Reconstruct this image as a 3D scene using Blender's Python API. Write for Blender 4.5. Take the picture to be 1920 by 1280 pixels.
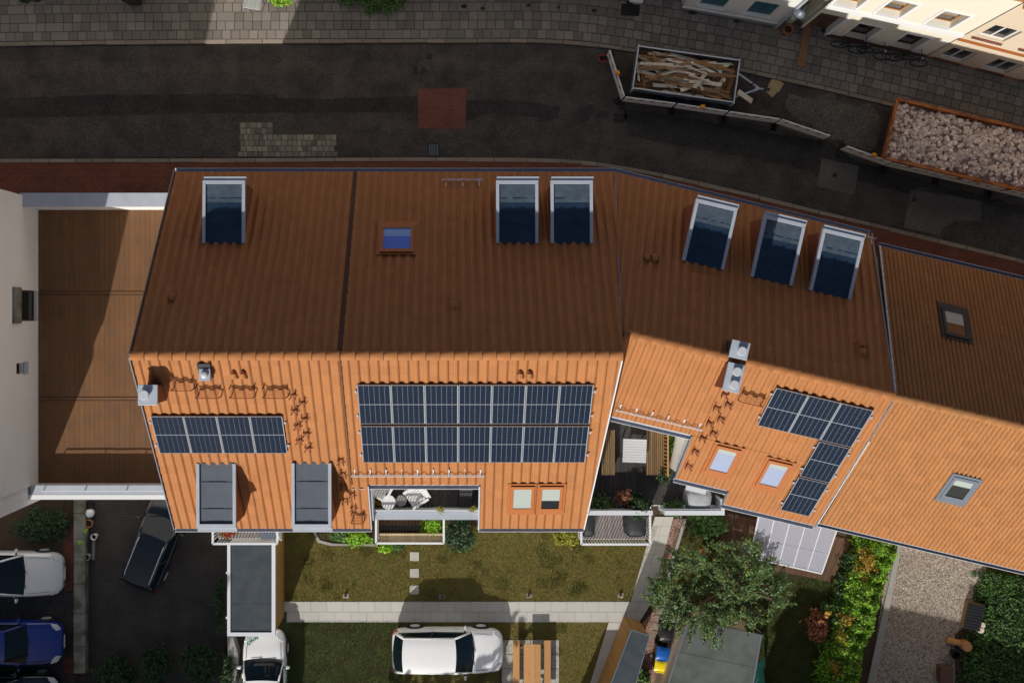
import bpy, math, random
import numpy as np
from mathutils import Vector, Matrix

for _o in list(bpy.data.objects):
    bpy.data.objects.remove(_o)
SC = bpy.context.scene
COL = SC.collection
rnd = random.Random(7)
nrng = np.random.default_rng(11)
R = math.radians

# ------------------------------------------------------------------ camera
CAM_H, FPX, NX, NY = 47.5, 2186.0, 855.0, 588.0      # drone height, focal length in photo pixels, nadir pixel
cam_d = bpy.data.cameras.new('drone_camera')
cam = bpy.data.objects.new('drone_camera', cam_d)
COL.objects.link(cam)
cam.location = (0, 0, CAM_H)
cam_d.sensor_width = 36.0
cam_d.lens = 36.0 * FPX / 1920.0
cam_d.shift_x = (960 - NX) / 1920.0
cam_d.shift_y = -(640 - NY) / 1920.0
cam_d.clip_start = 0.5
cam_d.clip_end = 1500
SC.camera = cam

# ------------------------------------------------------------------ sky and sun
SX, SY = 0.57, 1.42                                   # shadow run (east, north) for one metre of height
world = bpy.data.worlds.new('World')
SC.world = world
world.use_nodes = True
wn = world.node_tree.nodes
wl = world.node_tree.links
wn.clear()
sky = wn.new('ShaderNodeTexSky')
sky.sky_type = 'NISHITA'
sky.sun_disc = False
sky.sun_elevation = math.atan2(1.0, math.hypot(SX, SY))
sky.sun_rotation = math.atan2(-SX, -SY)
sky.air_density = 1.0
sky.dust_density = 2.5
sky.ozone_density = 0.8
bg = wn.new('ShaderNodeBackground')
bg.inputs['Strength'].default_value = 0.062
wo = wn.new('ShaderNodeOutputWorld')
wl.new(sky.outputs[0], bg.inputs[0])
wl.new(bg.outputs[0], wo.inputs[0])
sun_d = bpy.data.lights.new('sun', 'SUN')
sun_d.energy = 4.2
sun_d.angle = R(0.55)
sun_d.color = (1.0, 0.945, 0.86)
sun = bpy.data.objects.new('sun', sun_d)
COL.objects.link(sun)
sun.location = (-20, -40, 60)
sun.rotation_euler = Vector((SX, SY, -1.0)).to_track_quat('-Z', 'Y').to_euler()
SC.view_settings.view_transform = 'Standard'
SC.view_settings.look = 'None'
SC.view_settings.exposure = 0.0
SC.view_settings.gamma = 1.0
SC.view_settings.use_curve_mapping = False
SC.cycles.max_bounces = 6
SC.cycles.transparent_max_bounces = 8


def W(px, py, z=0.0):
    """ground plan position of a point seen in the aerial photo at height z"""
    k = (CAM_H - z) / FPX
    return ((px - NX) * k, (NY - py) * k)


def W3(px, py, z=0.0):
    x, y = W(px, py, z)
    return (x, y, z)


# ------------------------------------------------------------------ materials
MATS = {}


def M(name, col=None, rough=0.8, var=0.12, scale=3.0, ov=0.0, bump=0.0, bscale=40.0, metal=0.0, spec=0.35, coat=0.0,
      var2=0.0, scale2=0.4, hue=0.0, col2=None, alpha=None):
    """procedural material: base colour, noise in value (var, var2), random value per piece (ov), tint patches (col2)"""
    if name in MATS:
        return MATS[name]
    m = bpy.data.materials.new(name)
    m.use_nodes = True
    nt = m.node_tree
    n, l = nt.nodes, nt.links
    b = n['Principled BSDF']
    b.inputs['Roughness'].default_value = rough
    b.inputs['Metallic'].default_value = metal
    b.inputs['Specular IOR Level'].default_value = spec
    if coat:
        b.inputs['Coat Weight'].default_value = coat
        b.inputs['Coat Roughness'].default_value = 0.06
    geo = n.new('ShaderNodeNewGeometry')
    val = None

    def math_(op, a, c):
        k = n.new('ShaderNodeMath')
        k.operation = op
        for i, q in enumerate((a, c)):
            if isinstance(q, (int, float)):
                k.inputs[i].default_value = q
            else:
                l.new(q, k.inputs[i])
        return k.outputs[0]

    def noise(sc, det=4.0):
        t = n.new('ShaderNodeTexNoise')
        t.inputs['Scale'].default_value = sc
        t.inputs['Detail'].default_value = det
        l.new(geo.outputs['Position'], t.inputs['Vector'])
        return t.outputs[0]
    terms = []
    if var:
        terms.append(math_('MULTIPLY_ADD', noise(scale), 2 * var))
    if var2:
        terms.append(math_('MULTIPLY_ADD', noise(scale2, 3), 2 * var2))
    base_off = 1.0 - (var + var2)
    for t in terms:
        t.node.inputs[2].default_value = 0.0
        val = t if val is None else math_('ADD', val, t)
    rsum = None
    if ov or hue:
        oi = n.new('ShaderNodeObjectInfo')
        rsum = math_('FRACT', math_('ADD', oi.outputs['Random'], geo.outputs['Random Per Island']), 0)
        if ov:
            t = math_('MULTIPLY', rsum, 2 * ov)
            base_off -= ov
            val = t if val is None else math_('ADD', val, t)
    hs = n.new('ShaderNodeHueSaturation')
    hs.inputs['Color'].default_value = (*col, 1)
    if col2 is not None:
        mx = n.new('ShaderNodeMix')
        mx.data_type = 'RGBA'
        mx.inputs['A'].default_value = (*col, 1)
        mx.inputs['B'].default_value = (*col2, 1)
        rp = n.new('ShaderNodeValToRGB')
        rp.color_ramp.elements[0].position = 0.42
        rp.color_ramp.elements[1].position = 0.62
        l.new(noise(scale2 * 1.7 + 0.3, 5), rp.inputs[0])
        l.new(rp.outputs[0], mx.inputs['Factor'])
        l.new(mx.outputs['Result'], hs.inputs['Color'])
    if val is not None:
        l.new(math_('ADD', val, base_off), hs.inputs['Value'])
    if hue and rsum is not None:
        r2 = math_('FRACT', math_('MULTIPLY', rsum, 7.31), 0)
        l.new(math_('ADD', math_('MULTIPLY', r2, 2 * hue), 0.5 - hue), hs.inputs['Hue'])
    l.new(hs.outputs[0], b.inputs['Base Color'])
    if bump:
        bp = n.new('ShaderNodeBump')
        bp.inputs['Strength'].default_value = bump
        bp.inputs['Distance'].default_value = 0.02
        l.new(noise(bscale, 3), bp.inputs['Height'])
        l.new(bp.outputs[0], b.inputs['Normal'])
    if alpha is not None:
        b.inputs['Alpha'].default_value = alpha
    MATS[name] = m
    m['hs'] = hs.name
    return m


def brick_mat(name, c1, c2, mortar, bw, bh, ang=0.0, msize=0.012, rough=0.85, offset=0.5, dirt=0.18):
    m = bpy.data.materials.new(name)
    m.use_nodes = True
    n, l = m.node_tree.nodes, m.node_tree.links
    b = n['Principled BSDF']
    b.inputs['Roughness'].default_value = rough
    b.inputs['Specular IOR Level'].default_value = 0.3
    geo = n.new('ShaderNodeNewGeometry')
    mp = n.new('ShaderNodeMapping')
    mp.inputs['Rotation'].default_value = (0, 0, -ang)
    l.new(geo.outputs['Position'], mp.inputs['Vector'])
    t = n.new('ShaderNodeTexBrick')
    t.inputs['Color1'].default_value = (*c1, 1)
    t.inputs['Color2'].default_value = (*c2, 1)
    t.inputs['Mortar'].default_value = (*mortar, 1)
    t.inputs['Scale'].default_value = 1.0
    t.inputs['Mortar Size'].default_value = msize
    t.inputs['Brick Width'].default_value = bw
    t.inputs['Row Height'].default_value = bh
    t.offset = offset
    l.new(mp.outputs[0], t.inputs['Vector'])
    nz = n.new('ShaderNodeTexNoise')
    nz.inputs['Scale'].default_value = 1.1
    nz.inputs['Detail'].default_value = 7
    l.new(geo.outputs['Position'], nz.inputs['Vector'])
    hs = n.new('ShaderNodeHueSaturation')
    mt = n.new('ShaderNodeMath')
    mt.operation = 'MULTIPLY_ADD'
    mt.inputs[1].default_value = 4 * dirt
    mt.inputs[2].default_value = 1 - 2 * dirt
    l.new(nz.outputs[0], mt.inputs[0])
    l.new(mt.outputs[0], hs.inputs['Value'])
    l.new(t.outputs[0], hs.inputs['Color'])
    l.new(hs.outputs[0], b.inputs['Base Color'])
    bp = n.new('ShaderNodeBump')
    bp.inputs['Strength'].default_value = 0.35
    bp.inputs['Distance'].default_value = 0.01
    l.new(t.outputs['Fac'], bp.inputs['Height'])
    bp.invert = True
    l.new(bp.outputs[0], b.inputs['Normal'])
    MATS[name] = m
    return m


def speckle_mat(name, c_dark, c_light, scale=60, rough=0.9, patch=0.15, pscale=0.5, lo=0.35, hi=0.75, bump=0.4):
    """granular ground (asphalt, gravel, chippings): fine voronoi grains plus broad patches"""
    m = bpy.data.materials.new(name)
    m.use_nodes = True
    n, l = m.node_tree.nodes, m.node_tree.links
    b = n['Principled BSDF']
    b.inputs['Roughness'].default_value = rough
    b.inputs['Specular IOR Level'].default_value = 0.25
    geo = n.new('ShaderNodeNewGeometry')
    v = n.new('ShaderNodeTexVoronoi')
    v.inputs['Scale'].default_value = scale
    l.new(geo.outputs['Position'], v.inputs['Vector'])
    sep = n.new('ShaderNodeSeparateColor')
    l.new(v.outputs['Color'], sep.inputs[0])
    rp = n.new('ShaderNodeValToRGB')
    rp.color_ramp.elements[0].position = lo
    rp.color_ramp.elements[0].color = (*c_dark, 1)
    rp.color_ramp.elements[1].position = hi
    rp.color_ramp.elements[1].color = (*c_light, 1)
    l.new(sep.outputs[0], rp.inputs[0])
    nz = n.new('ShaderNodeTexNoise')
    nz.inputs['Scale'].default_value = pscale
    nz.inputs['Detail'].default_value = 6
    nz.inputs['Roughness'].default_value = 0.65
    l.new(geo.outputs['Position'], nz.inputs['Vector'])
    mt = n.new('ShaderNodeMath')
    mt.operation = 'MULTIPLY_ADD'
    mt.inputs[1].default_value = 4 * patch
    mt.inputs[2].default_value = 1 - 2 * patch
    l.new(nz.outputs[0], mt.inputs[0])
    hs = n.new('ShaderNodeHueSaturation')
    l.new(mt.outputs[0], hs.inputs['Value'])
    l.new(rp.outputs[0], hs.inputs['Color'])
    l.new(hs.outputs[0], b.inputs['Base Color'])
    if bump:
        bp = n.new('ShaderNodeBump')
        bp.inputs['Strength'].default_value = bump
        bp.inputs['Distance'].default_value = 0.008
        l.new(sep.outputs[0], bp.inputs['Height'])
        l.new(bp.outputs[0], b.inputs['Normal'])
    MATS[name] = m
    return m


def glass_mat(name, col, rough=0.06, spec=0.6, coat=0.0):
    return M(name, col, rough=rough, var=0.06, scale=1.5, spec=spec, coat=coat)


# ------------------------------------------------------------------ mesh helpers
class MB:
    def __init__(s):
        s.v, s.f = [], []

    def add(s, vs, fs):
        o = len(s.v)
        s.v += [tuple(map(float, p)) for p in vs]
        s.f += [tuple(i + o for i in f) for f in fs]
        return s

    def box(s, x0, x1, y0, y1, z0, z1):
        return s.add([(x0, y0, z0), (x1, y0, z0), (x1, y1, z0), (x0, y1, z0), (x0, y0, z1), (x1, y0, z1), (x1, y1, z1), (x0, y1, z1)],
                     [(3, 2, 1, 0), (4, 5, 6, 7), (0, 1, 5, 4), (1, 2, 6, 5), (2, 3, 7, 6), (3, 0, 4, 7)])

    def hexa(s, bot, top):
        """8 corners: 4 bottom (ccw), 4 top"""
        return s.add(list(bot) + list(top), [(3, 2, 1, 0), (4, 5, 6, 7), (0, 1, 5, 4), (1, 2, 6, 5), (2, 3, 7, 6), (3, 0, 4, 7)])

    def prism(s, poly, z0, z1):
        n = len(poly)
        if sum(poly[i][0] * poly[(i + 1) % n][1] - poly[(i + 1) % n][0] * poly[i][1] for i in range(n)) < 0:
            poly = poly[::-1]
        vs = [(p[0], p[1], z0) for p in poly] + [(p[0], p[1], z1) for p in poly]
        fs = [tuple(range(n - 1, -1, -1)), tuple(range(n, 2 * n))] + [(i, (i + 1) % n, n + (i + 1) % n, n + i) for i in range(n)]
        return s.add(vs, fs)

    def beam(s, p0, p1, w, h, up=(0, 0, 1)):
        """rectangular bar from p0 to p1, width w sideways, height h along up"""
        p0, p1 = Vector(p0), Vector(p1)
        d = (p1 - p0).normalized()
        sd = d.cross(Vector(up))
        if sd.length < 1e-4:
            sd = d.cross(Vector((1, 0, 0)))
        sd.normalize()
        u = sd.cross(d)
        a, c = sd * (w / 2), u * (h / 2)
        q = [p0 - a - c, p0 + a - c, p0 + a + c, p0 - a + c, p1 - a - c, p1 + a - c, p1 + a + c, p1 - a + c]
        return s.add([tuple(t) for t in q], [(0, 1, 2, 3), (7, 6, 5, 4), (4, 5, 1, 0), (5, 6, 2, 1), (6, 7, 3, 2), (7, 4, 0, 3)])

    def tube(s, pts, rad, n=8, cap=True):
        pts = [Vector(p) for p in pts]
        if not isinstance(rad, (list, tuple)):
            rad = [rad] * len(pts)
        rings = []
        for i, p in enumerate(pts):
            d = (pts[min(i + 1, len(pts) - 1)] - pts[max(i - 1, 0)]).normalized()
            a = d.cross(Vector((0, 0, 1)))
            if a.length < 1e-3:
                a = d.cross(Vector((1, 0, 0)))
            a.normalize()
            b = d.cross(a)
            rings.append([p + a * (rad[i] * math.cos(2 * math.pi * k / n)) + b * (rad[i] * math.sin(2 * math.pi * k / n)) for k in range(n)])
        vs = [tuple(q) for r in rings for q in r]
        fs = []
        for i in range(len(pts) - 1):
            for k in range(n):
                k2 = (k + 1) % n
                fs.append((i * n + k, (i + 1) * n + k, (i + 1) * n + k2, i * n + k2))
        if cap:
            fs.append(tuple(range(n)))
            fs.append(tuple(range(len(vs) - 1, len(vs) - n - 1, -1)))
        return s.add(vs, fs)

    def lathe(s, c, prof, n=20):
        """prof: (radius, z) from bottom to top round the vertical axis at c"""
        vs, fs = [], []
        for r, z in prof:
            for k in range(n):
                vs.append((c[0] + r * math.cos(2 * math.pi * k / n), c[1] + r * math.sin(2 * math.pi * k / n), z))
        for i in range(len(prof) - 1):
            for k in range(n):
                k2 = (k + 1) % n
                fs.append((i * n + k, i * n + k2, (i + 1) * n + k2, (i + 1) * n + k))
        fs.append(tuple(range(n - 1, -1, -1)))
        fs.append(tuple(range((len(prof) - 1) * n, len(prof) * n)))
        return s.add(vs, fs)

    def grid(s, P, flip=False):
        """P: rows of points"""
        nr, nc = len(P), len(P[0])
        fs = []
        for i in range(nr - 1):
            for j in range(nc - 1):
                q = (i * nc + j, i * nc + j + 1, (i + 1) * nc + j + 1, (i + 1) * nc + j)
                fs.append(q[::-1] if flip else q)
        return s.add([p for r in P for p in r], fs)

    def mesh(s, name, smooth=False):
        me = bpy.data.meshes.new(name)
        me.from_pydata(s.v, [], s.f)
        me.validate()
        if smooth:
            me.polygons.foreach_set('use_smooth', [True] * len(me.polygons))
        return me


ROOT = {}


def link(o, parent=None):
    COL.objects.link(o)
    if parent is not None:
        o.parent = parent
        ROOT[o.name] = ROOT.get(parent.name, Matrix.Identity(4))
    return o


def thing(name, label, cat, loc=(0, 0, 0), rz=0.0, group=None):
    o = bpy.data.objects.new(name, None)
    COL.objects.link(o)
    o.empty_display_size = 0.3
    o.location = loc
    o.rotation_euler = (0, 0, rz)
    o['label'] = label
    o['category'] = cat
    if group:
        o['group'] = group
    ROOT[o.name] = Matrix.Translation(loc) @ Matrix.Rotation(rz, 4, 'Z')
    return o


def tag(o, label, cat, group=None):
    o['label'] = label
    o['category'] = cat
    if group:
        o['group'] = group
    return o


def part(name, mb, mat, parent=None, world=True, smooth=False, label=None, bevel=0.0, kind=None):
    """one mesh object; vertices given in world coordinates are brought into the frame of the parent thing"""
    if parent is not None and world:
        inv = ROOT.get(parent.name, Matrix.Identity(4)).inverted()
        mb.v = [tuple(inv @ Vector(p)) for p in mb.v]
    me = mb.mesh(name, smooth)
    me.materials.append(MATS[mat] if isinstance(mat, str) else mat)
    o = bpy.data.objects.new(name, me)
    link(o, parent)
    if label:
        o['label'] = label
    if kind:
        o['kind'] = kind
    if bevel:
        md = o.modifiers.new('bevel', 'BEVEL')
        md.width = bevel
        md.segments = 2
        md.limit_method = 'ANGLE'
    return o


def struct(name, mb, mat, parent=None, **k):
    o = part(name, mb, mat, parent, **k)
    if parent is None:
        o['kind'] = 'structure'
    return o


def np_obj(name, V, F, mat, parent=None, kind=None, smooth=False):
    me = bpy.data.meshes.new(name)
    V = np.asarray(V, dtype=np.float32)
    F = np.asarray(F, dtype=np.int32)
    me.vertices.add(len(V))
    me.vertices.foreach_set('co', V.ravel())
    k = F.shape[1]
    me.loops.add(F.size)
    me.loops.foreach_set('vertex_index', F.ravel())
    me.polygons.add(len(F))
    me.polygons.foreach_set('loop_start', np.arange(0, F.size, k, dtype=np.int32))
    me.polygons.foreach_set('loop_total', np.full(len(F), k, dtype=np.int32))
    me.polygons.foreach_set('use_smooth', np.full(len(F), bool(smooth)))
    me.update(calc_edges=True)
    me.materials.append(MATS[mat] if isinstance(mat, str) else mat)
    o = bpy.data.objects.new(name, me)
    if parent is not None:
        inv = ROOT.get(parent.name, Matrix.Identity(4)).inverted()
        me.transform(inv)
    link(o, parent)
    if kind:
        o['kind'] = kind
    return o


def copy_part(src, parent, loc=None, rot=None, scale=None, name=None):
    c = src.copy()
    if name:
        c.name = name
    for k in ('label', 'category', 'group'):
        if k in c.keys() and parent is not None:
            del c[k]
    COL.objects.link(c)
    c.parent = parent
    if loc is not None:
        c.location = loc
    if rot is not None:
        c.rotation_euler = rot
    if scale is not None:
        c.scale = scale
    return c


def copy_tree(o, loc, rz, label, group=None):
    def rec(src, par):
        c = src.copy()
        COL.objects.link(c)
        c.parent = par
        for ch in src.children:
            rec(ch, c)
        return c
    c = rec(o, None)
    c.location = loc
    c.rotation_euler = (0, 0, rz)
    c['label'] = label
    if group:
        c['group'] = group
    ROOT[c.name] = Matrix.Translation(loc) @ Matrix.Rotation(rz, 4, 'Z')
    return c


def clip_poly(pts, a, b):
    """keep the part of a 3-D polygon left of the plan line a->b"""
    out = []
    ex, ey = b[0] - a[0], b[1] - a[1]
    n = len(pts)
    ds = [ex * (p[1] - a[1]) - ey * (p[0] - a[0]) for p in pts]
    for i in range(n):
        p, q, dp, dq = pts[i], pts[(i + 1) % n], ds[i], ds[(i + 1) % n]
        if dp >= 0:
            out.append(p)
        if (dp >= 0) != (dq >= 0):
            t = dp / (dp - dq)
            out.append(tuple(p[k] + t * (q[k] - p[k]) for k in range(3)))
    return out


def ccw(poly):
    n = len(poly)
    s = sum(poly[i][0] * poly[(i + 1) % n][1] - poly[(i + 1) % n][0] * poly[i][1] for i in range(n))
    return poly if s > 0 else poly[::-1]


def inside(poly, p, eps=1e-6):
    n = len(poly)
    for i in range(n):
        a, b = poly[i], poly[(i + 1) % n]
        if (b[0] - a[0]) * (p[1] - a[1]) - (b[1] - a[1]) * (p[0] - a[0]) < -eps:
            return False
    return True


def leaf_cloud(centers, radii, n, size, flat=0.5, seed=1, shell=0.35, elong=1.6):
    """n leaf quads scattered in ellipsoids (centers, radii); returns verts, faces"""
    g = np.random.default_rng(seed)
    C = np.asarray(centers, float)
    Rr = np.asarray(radii, float)
    if Rr.ndim == 1:
        Rr = np.repeat(Rr[:, None], 3, 1)
    vol = Rr.prod(1) ** 0.7
    idx = g.choice(len(C), n, p=vol / vol.sum())
    d = g.normal(size=(n, 3))
    d /= np.linalg.norm(d, axis=1)[:, None]
    rr = shell + (1 - shell) * g.random(n) ** 0.6
    P = C[idx] + d * Rr[idx] * rr[:, None]
    nrm = g.normal(size=(n, 3)) * (1 - flat) + np.array([0, 0, flat * 1.6]) + d * 0.5
    nrm /= np.linalg.norm(nrm, axis=1)[:, None]
    t = np.cross(nrm, g.normal(size=(n, 3)))
    t /= np.linalg.norm(t, axis=1)[:, None] + 1e-9
    b = np.cross(nrm, t)
    sz = size * (0.6 + 0.8 * g.random(n))[:, None]
    tl, bl = t * sz * elong * 0.5, b * sz * 0.5
    bend = nrm * sz * 0.12
    V = np.stack([P - tl, P - bl * 0.9 + bend, P + tl, P + bl * 0.9 + bend], 1).reshape(-1, 3)
    F = np.arange(4 * n).reshape(n, 4)
    return V, F


def twig_cloud(A, B, n, size, spread=0.06, t0=0.35, seed=1, elong=1.8, flat=0.4, sag=0.0):
    """n leaves strung along straight twigs A->B (arrays of points); returns verts, faces"""
    g = np.random.default_rng(seed)
    A, B = np.asarray(A, float), np.asarray(B, float)
    L = np.linalg.norm(B - A, axis=1)
    i = g.choice(len(A), n, p=L / L.sum())
    t = t0 + (1 - t0) * g.random(n) ** 0.8
    P = A[i] + (B[i] - A[i]) * t[:, None] + g.normal(size=(n, 3)) * spread
    P[:, 2] -= sag * t * t
    nrm = g.normal(size=(n, 3)) * (1 - flat) + np.array([0, 0, flat * 1.7])
    nrm /= np.linalg.norm(nrm, axis=1)[:, None]
    d = (B - A)[i] / L[i][:, None] + g.normal(size=(n, 3)) * 0.7
    tt = d - nrm * (d * nrm).sum(1)[:, None]
    tt /= np.linalg.norm(tt, axis=1)[:, None] + 1e-9
    b = np.cross(nrm, tt)
    sz = size * (0.55 + 0.9 * g.random(n))[:, None]
    tl, bl = tt * sz * elong * 0.5, b * sz * 0.5
    V = np.stack([P - tl, P - bl * 0.9 + nrm * sz * .1, P + tl, P + bl * 0.9 + nrm * sz * .1], 1).reshape(-1, 3)
    return V, np.arange(4 * n).reshape(n, 4)


def in_poly_np(P, poly):
    poly = np.asarray(ccw(list(poly)))
    ok = np.zeros(len(P), bool)
    j = len(poly) - 1
    for i in range(len(poly)):
        xi, yi, xj, yj = *poly[i], *poly[j]
        c = ((yi > P[:, 1]) != (yj > P[:, 1])) & (P[:, 0] < (xj - xi) * (P[:, 1] - yi) / (yj - yi + 1e-12) + xi)
        ok ^= c
        j = i
    return ok


def blades(poly, n, h, w, z0, seed, lean=0.7, holes=()):
    """grass blades: one triangle each, scattered over a plan polygon"""
    g = np.random.default_rng(seed)
    pa = np.asarray(poly)
    lo, hi = pa.min(0), pa.max(0)
    P = lo + (hi - lo) * g.random((int(n * 1.8), 2))
    P = P[in_poly_np(P, poly)]
    for hl in holes:
        P = P[~in_poly_np(P, hl)]
    P = P[:n]
    n = len(P)
    a = g.random(n) * 2 * np.pi
    hh = h * (0.5 + g.random(n))
    ln = lean * hh * g.random(n)
    la = g.random(n) * 2 * np.pi
    B = np.concatenate([P, np.full((n, 1), z0)], 1)
    dw = np.stack([np.cos(a), np.sin(a), np.zeros(n)], 1) * (w / 2)
    T = B + np.stack([np.cos(la) * ln, np.sin(la) * ln, hh], 1)
    V = np.stack([B - dw, B + dw, T], 1).reshape(-1, 3)
    return V, np.arange(3 * n).reshape(n, 3)


# ------------------------------------------------------------------ palette
M('terracotta', (0.385, 0.160, 0.057), 0.66, var=0.06, scale=9, ov=0.065, bump=0.2, bscale=60, spec=0.25, var2=0.05, scale2=0.9)
M('terracotta_old', (0.395, 0.166, 0.056), 0.82, var=0.20, scale=16, ov=0.07, bump=0.3, bscale=50, spec=0.2, var2=0.10, scale2=9.0,
  col2=(0.37, 0.195, 0.090))
M('terracotta_trim', (0.38, 0.125, 0.034), 0.55, var=0.05, scale=6, spec=0.35)
M('step_metal', (0.20, 0.052, 0.018), 0.6, var=0.1, scale=9)
M('roof_deck', (0.09, 0.045, 0.03), 0.9)
M('zinc', (0.42, 0.46, 0.53), 0.55, var=0.14, scale=2.6, metal=0.1, spec=0.5, var2=0.08, scale2=0.8)
M('zinc_dark', (0.16, 0.19, 0.24), 0.45, var=0.12, scale=4, metal=0.3, spec=0.5)
M('lead_black', (0.025, 0.027, 0.032), 0.6, var=0.1)
M('white_metal', (0.62, 0.645, 0.69), 0.45, var=0.03, scale=2)
M('alu', (0.55, 0.57, 0.61), 0.5, var=0.06, scale=6, metal=0.1, spec=0.45)
M('chimney_slate', (0.24, 0.085, 0.045), 0.6, var=0.15, scale=5)
M('render_white', (0.80, 0.785, 0.755), 0.9, var=0.05, scale=2.2, bump=0.15, bscale=80, var2=0.05, scale2=0.5)
M('render_cream', (0.76, 0.73, 0.62), 0.9, var=0.02, scale=1.5, bump=0.1, bscale=80, var2=0.02)
M('render_beige', (0.66, 0.56, 0.43), 0.9, var=0.04, scale=1.8, bump=0.25, bscale=60)
M('render_bluewhite', (0.70, 0.715, 0.70), 0.9, var=0.03, scale=1.5, bump=0.1, bscale=80)
M('stone_white', (0.76, 0.77, 0.79), 0.8, var=0.03, scale=3)
M('plinth_red', (0.10, 0.04, 0.03), 0.85, var=0.1)
M('window_brown', (0.36, 0.17, 0.06), 0.5, var=0.08, scale=8)
M('shutter_blue', (0.02, 0.10, 0.16), 0.45, var=0.12, scale=6)
M('window_white', (0.78, 0.78, 0.78), 0.35, var=0.02)
glass_mat('pane_dark', (0.015, 0.02, 0.024), 0.05, 0.7)
glass_mat('pane_sky', (0.04, 0.20, 0.78), 0.08, 0.3)  # blue of the reflected sky put into the pane colour
glass_mat('pane_sky_light', (0.20, 0.42, 0.85), 0.08, 0.3)  # paler part of the same painted sky reflection
glass_mat('blind', (0.36, 0.42, 0.40), 0.35, 0.5, 0.3)
M('blind_blue', (0.30, 0.36, 0.52), 0.3, var=0.03, coat=0.4)
M('dormer_dark', (0.016, 0.034, 0.064), 0.25, var=0.4, scale=3.6, var2=0.3, scale2=1.6, spec=0.5, bump=1.0, bscale=3.0)
M('dormer_sheen', (0.070, 0.095, 0.125), 0.3, var=0.35, scale=5, var2=0.3, scale2=2.0, spec=0.5, bump=1.0, bscale=4.0)  # paler tone of the dormer membrane, its reflection put into the colour
M('cover_grey', (0.36, 0.37, 0.40), 0.75, var=0.1, scale=4, bump=0.3, bscale=9)
M('wood_beige', (0.46, 0.36, 0.22), 0.75, var=0.1, scale=7, ov=0.12)
M('panel_frame', (0.34, 0.36, 0.39), 0.45, var=0.04, metal=0.4)
M('dormer_grey', (0.095, 0.115, 0.145), 0.6, var=0.16, scale=2.5, spec=0.4, bump=0.1, bscale=50)
M('bitumen_blue', (0.036, 0.050, 0.066), 0.8, var=0.20, scale=30, var2=0.20, scale2=1.2, bump=0.3, bscale=120, col2=(0.052, 0.062, 0.070))
M('bitumen_grey', (0.105, 0.118, 0.116), 0.85, var=0.16, scale=35, var2=0.16, scale2=0.7, bump=0.3, bscale=120, col2=(0.078, 0.090, 0.074))
M('wood_ochre', (0.36, 0.19, 0.055), 0.7, var=0.14, scale=8, ov=0.1)
M('wood_bench', (0.46, 0.235, 0.09), 0.6, var=0.10, scale=7, ov=0.12)
M('wood_slat', (0.17, 0.105, 0.048), 0.75, var=0.15, scale=9, ov=0.25)
M('wood_deck_dark', (0.045, 0.04, 0.04), 0.7, var=0.2, scale=6, ov=0.18)
M('wood_deck_brown', (0.115, 0.062, 0.04), 0.8, var=0.15, scale=6, ov=0.15)
M('wood_deck_grey', (0.23, 0.205, 0.20), 0.8, var=0.15, scale=6, ov=0.15)
M('flat_roof_brown', (0.178, 0.088, 0.040), 0.9, var=0.12, scale=40, ov=0.07, bump=0.3, bscale=90, var2=0.14, scale2=0.9, col2=(0.150, 0.080, 0.042))
M('paving_grey', (0.190, 0.170, 0.150), 0.9, var=0.12, scale=30, ov=0.24, hue=0.018, bump=0.2, bscale=70, var2=0.08, scale2=1.3)
M('kerb_stone', (0.235, 0.195, 0.158), 0.9, var=0.15, scale=12, ov=0.15)
M('granite', (0.215, 0.190, 0.158), 0.85, var=0.2, scale=14, ov=0.42, hue=0.03)
M('path_slab', (0.47, 0.46, 0.43), 0.88, var=0.04, scale=20, ov=0.05, bump=0.1, bscale=80, var2=0.05, scale2=1.0)
M('concrete', (0.30, 0.30, 0.28), 0.9, var=0.12, scale=5, bump=0.2, bscale=60, var2=0.12, scale2=0.7)
M('concrete_moss', (0.21, 0.215, 0.19), 0.95, var=0.22, scale=4, bump=0.3, bscale=60, var2=0.2, scale2=0.9, col2=(0.10, 0.10, 0.07))
M('soil', (0.060, 0.042, 0.028), 0.95, var=0.3, scale=6, bump=0.6, bscale=25)
M('joint_soil', (0.070, 0.060, 0.045), 0.95, var=0.3, scale=9, bump=0.3, bscale=40)
M('rust_orange', (0.40, 0.125, 0.025), 0.65, var=0.25, scale=5, var2=0.15, scale2=1.5, col2=(0.20, 0.07, 0.03))
M('rubble', (0.68, 0.55, 0.48), 0.9, var=0.10, scale=20, ov=0.25, hue=0.012)
M('rubble_fine', (0.44, 0.34, 0.29), 0.95, var=0.35, scale=22, bump=1.0, bscale=30)
M('plank_pale', (0.62, 0.54, 0.43), 0.85, var=0.16, scale=7, ov=0.24)
M('plank_brown', (0.26, 0.135, 0.060), 0.85, var=0.2, scale=7, ov=0.35)
M('cardboard', (0.44, 0.31, 0.17), 0.9, var=0.05)
M('plastic_white', (0.72, 0.73, 0.73), 0.35, var=0.03)
M('plastic_red', (0.34, 0.03, 0.02), 0.4)
M('plastic_orange', (0.75, 0.27, 0.01), 0.35)
M('plastic_yellow', (0.80, 0.62, 0.015), 0.35, var=0.05)
M('plastic_blue', (0.01, 0.10, 0.42), 0.35, var=0.08)
M('plastic_black', (0.018, 0.019, 0.021), 0.4, var=0.1)
M('rubber', (0.016, 0.016, 0.017), 0.85)
M('terracotta_pot', (0.34, 0.15, 0.07), 0.8, var=0.15)
M('bark', (0.17, 0.12, 0.085), 0.9, var=0.25, scale=12, bump=0.5, bscale=20)
M('leaf_green', (0.070, 0.150, 0.032), 0.55, var=0.2, scale=2.5, ov=0.45, hue=0.03, spec=0.4)
M('leaf_apple', (0.082, 0.150, 0.042), 0.5, var=0.2, scale=2.5, ov=0.5, hue=0.035, spec=0.45)
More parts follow.
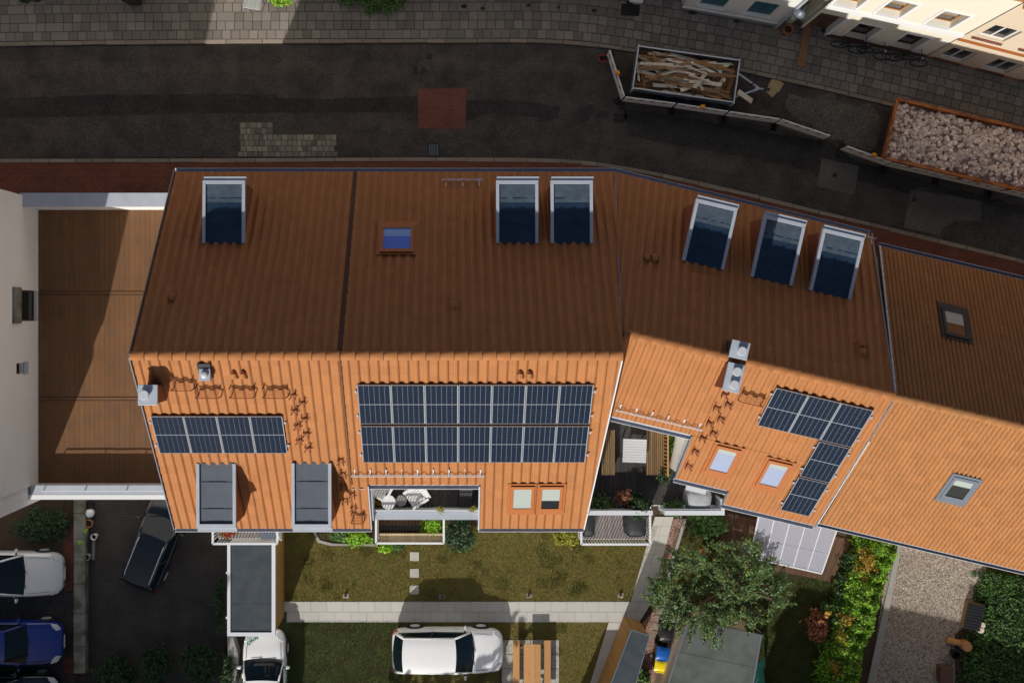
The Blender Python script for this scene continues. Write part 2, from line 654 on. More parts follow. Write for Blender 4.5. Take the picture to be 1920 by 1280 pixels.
M('leaf_bright', (0.200, 0.39, 0.022), 0.55, var=0.2, scale=2.5, ov=0.4, hue=0.03)
M('leaf_dark', (0.022, 0.052, 0.016), 0.55, var=0.2, scale=2.5, ov=0.5, hue=0.03)
M('leaf_yellow', (0.36, 0.22, 0.025), 0.6, var=0.2, scale=4, ov=0.4, hue=0.02)
M('leaf_lime', (0.24, 0.24, 0.02), 0.6, var=0.2, scale=4, ov=0.35, hue=0.02)
M('leaf_copper', (0.30, 0.12, 0.065), 0.6, var=0.2, scale=4, ov=0.5, hue=0.015)
M('flower_red', (0.50, 0.05, 0.03), 0.6, ov=0.4, hue=0.02)
M('grass_dry', (0.222, 0.192, 0.048), 0.85, var=0.32, scale=5.0, ov=0.35, hue=0.03, var2=0.12, scale2=0.6)
M('grass_lush', (0.088, 0.125, 0.030), 0.85, var=0.22, scale=3.5, ov=0.4, hue=0.03, var2=0.15, scale2=0.6)
M('lawn_soil_dry', (0.165, 0.130, 0.040), 0.95, var=0.25, scale=14, var2=0.22, scale2=0.9, bump=0.5, bscale=60, col2=(0.140, 0.135, 0.034))
M('lawn_soil_lush', (0.070, 0.085, 0.024), 0.95, var=0.25, scale=14, var2=0.22, scale2=0.9, bump=0.5, bscale=60, col2=(0.060, 0.050, 0.022))
speckle_mat('asphalt_old', (0.052, 0.044, 0.040), (0.098, 0.083, 0.075), 40, patch=0.50, pscale=0.9, lo=0.4, hi=1.0)
speckle_mat('asphalt_worn', (0.059, 0.050, 0.045), (0.108, 0.092, 0.083), 40, patch=0.50, pscale=0.9, lo=0.4, hi=1.0)
speckle_mat('asphalt_dark', (0.027, 0.025, 0.025), (0.052, 0.048, 0.046), 34, patch=0.40, pscale=1.1)
speckle_mat('asphalt_mid', (0.043, 0.039, 0.037), (0.084, 0.076, 0.071), 34, patch=0.40, pscale=0.9)
speckle_mat('gravel_beige', (0.14, 0.118, 0.098), (0.46, 0.405, 0.355), 17, patch=0.12, pscale=1.2, lo=0.15, hi=0.9, bump=1.0)
speckle_mat('gravel_red', (0.17, 0.095, 0.075), (0.36, 0.24, 0.20), 26, patch=0.15, pscale=1.2, bump=0.8)
brick_mat('brick_pave_red', (0.19, 0.060, 0.036), (0.14, 0.047, 0.030), (0.07, 0.030, 0.024), 0.21, 0.105, 0.0, 0.010)
brick_mat('brick_pave_road', (0.20, 0.066, 0.048), (0.165, 0.056, 0.041), (0.09, 0.04, 0.034), 0.20, 0.075, 0.0, 0.008)
brick_mat('brick_wall_red', (0.20, 0.07, 0.045), (0.15, 0.05, 0.035), (0.07, 0.04, 0.032), 0.24, 0.08, 0.0, 0.010)
brick_mat('sett_patch', (0.150, 0.135, 0.118), (0.118, 0.108, 0.096), (0.066, 0.060, 0.054), 0.11, 0.10, -0.23, 0.010)
brick_mat('yard_sett', (0.066, 0.059, 0.054), (0.054, 0.049, 0.045), (0.042, 0.038, 0.035), 0.13, 0.12, 0.0, 0.014, dirt=0.3)
# ================================================================== ground, street
def px(poly, z=0.0):
    return [W(a, b, z) for a, b in poly]


def sheet(name, poly, z, mat, parent=None):
    mb = MB()
    poly = ccw(poly)
    mb.add([(p[0], p[1], z) for p in poly], [tuple(range(len(poly)))])
    return struct(name, mb, mat, parent)


def wavy(poly, amp, step, seed):
    """irregular outline for patches and beds"""
    g = random.Random(seed)
    out = []
    n = len(poly)
    for i in range(n):
        a, b = poly[i], poly[(i + 1) % n]
        L = math.dist(a, b)
        k = max(1, int(L / step))
        for j in range(k):
            t = j / k
            out.append((a[0] + t * (b[0] - a[0]) + g.uniform(-amp, amp) * (j > 0), a[1] + t * (b[1] - a[1]) + g.uniform(-amp, amp) * (j > 0)))
    return out


struct('ground', MB().add([(-400, -400, -0.02), (400, -400, -0.02), (400, 400, -0.02), (-400, 400, -0.02)], [(0, 1, 2, 3)]), 'soil')


def smooth_curve(pts, n=260):
    P = np.array(pts, float)
    s = np.r_[0, np.cumsum(np.hypot(*np.diff(P, axis=0).T))]
    t = np.linspace(0, s[-1], n)
    x, y = np.interp(t, s, P[:, 0]), np.interp(t, s, P[:, 1])
    k = np.ones(9) / 9
    for _ in range(2):
        xp, yp = np.pad(x, 4, 'edge'), np.pad(y, 4, 'edge')
        x2, y2 = np.convolve(xp, k, 'valid'), np.convolve(yp, k, 'valid')
        x2[:4], x2[-4:], y2[:4], y2[-4:] = x[:4], x[-4:], y[:4], y[-4:]
        x, y = x2, y2
    s = np.r_[0, np.cumsum(np.hypot(np.diff(x), np.diff(y)))]
    tx, ty = np.gradient(x), np.gradient(y)
    L = np.hypot(tx, ty)
    return dict(s=s, x=x, y=y, nx=-ty / L, ny=tx / L, len=s[-1])


def off(c, s, d):
    """point at arc length s, shifted d to the north side of a street line"""
    return (float(np.interp(s, c['s'], c['x']) + d * np.interp(s, c['s'], c['nx'])),
            float(np.interp(s, c['s'], c['y']) + d * np.interp(s, c['s'], c['ny'])))


FAR = smooth_curve([W(a, b, 0.12) for a, b in [(-160, 88), (0, 86), (200, 83), (400, 81), (800, 80), (1000, 79), (1100, 84), (1180, 97), (1290, 115),
                                               (1386, 133), (1500, 158), (1669, 198), (1920, 262), (2150, 322)]])
NEAR = smooth_curve([W(a, b, 0.12) for a, b in [(-160, 299), (0, 298), (400, 297), (800, 295), (1000, 296), (1080, 299), (1160, 309), (1280, 333),
                                                (1435, 369), (1500, 386), (1711, 436), (1920, 487), (2150, 545)]])


def band(c, d0, d1, z, n=90):
    a = [off(c, c['len'] * i / n, d0) for i in range(n + 1)]
    b = [off(c, c['len'] * i / n, d1) for i in range(n + 1)]
    mb = MB()
    mb.grid([[(*p, z) for p in a], [(*p, z) for p in b]])
    return mb


# road: one sheet between the two kerb lines
n = 120
road = MB()
road.grid([[(*off(NEAR, NEAR['len'] * i / n, -0.05), 0.004) for i in range(n + 1)], [(*off(FAR, FAR['len'] * i / n, 0.05), 0.004) for i in range(n + 1)]])
struct('road', road, 'asphalt_old')

# near pavement of red bricks, with its kerb
pn = band(NEAR, -3.6, -0.16, 0.10)
near_pave = struct('brick_pavement', pn, 'brick_pave_red')


def kerb(parent, c, d0, d1, z0, z1, lmin, lmax, seed):
    g = random.Random(seed)
    s = 0.0
    while s < c['len'] - 0.2:
        L = min(g.uniform(lmin, lmax), c['len'] - s)
        dz = g.uniform(-0.008, 0.008)
        e = g.uniform(-0.012, 0.012)
        q = [off(c, s + 0.008, d0 + e), off(c, s + L - 0.008, d0 + e), off(c, s + L - 0.008, d1), off(c, s + 0.008, d1)]
        q = ccw(q)
        mb = MB()
        cx, cy = sum(p[0] for p in q) / 4, sum(p[1] for p in q) / 4
        top = [(cx + (p[0] - cx) * 0.985, cy + (p[1] - cy) * 0.93, z1 + dz) for p in q]
        mid = [(*p, z1 - 0.02 + dz) for p in q]
        mb.hexa([(*p, z0) for p in q], mid)
        mb.add(mid + top, [(4, 5, 6, 7), (0, 1, 5, 4), (1, 2, 6, 5), (2, 3, 7, 6), (3, 0, 4, 7)])
        part('kerb_stone', mb, 'kerb_stone', parent)
        s += L


kerb(near_pave, NEAR, -0.155, 0.0, -0.01, 0.115, 0.6, 1.5, 3)
# far pavement: bed and individual slabs
far_pave = struct('slab_pavement', band(FAR, 0.155, 9.0, 0.085), 'joint_soil')
kerb(far_pave, FAR, 0.0, 0.15, -0.01, 0.115, 0.7, 1.5, 5)
slabs = []
g = random.Random(21)
for row in range(7):
    d0 = 0.165 + row * 0.366
    s = g.uniform(0.0, 0.3)
    while s < FAR['len'] - 0.5:
        L = 0.366 if g.random() > 0.07 else 0.73
        gap = g.uniform(0.010, 0.020)
        q = [off(FAR, s + gap / 2, d0 + g.uniform(0.006, 0.014)), off(FAR, s + L - gap / 2, d0 + g.uniform(0.006, 0.014)),
             off(FAR, s + L - gap / 2, d0 + 0.356), off(FAR, s + gap / 2, d0 + 0.356)]
        slabs.append((q, 0.112 + g.uniform(-0.006, 0.006), [g.uniform(-0.004, 0.004) for _ in range(4)]))
        s += L


def slab_geo(q, z, tz):
    cx, cy = sum(p[0] for p in q) / 4, sum(p[1] for p in q) / 4
    mid = [(*p, z - 0.012) for p in q]
    top = [(cx + (p[0] - cx) * 0.965, cy + (p[1] - cy) * 0.965, z + t) for p, t in zip(q, tz)]
    bot = [(*p, 0.07) for p in q]
    return bot + mid + top, [(8, 9, 10, 11)] + [(i, (i + 1) % 4, 4 + (i + 1) % 4, 4 + i) for i in range(4)] + \
        [(4 + i, 4 + (i + 1) % 4, 8 + (i + 1) % 4, 8 + i) for i in range(4)]


seen = [t for t in slabs if -16.5 < t[0][0][0] < 23.5]
seen.sort(key=lambda t: math.dist(t[0][0], (2, 11)))
one, rest = seen[:300], seen[300:] + [t for t in slabs if not -16.5 < t[0][0][0] < 23.5]
for q, z, tz in one:
    part('paving_slab', MB().add(*slab_geo(q, z, tz)), 'paving_grey', far_pave)
mb = MB()
for q, z, tz in rest:
    mb.add(*slab_geo(q, z, tz))
part('paving_slabs_beyond', mb, 'paving_grey', far_pave, kind='stuff')

# patches in the asphalt
def patch(poly, mat, z=0.008, amp=0.02, seed=1):
    return sheet('asphalt_patch', wavy(px(poly), amp, 0.35, seed), z, mat)


patch([(-60, 186), (60, 183), (200, 177), (300, 178), (430, 176), (520, 177), (522, 184), (620, 186), (720, 182), (784, 180), (784, 218), (760, 211),
       (640, 211), (520, 212), (350, 213), (230, 217), (100, 220), (-60, 223)], 'asphalt_dark', 0.008, 0.025, 1)
patch([(875, 187), (940, 186), (1010, 194), (1050, 200), (1046, 222), (1015, 228), (990, 219), (920, 213), (885, 224), (874, 228)], 'asphalt_dark', 0.008, 0.03, 2)
patch([(1085, 200), (1112, 195), (1114, 205), (1098, 230), (1078, 232)], 'asphalt_dark', 0.008, 0.03, 3)
patch([(1118, 208), (1142, 210), (1140, 222), (1120, 220)], 'asphalt_dark', 0.008, 0.03, 4)
patch([(1152, 212), (1176, 214), (1174, 230), (1150, 231)], 'asphalt_dark', 0.008, 0.03, 5)
patch([(912, 215), (1010, 221), (1012, 262), (912, 260)], 'asphalt_mid', 0.012, 0.01, 6)
patch([(140, 221), (190, 218), (190, 293), (140, 293)], 'asphalt_mid', 0.012, 0.01, 7)
patch([(232, 86), (268, 86), (268, 177), (234, 177)], 'asphalt_mid', 0.008, 0.01, 8)
patch([(300, 224), (447, 222), (447, 295), (226, 296), (226, 226)], 'asphalt_mid', 0.016, 0.015, 9)
patch([(915, 84), (956, 84), (954, 184), (916, 184)], 'asphalt_mid', 0.008, 0.01, 10)
patch([(518, 212), (578, 212), (576, 243), (518, 244)], 'asphalt_mid', 0.012, 0.01, 11)
patch([(1170, 205), (1330, 228), (1560, 268), (1600, 300), (1700, 330), (1920, 388), (2080, 430), (2080, 470), (1920, 420), (1740, 372),
       (1590, 334), (1420, 300), (1180, 255)], 'asphalt_dark', 0.008, 0.05, 12)
patch([(782, 248), (865, 248), (864, 294), (784, 294)], 'asphalt_mid', 0.012, 0.01, 13)
patch([(1720, 350), (1770, 362), (1920, 402), (2060, 440), (2040, 520), (1920, 480), (1790, 445), (1780, 420), (1700, 395)], 'asphalt_mid', 0.012, 0.03, 14)
patch([(-60, 118), (200, 114), (500, 117), (800, 112), (1080, 120), (1120, 132), (1080, 138), (800, 133), (500, 138), (200, 136), (-60, 140)], 'asphalt_worn', 0.006, 0.08, 41)
patch([(-60, 232), (200, 236), (440, 226), (700, 222), (900, 236), (1080, 245), (1250, 275), (1420, 312), (1400, 330), (1240, 296), (1080, 262), (880, 252), (660, 240), (200, 256), (-60, 254)], 'asphalt_worn', 0.006, 0.08, 42)
# pale dust spilled round the skip and trailer
speckle_mat('asphalt_dusty', (0.066, 0.059, 0.052), (0.175, 0.156, 0.135), 34, patch=0.34, pscale=1.3, lo=0.3, hi=0.9)
patch([(1480, 175), (1540, 178), (1640, 205), (1650, 250), (1640, 280), (1590, 285), (1560, 262), (1500, 225), (1470, 200)], 'asphalt_dusty', 0.012, 0.22, 15)
sheet('sett_patch', px([(1540, 297), (1610, 312), (1602, 365), (1532, 350)]), 0.016, 'sett_patch')
sheet('sett_patch', px([(1708, 356), (1840, 377), (1838, 415), (1790, 413), (1766, 428), (1760, 441), (1694, 427)]), 0.020, 'sett_patch')
bp_ = struct('brick_crossing', MB().prism(px([(783, 167), (875, 165), (874, 190), (872, 242), (784, 241)]), 0.0, 0.022), 'brick_pave_road')

# setts where the old paving shows through the asphalt
sett_area = struct('sett_bed', MB().prism(px([(446, 227), (518, 228), (518, 244), (630, 245), (629, 294), (446, 294)]), 0.0, 0.018), 'joint_soil')
cob = MB()
B8 = [(-.5, -.5), (.5, -.5), (.5, .5), (-.5, .5)]
cob.add([(x * .98, y * .98, 0) for x, y in B8] + [(x, y, .7) for x, y in B8] + [(x * .74, y * .74, 1) for x, y in B8],
        [(8, 9, 10, 11)] + [(i, (i + 1) % 4, 4 + (i + 1) % 4, 4 + i) for i in range(4)] + [(4 + i, 4 + (i + 1) % 4, 8 + (i + 1) % 4, 8 + i) for i in range(4)])
cob_me = cob.mesh('sett')
cob_me.materials.append(MATS['granite'])


def place_cobble(name, parent, x, y, z, sx, sy, sz, rz):
    o = bpy.data.objects.new(name, cob_me)
    COL.objects.link(o)
    o.parent = parent
    o.location = (x, y, z)
    o.scale = (sx, sy, sz)
    o.rotation_euler = (0, 0, rz)
    return o


g = random.Random(5)
yy = 230.0
while yy < 292:
    xx = 449.0 + g.uniform(-3, 3)
    hh = g.uniform(9.5, 11.5)
    while xx < 626:
        ww = g.uniform(7.5, 12.5)
        if not (xx > 509 and yy < 244) and g.random() > 0.006:
            x, y = W(xx + ww / 2, yy + hh / 2)
            place_cobble('sett', sett_area, x, y, 0.005, ww / 46 - 0.022, hh / 46 - 0.020, 0.034 + g.uniform(-.008, .012), g.uniform(-.14, .14))
        xx += ww
    yy += hh

# road gully
gl = W3(813, 281, 0.02)
t = thing('road_gully', 'dark iron storm drain grate in the road by the near kerb', 'drain', (gl[0], gl[1], 0.013))
mb = MB()
mb.box(-.25, .25, -.27, -.22, 0, .02).box(-.25, .25, .22, .27, 0, .02).box(-.25, -.20, -.22, .22, 0, .02).box(.20, .25, -.22, .22, 0, .02)
part('frame', mb, 'lead_black', t, world=False)
part('pit', MB().box(-.2, .2, -.22, .22, -.005, .002), 'lead_black', t, world=False)
for i in range(6):
    part('bar', MB().box(-.17 + i * .068 - .016, -.17 + i * .068 + .016, -.219, .219, .004, .017), 'zinc_dark', t, world=False)
# manhole covers
for i, (a, b, lab) in enumerate([(1714, 374, 'small square iron cover in the sett patch below the skip'), (1565, 329, 'small iron cover in the sett patch west of the skip')]):
    x, y = W(a, b)
    o = part('manhole_cover', MB().lathe((x, y), [(0.10, 0.017), (0.10, 0.030), (0.085, 0.034)], 14), 'lead_black')
    tag(o, lab, 'manhole')

# small dirt and litter kept out; pale oil spots and stains of the asphalt
patch([(800, 98), (812, 102), (808, 112), (797, 110)], 'asphalt_dark', 0.008, 0.03, 31)
patch([(790, 128), (802, 132), (798, 142), (786, 138)], 'asphalt_dark', 0.008, 0.03, 32)
patch([(776, 125), (784, 126), (783, 142), (774, 138)], 'asphalt_dark', 0.008, 0.03, 33)
patch([(1310, 238), (1350, 240), (1368, 262), (1350, 272), (1318, 262)], 'asphalt_dark', 0.012, 0.04, 34)
# ================================================================== roofs
def rot2(v, a):
    return (v[0] * math.cos(a) - v[1] * math.sin(a), v[0] * math.sin(a) + v[1] * math.cos(a))


class Slope:
    """one roof plane: O = plan point on the ridge, east = along the ridge, down = plan direction of fall"""
    def __init__(s, O, east, down, zr, m):
        s.O, s.e, s.d, s.zr, s.m = O, east, down, zr, m

    def plan(s, u, v):
        return (s.O[0] + u * s.e[0] + v * s.d[0], s.O[1] + u * s.e[1] + v * s.d[1])

    def P(s, u, v, h=0.0):
        """h metres above the roof plane, straight up"""
        x, y = s.plan(u, v)
        return (x, y, s.zr - s.m * v + h)

    def A(s, u, v, z):
        x, y = s.plan(u, v)
        return (x, y, z)

    def uv(s, pxx, pyy):
        """roof coordinates of a point seen in the photo on this plane"""
        z = s.zr - 2
        for _ in range(12):
            x, y = W(pxx, pyy, z)
            rx, ry = x - s.O[0], y - s.O[1]
            v = rx * s.d[0] + ry * s.d[1]
            z = s.zr - s.m * v
        return rx * s.e[0] + ry * s.e[1], v

    def N(s):
        k = 1 / math.hypot(1, s.m)
        return Vector((s.d[0] * s.m * k, s.d[1] * s.m * k, k))


PROF = [(0.0, 0.0), (0.14, 0.0), (0.26, 0.022), (0.38, 0.062), (0.54, 0.084), (0.70, 0.080), (0.81, 0.050), (0.90, 0.004), (1.0, 0.0)]
PROF2 = [(0.0, 0.0), (0.04, 0.0), (0.11, 0.058), (0.23, 0.070), (0.36, 0.064), (0.44, 0.006), (0.53, 0.0), (0.60, 0.058), (0.72, 0.070), (0.86, 0.064), (0.94, 0.006), (1.0, 0.0)]


def tile_geo(w, c, m, prof, lift=0.034):
    """one roof tile; local x along the course, y up the slope (plan), origin at its upper left corner"""
    v, f = [], []
    k = len(prof)
    for (y, dz) in ((0.012, -0.004), (-c, lift), (-c, lift - 0.036)):
        for a, h in prof:
            v.append((a * w, y, m * y + dz + h))
    for r in range(2):
        for i in range(k - 1):
            f.append((r * k + i, (r + 1) * k + i, (r + 1) * k + i + 1, r * k + i + 1))
    return v, f


BUDGET = {}


def lay_tiles(house, sl, polys, w, c, mat, prof, n_single, u_ref=0.0, hide=()):
    """tiles over convex plan polygons; the n_single highest whole tiles are objects, the rest one joined part"""
    east = Vector((sl.e[0], sl.e[1]))
    up = Vector((-sl.d[0], -sl.d[1]))
    ax = Vector((up.y, -up.x))                       # right-handed with up
    flip = ax.dot(east) < 0
    rz = math.atan2(ax.y, ax.x)
    tv, tf = tile_geo(w, c, sl.m, prof)
    me = bpy.data.meshes.new('roof_tile')
    me.from_pydata(tv, [], tf)
    me.materials.append(MATS[mat])
    polys = [ccw(list(p)) for p in polys]
    us, vs = [], []
    for p in polys:
        for q in p:
            rx, ry = q[0] - sl.O[0], q[1] - sl.O[1]
            us.append(rx * sl.e[0] + ry * sl.e[1])
            vs.append(rx * sl.d[0] + ry * sl.d[1])
    u0 = u_ref + math.floor((min(us) - u_ref) / w) * w
    base = Matrix.Rotation(rz, 3, 'Z')
    whole, joined = [], MB()
    g = random.Random(int(abs(sl.O[0] * 1000 + sl.zr * 77)))
    v = 0.0
    while v < max(vs) - 0.01:
        u = u0
        while u < max(us):
            # upper-left corner in the tile's own frame
            uu = u + w if flip else u
            ox, oy = sl.plan(uu, v)
            oz = sl.zr - sl.m * v + g.uniform(-0.007, 0.007)
            cs = [sl.plan(u, v), sl.plan(u + w, v), sl.plan(u + w, v + c), sl.plan(u, v + c)]
            cen = sl.plan(u + w / 2, v + c / 2)
            done = False
            for p in polys:
                if all(inside(p, q, 1e-4) for q in cs):
                    whole.append((oz, ox, oy, cen))
                    done = True
                    break
            if not done:
                wv = [base @ Vector(t) for t in tv]
                wv = [(t.x + ox, t.y + oy, t.z + oz) for t in wv]
                for p in polys:
                    for f in tf:
                        q = [wv[i] for i in f]
                        for i in range(len(p)):
                            q = clip_poly(q, p[i], p[(i + 1) % len(p)])
                            if len(q) < 3:
                                break
                        if len(q) >= 3:
                            joined.add(q, [tuple(range(len(q)))])
            u += w
        v += c
    whole.sort(key=lambda t: (any(inside(h, t[3]) for h in hide), -t[0]))
    rl = ROOT[house.name].to_translation()
    for oz, ox, oy, cen in whole[:n_single]:
        o = bpy.data.objects.new('roof_tile', me)
        COL.objects.link(o)
        o.parent = house
        o.location = (ox - rl.x, oy - rl.y, oz - rl.z)
        o.rotation_euler = (0, 0, rz)
    rest = whole[n_single:]
    if rest:
        T = np.array([list(base @ Vector(t)) for t in tv])
        V = (T[None] + np.array([[a[1], a[2], a[0]] for a in rest])[:, None]).reshape(-1, 3)
        nb = len(joined.v)
        F = (np.array(tf)[None] + (np.arange(len(rest)) * len(tv))[:, None, None]).reshape(-1, 4)
        np_obj('roof_tiles_further', V, F, mat, house, 'stuff')
    if joined.f:
        part('roof_tiles_cut', joined, mat, house, kind='stuff')


def deck(house, sl, polys, name='roof_deck', mat='roof_deck', top=-0.03, th=0.12):
    mb = MB()
    for p in polys:
        p = ccw(list(p))
        n = len(p)
        def z(q):
            return sl.zr - sl.m * ((q[0] - sl.O[0]) * sl.d[0] + (q[1] - sl.O[1]) * sl.d[1])
        vs = [(q[0], q[1], z(q) + top - th) for q in p] + [(q[0], q[1], z(q) + top) for q in p]
        fs = [tuple(range(n - 1, -1, -1)), tuple(range(n, 2 * n))] + [(i, (i + 1) % n, n + (i + 1) % n, n + i) for i in range(n)]
        mb.add(vs, fs)
    return part(name, mb, mat, house)


def ridge(house, A, B, z, mat, L=0.42, r=0.125, n_max=60):
    """overlapping half-round ridge tiles from A to B"""
    A, B = Vector(A), Vector(B)
    d = (B - A)
    n = max(1, round(d.length / L))
    L = d.length / n
    v, f = [], []
    k = 9
    for x, rr, dz in ((0.0, r * 0.93, 0.0), (L - 0.06, r, 0.008), (L - 0.055, r * 1.10, 0.014), (L + 0.015, r * 1.10, 0.016)):
        for i in range(k):
            a = math.pi * (-0.06 + 1.12 * i / (k - 1))
            v.append((x, rr * 1.15 * math.cos(a), rr * 0.85 * math.sin(a) + dz))
    for j in range(3):
        for i in range(k - 1):
            f.append((j * k + i, (j + 1) * k + i, (j + 1) * k + i + 1, j * k + i + 1))
    f.append(tuple(3 * k + i for i in range(k)))
    me = bpy.data.meshes.new('ridge_tile')
    me.from_pydata(v, [], [q[::-1] for q in f])
    me.polygons.foreach_set('use_smooth', [True] * len(me.polygons))
    me.materials.append(MATS[mat])
    ang = math.atan2(d.y, d.x)
    rl = ROOT[house.name].to_translation()
    for i in range(n):
        q = A + d * (i / n)
        o = bpy.data.objects.new('ridge_tile', me)
        COL.objects.link(o)
        o.parent = house
        o.location = (q.x - rl.x, q.y - rl.y, z - rl.z + 0.0)
        o.rotation_euler = (0, 0, ang)


def gutter(house, A, B, r=0.075, mat='zinc', name='gutter'):
    """half-round channel"""
    A, B = Vector(A), Vector(B)
    d = (B - A)
    L = d.length
    t = d.normalized()
    s = t.cross(Vector((0, 0, 1))).normalized()
    mb = MB()
    k = 8
    rings = []
    for P in (A, B):
        outer = [P + s * (r * math.cos(a)) + Vector((0, 0, r * math.sin(a))) for a in [math.pi + math.pi * i / k for i in range(k + 1)]]
        inner = [P + s * (r * 0.86 * math.cos(a)) + Vector((0, 0, r * 0.86 * math.sin(a))) for a in [2 * math.pi - math.pi * i / k for i in range(k + 1)]]
        rings.append([tuple(q) for q in outer + inner])
    m = len(rings[0])
    mb.add(rings[0] + rings[1], [(i, (i + 1) % m, m + (i + 1) % m, m + i) for i in range(m)] + [tuple(range(m - 1, -1, -1)), tuple(range(m, 2 * m))])
    # rolled bead on the outer rim and brackets
    g_ = part(name, mb, mat, house)
    for sg in (-1, 1):
        part('bead', MB().tube([A + s * sg * r * 0.93, B + s * sg * r * 0.93], 0.011, 6), 'white_metal', g_)
    return g_


def obox(sl, u0, u1, v0, v1, h0, h1):
    """box lying on a slope: faces follow the roof plane"""
    b = [sl.P(u0, v0, h0), sl.P(u0, v1, h0), sl.P(u1, v1, h0), sl.P(u1, v0, h0)]
    t = [sl.P(u0, v0, h1), sl.P(u0, v1, h1), sl.P(u1, v1, h1), sl.P(u1, v0, h1)]
    mb = MB()
    mb.hexa(b, t)
    fix(mb)
    return mb


def fix(mb):
    """turn faces of a closed convex block outwards"""
    c = Vector((0, 0, 0))
    for p in mb.v:
        c += Vector(p)
    c /= len(mb.v)
    out = []
    for f in mb.f:
        p = [Vector(mb.v[i]) for i in f]
        nrm = (p[1] - p[0]).cross(p[2] - p[0])
        fc = sum(p, Vector((0, 0, 0))) / len(p)
        out.append(f if nrm.dot(fc - c) >= 0 else tuple(reversed(f)))
    mb.f = out
    return mb


def join(*ms):
    r = MB()
    for m in ms:
        r.add(m.v, m.f)
    return r


def roof_window(house, sl, u, v, w, d, frame='terracotta_trim', pane='blind', split=None, h=0.20, lead=True):
    """skylight lying on the tiles: flashing, frame and pane; w along the ridge, d down the slope in plan"""
    fw = 0.10
    fr = part('roof_window', join(obox(sl, u - w / 2, u + w / 2, v - d / 2, v - d / 2 + fw, -0.02, h),
                                  obox(sl, u - w / 2, u + w / 2, v + d / 2 - fw, v + d / 2, -0.02, h),
                                  obox(sl, u - w / 2, u - w / 2 + fw, v - d / 2 + fw, v + d / 2 - fw, -0.02, h - 0.004),
                                  obox(sl, u + w / 2 - fw, u + w / 2, v - d / 2 + fw, v + d / 2 - fw, -0.02, h - 0.004)), frame, house)
    a, b, c_, d_ = u - w / 2 + fw, u + w / 2 - fw, v - d / 2 + fw, v + d / 2 - fw
    if split is None:
        part('pane', obox(sl, a, b, c_, d_, -0.02, h - 0.035), pane, fr)
    else:
        mid = c_ + (d_ - c_) * split[0]
        part('pane', obox(sl, a, b, c_, mid, -0.02, h - 0.033), split[1], fr)
        part('pane', obox(sl, a, b, mid, d_, -0.02, h - 0.035), pane, fr)
    fl = 0.10
    part('flashing', join(obox(sl, u - w / 2 - fl, u + w / 2 + fl, v - d / 2 - fl, v - d / 2 - .003, -0.02, 0.122),
                          obox(sl, u - w / 2 - fl, u - w / 2 - .003, v - d / 2, v + d / 2, -0.02, 0.120),
                          obox(sl, u + w / 2 + .003, u + w / 2 + fl, v - d / 2, v + d / 2, -0.02, 0.120),
                          obox(sl, u - w / 2 - fl, u + w / 2 + fl, v + d / 2 + .003, v + d / 2 + 0.14, -0.02, 0.124)),
         'terracotta_trim' if frame == 'terracotta_trim' else frame, fr)
    return fr


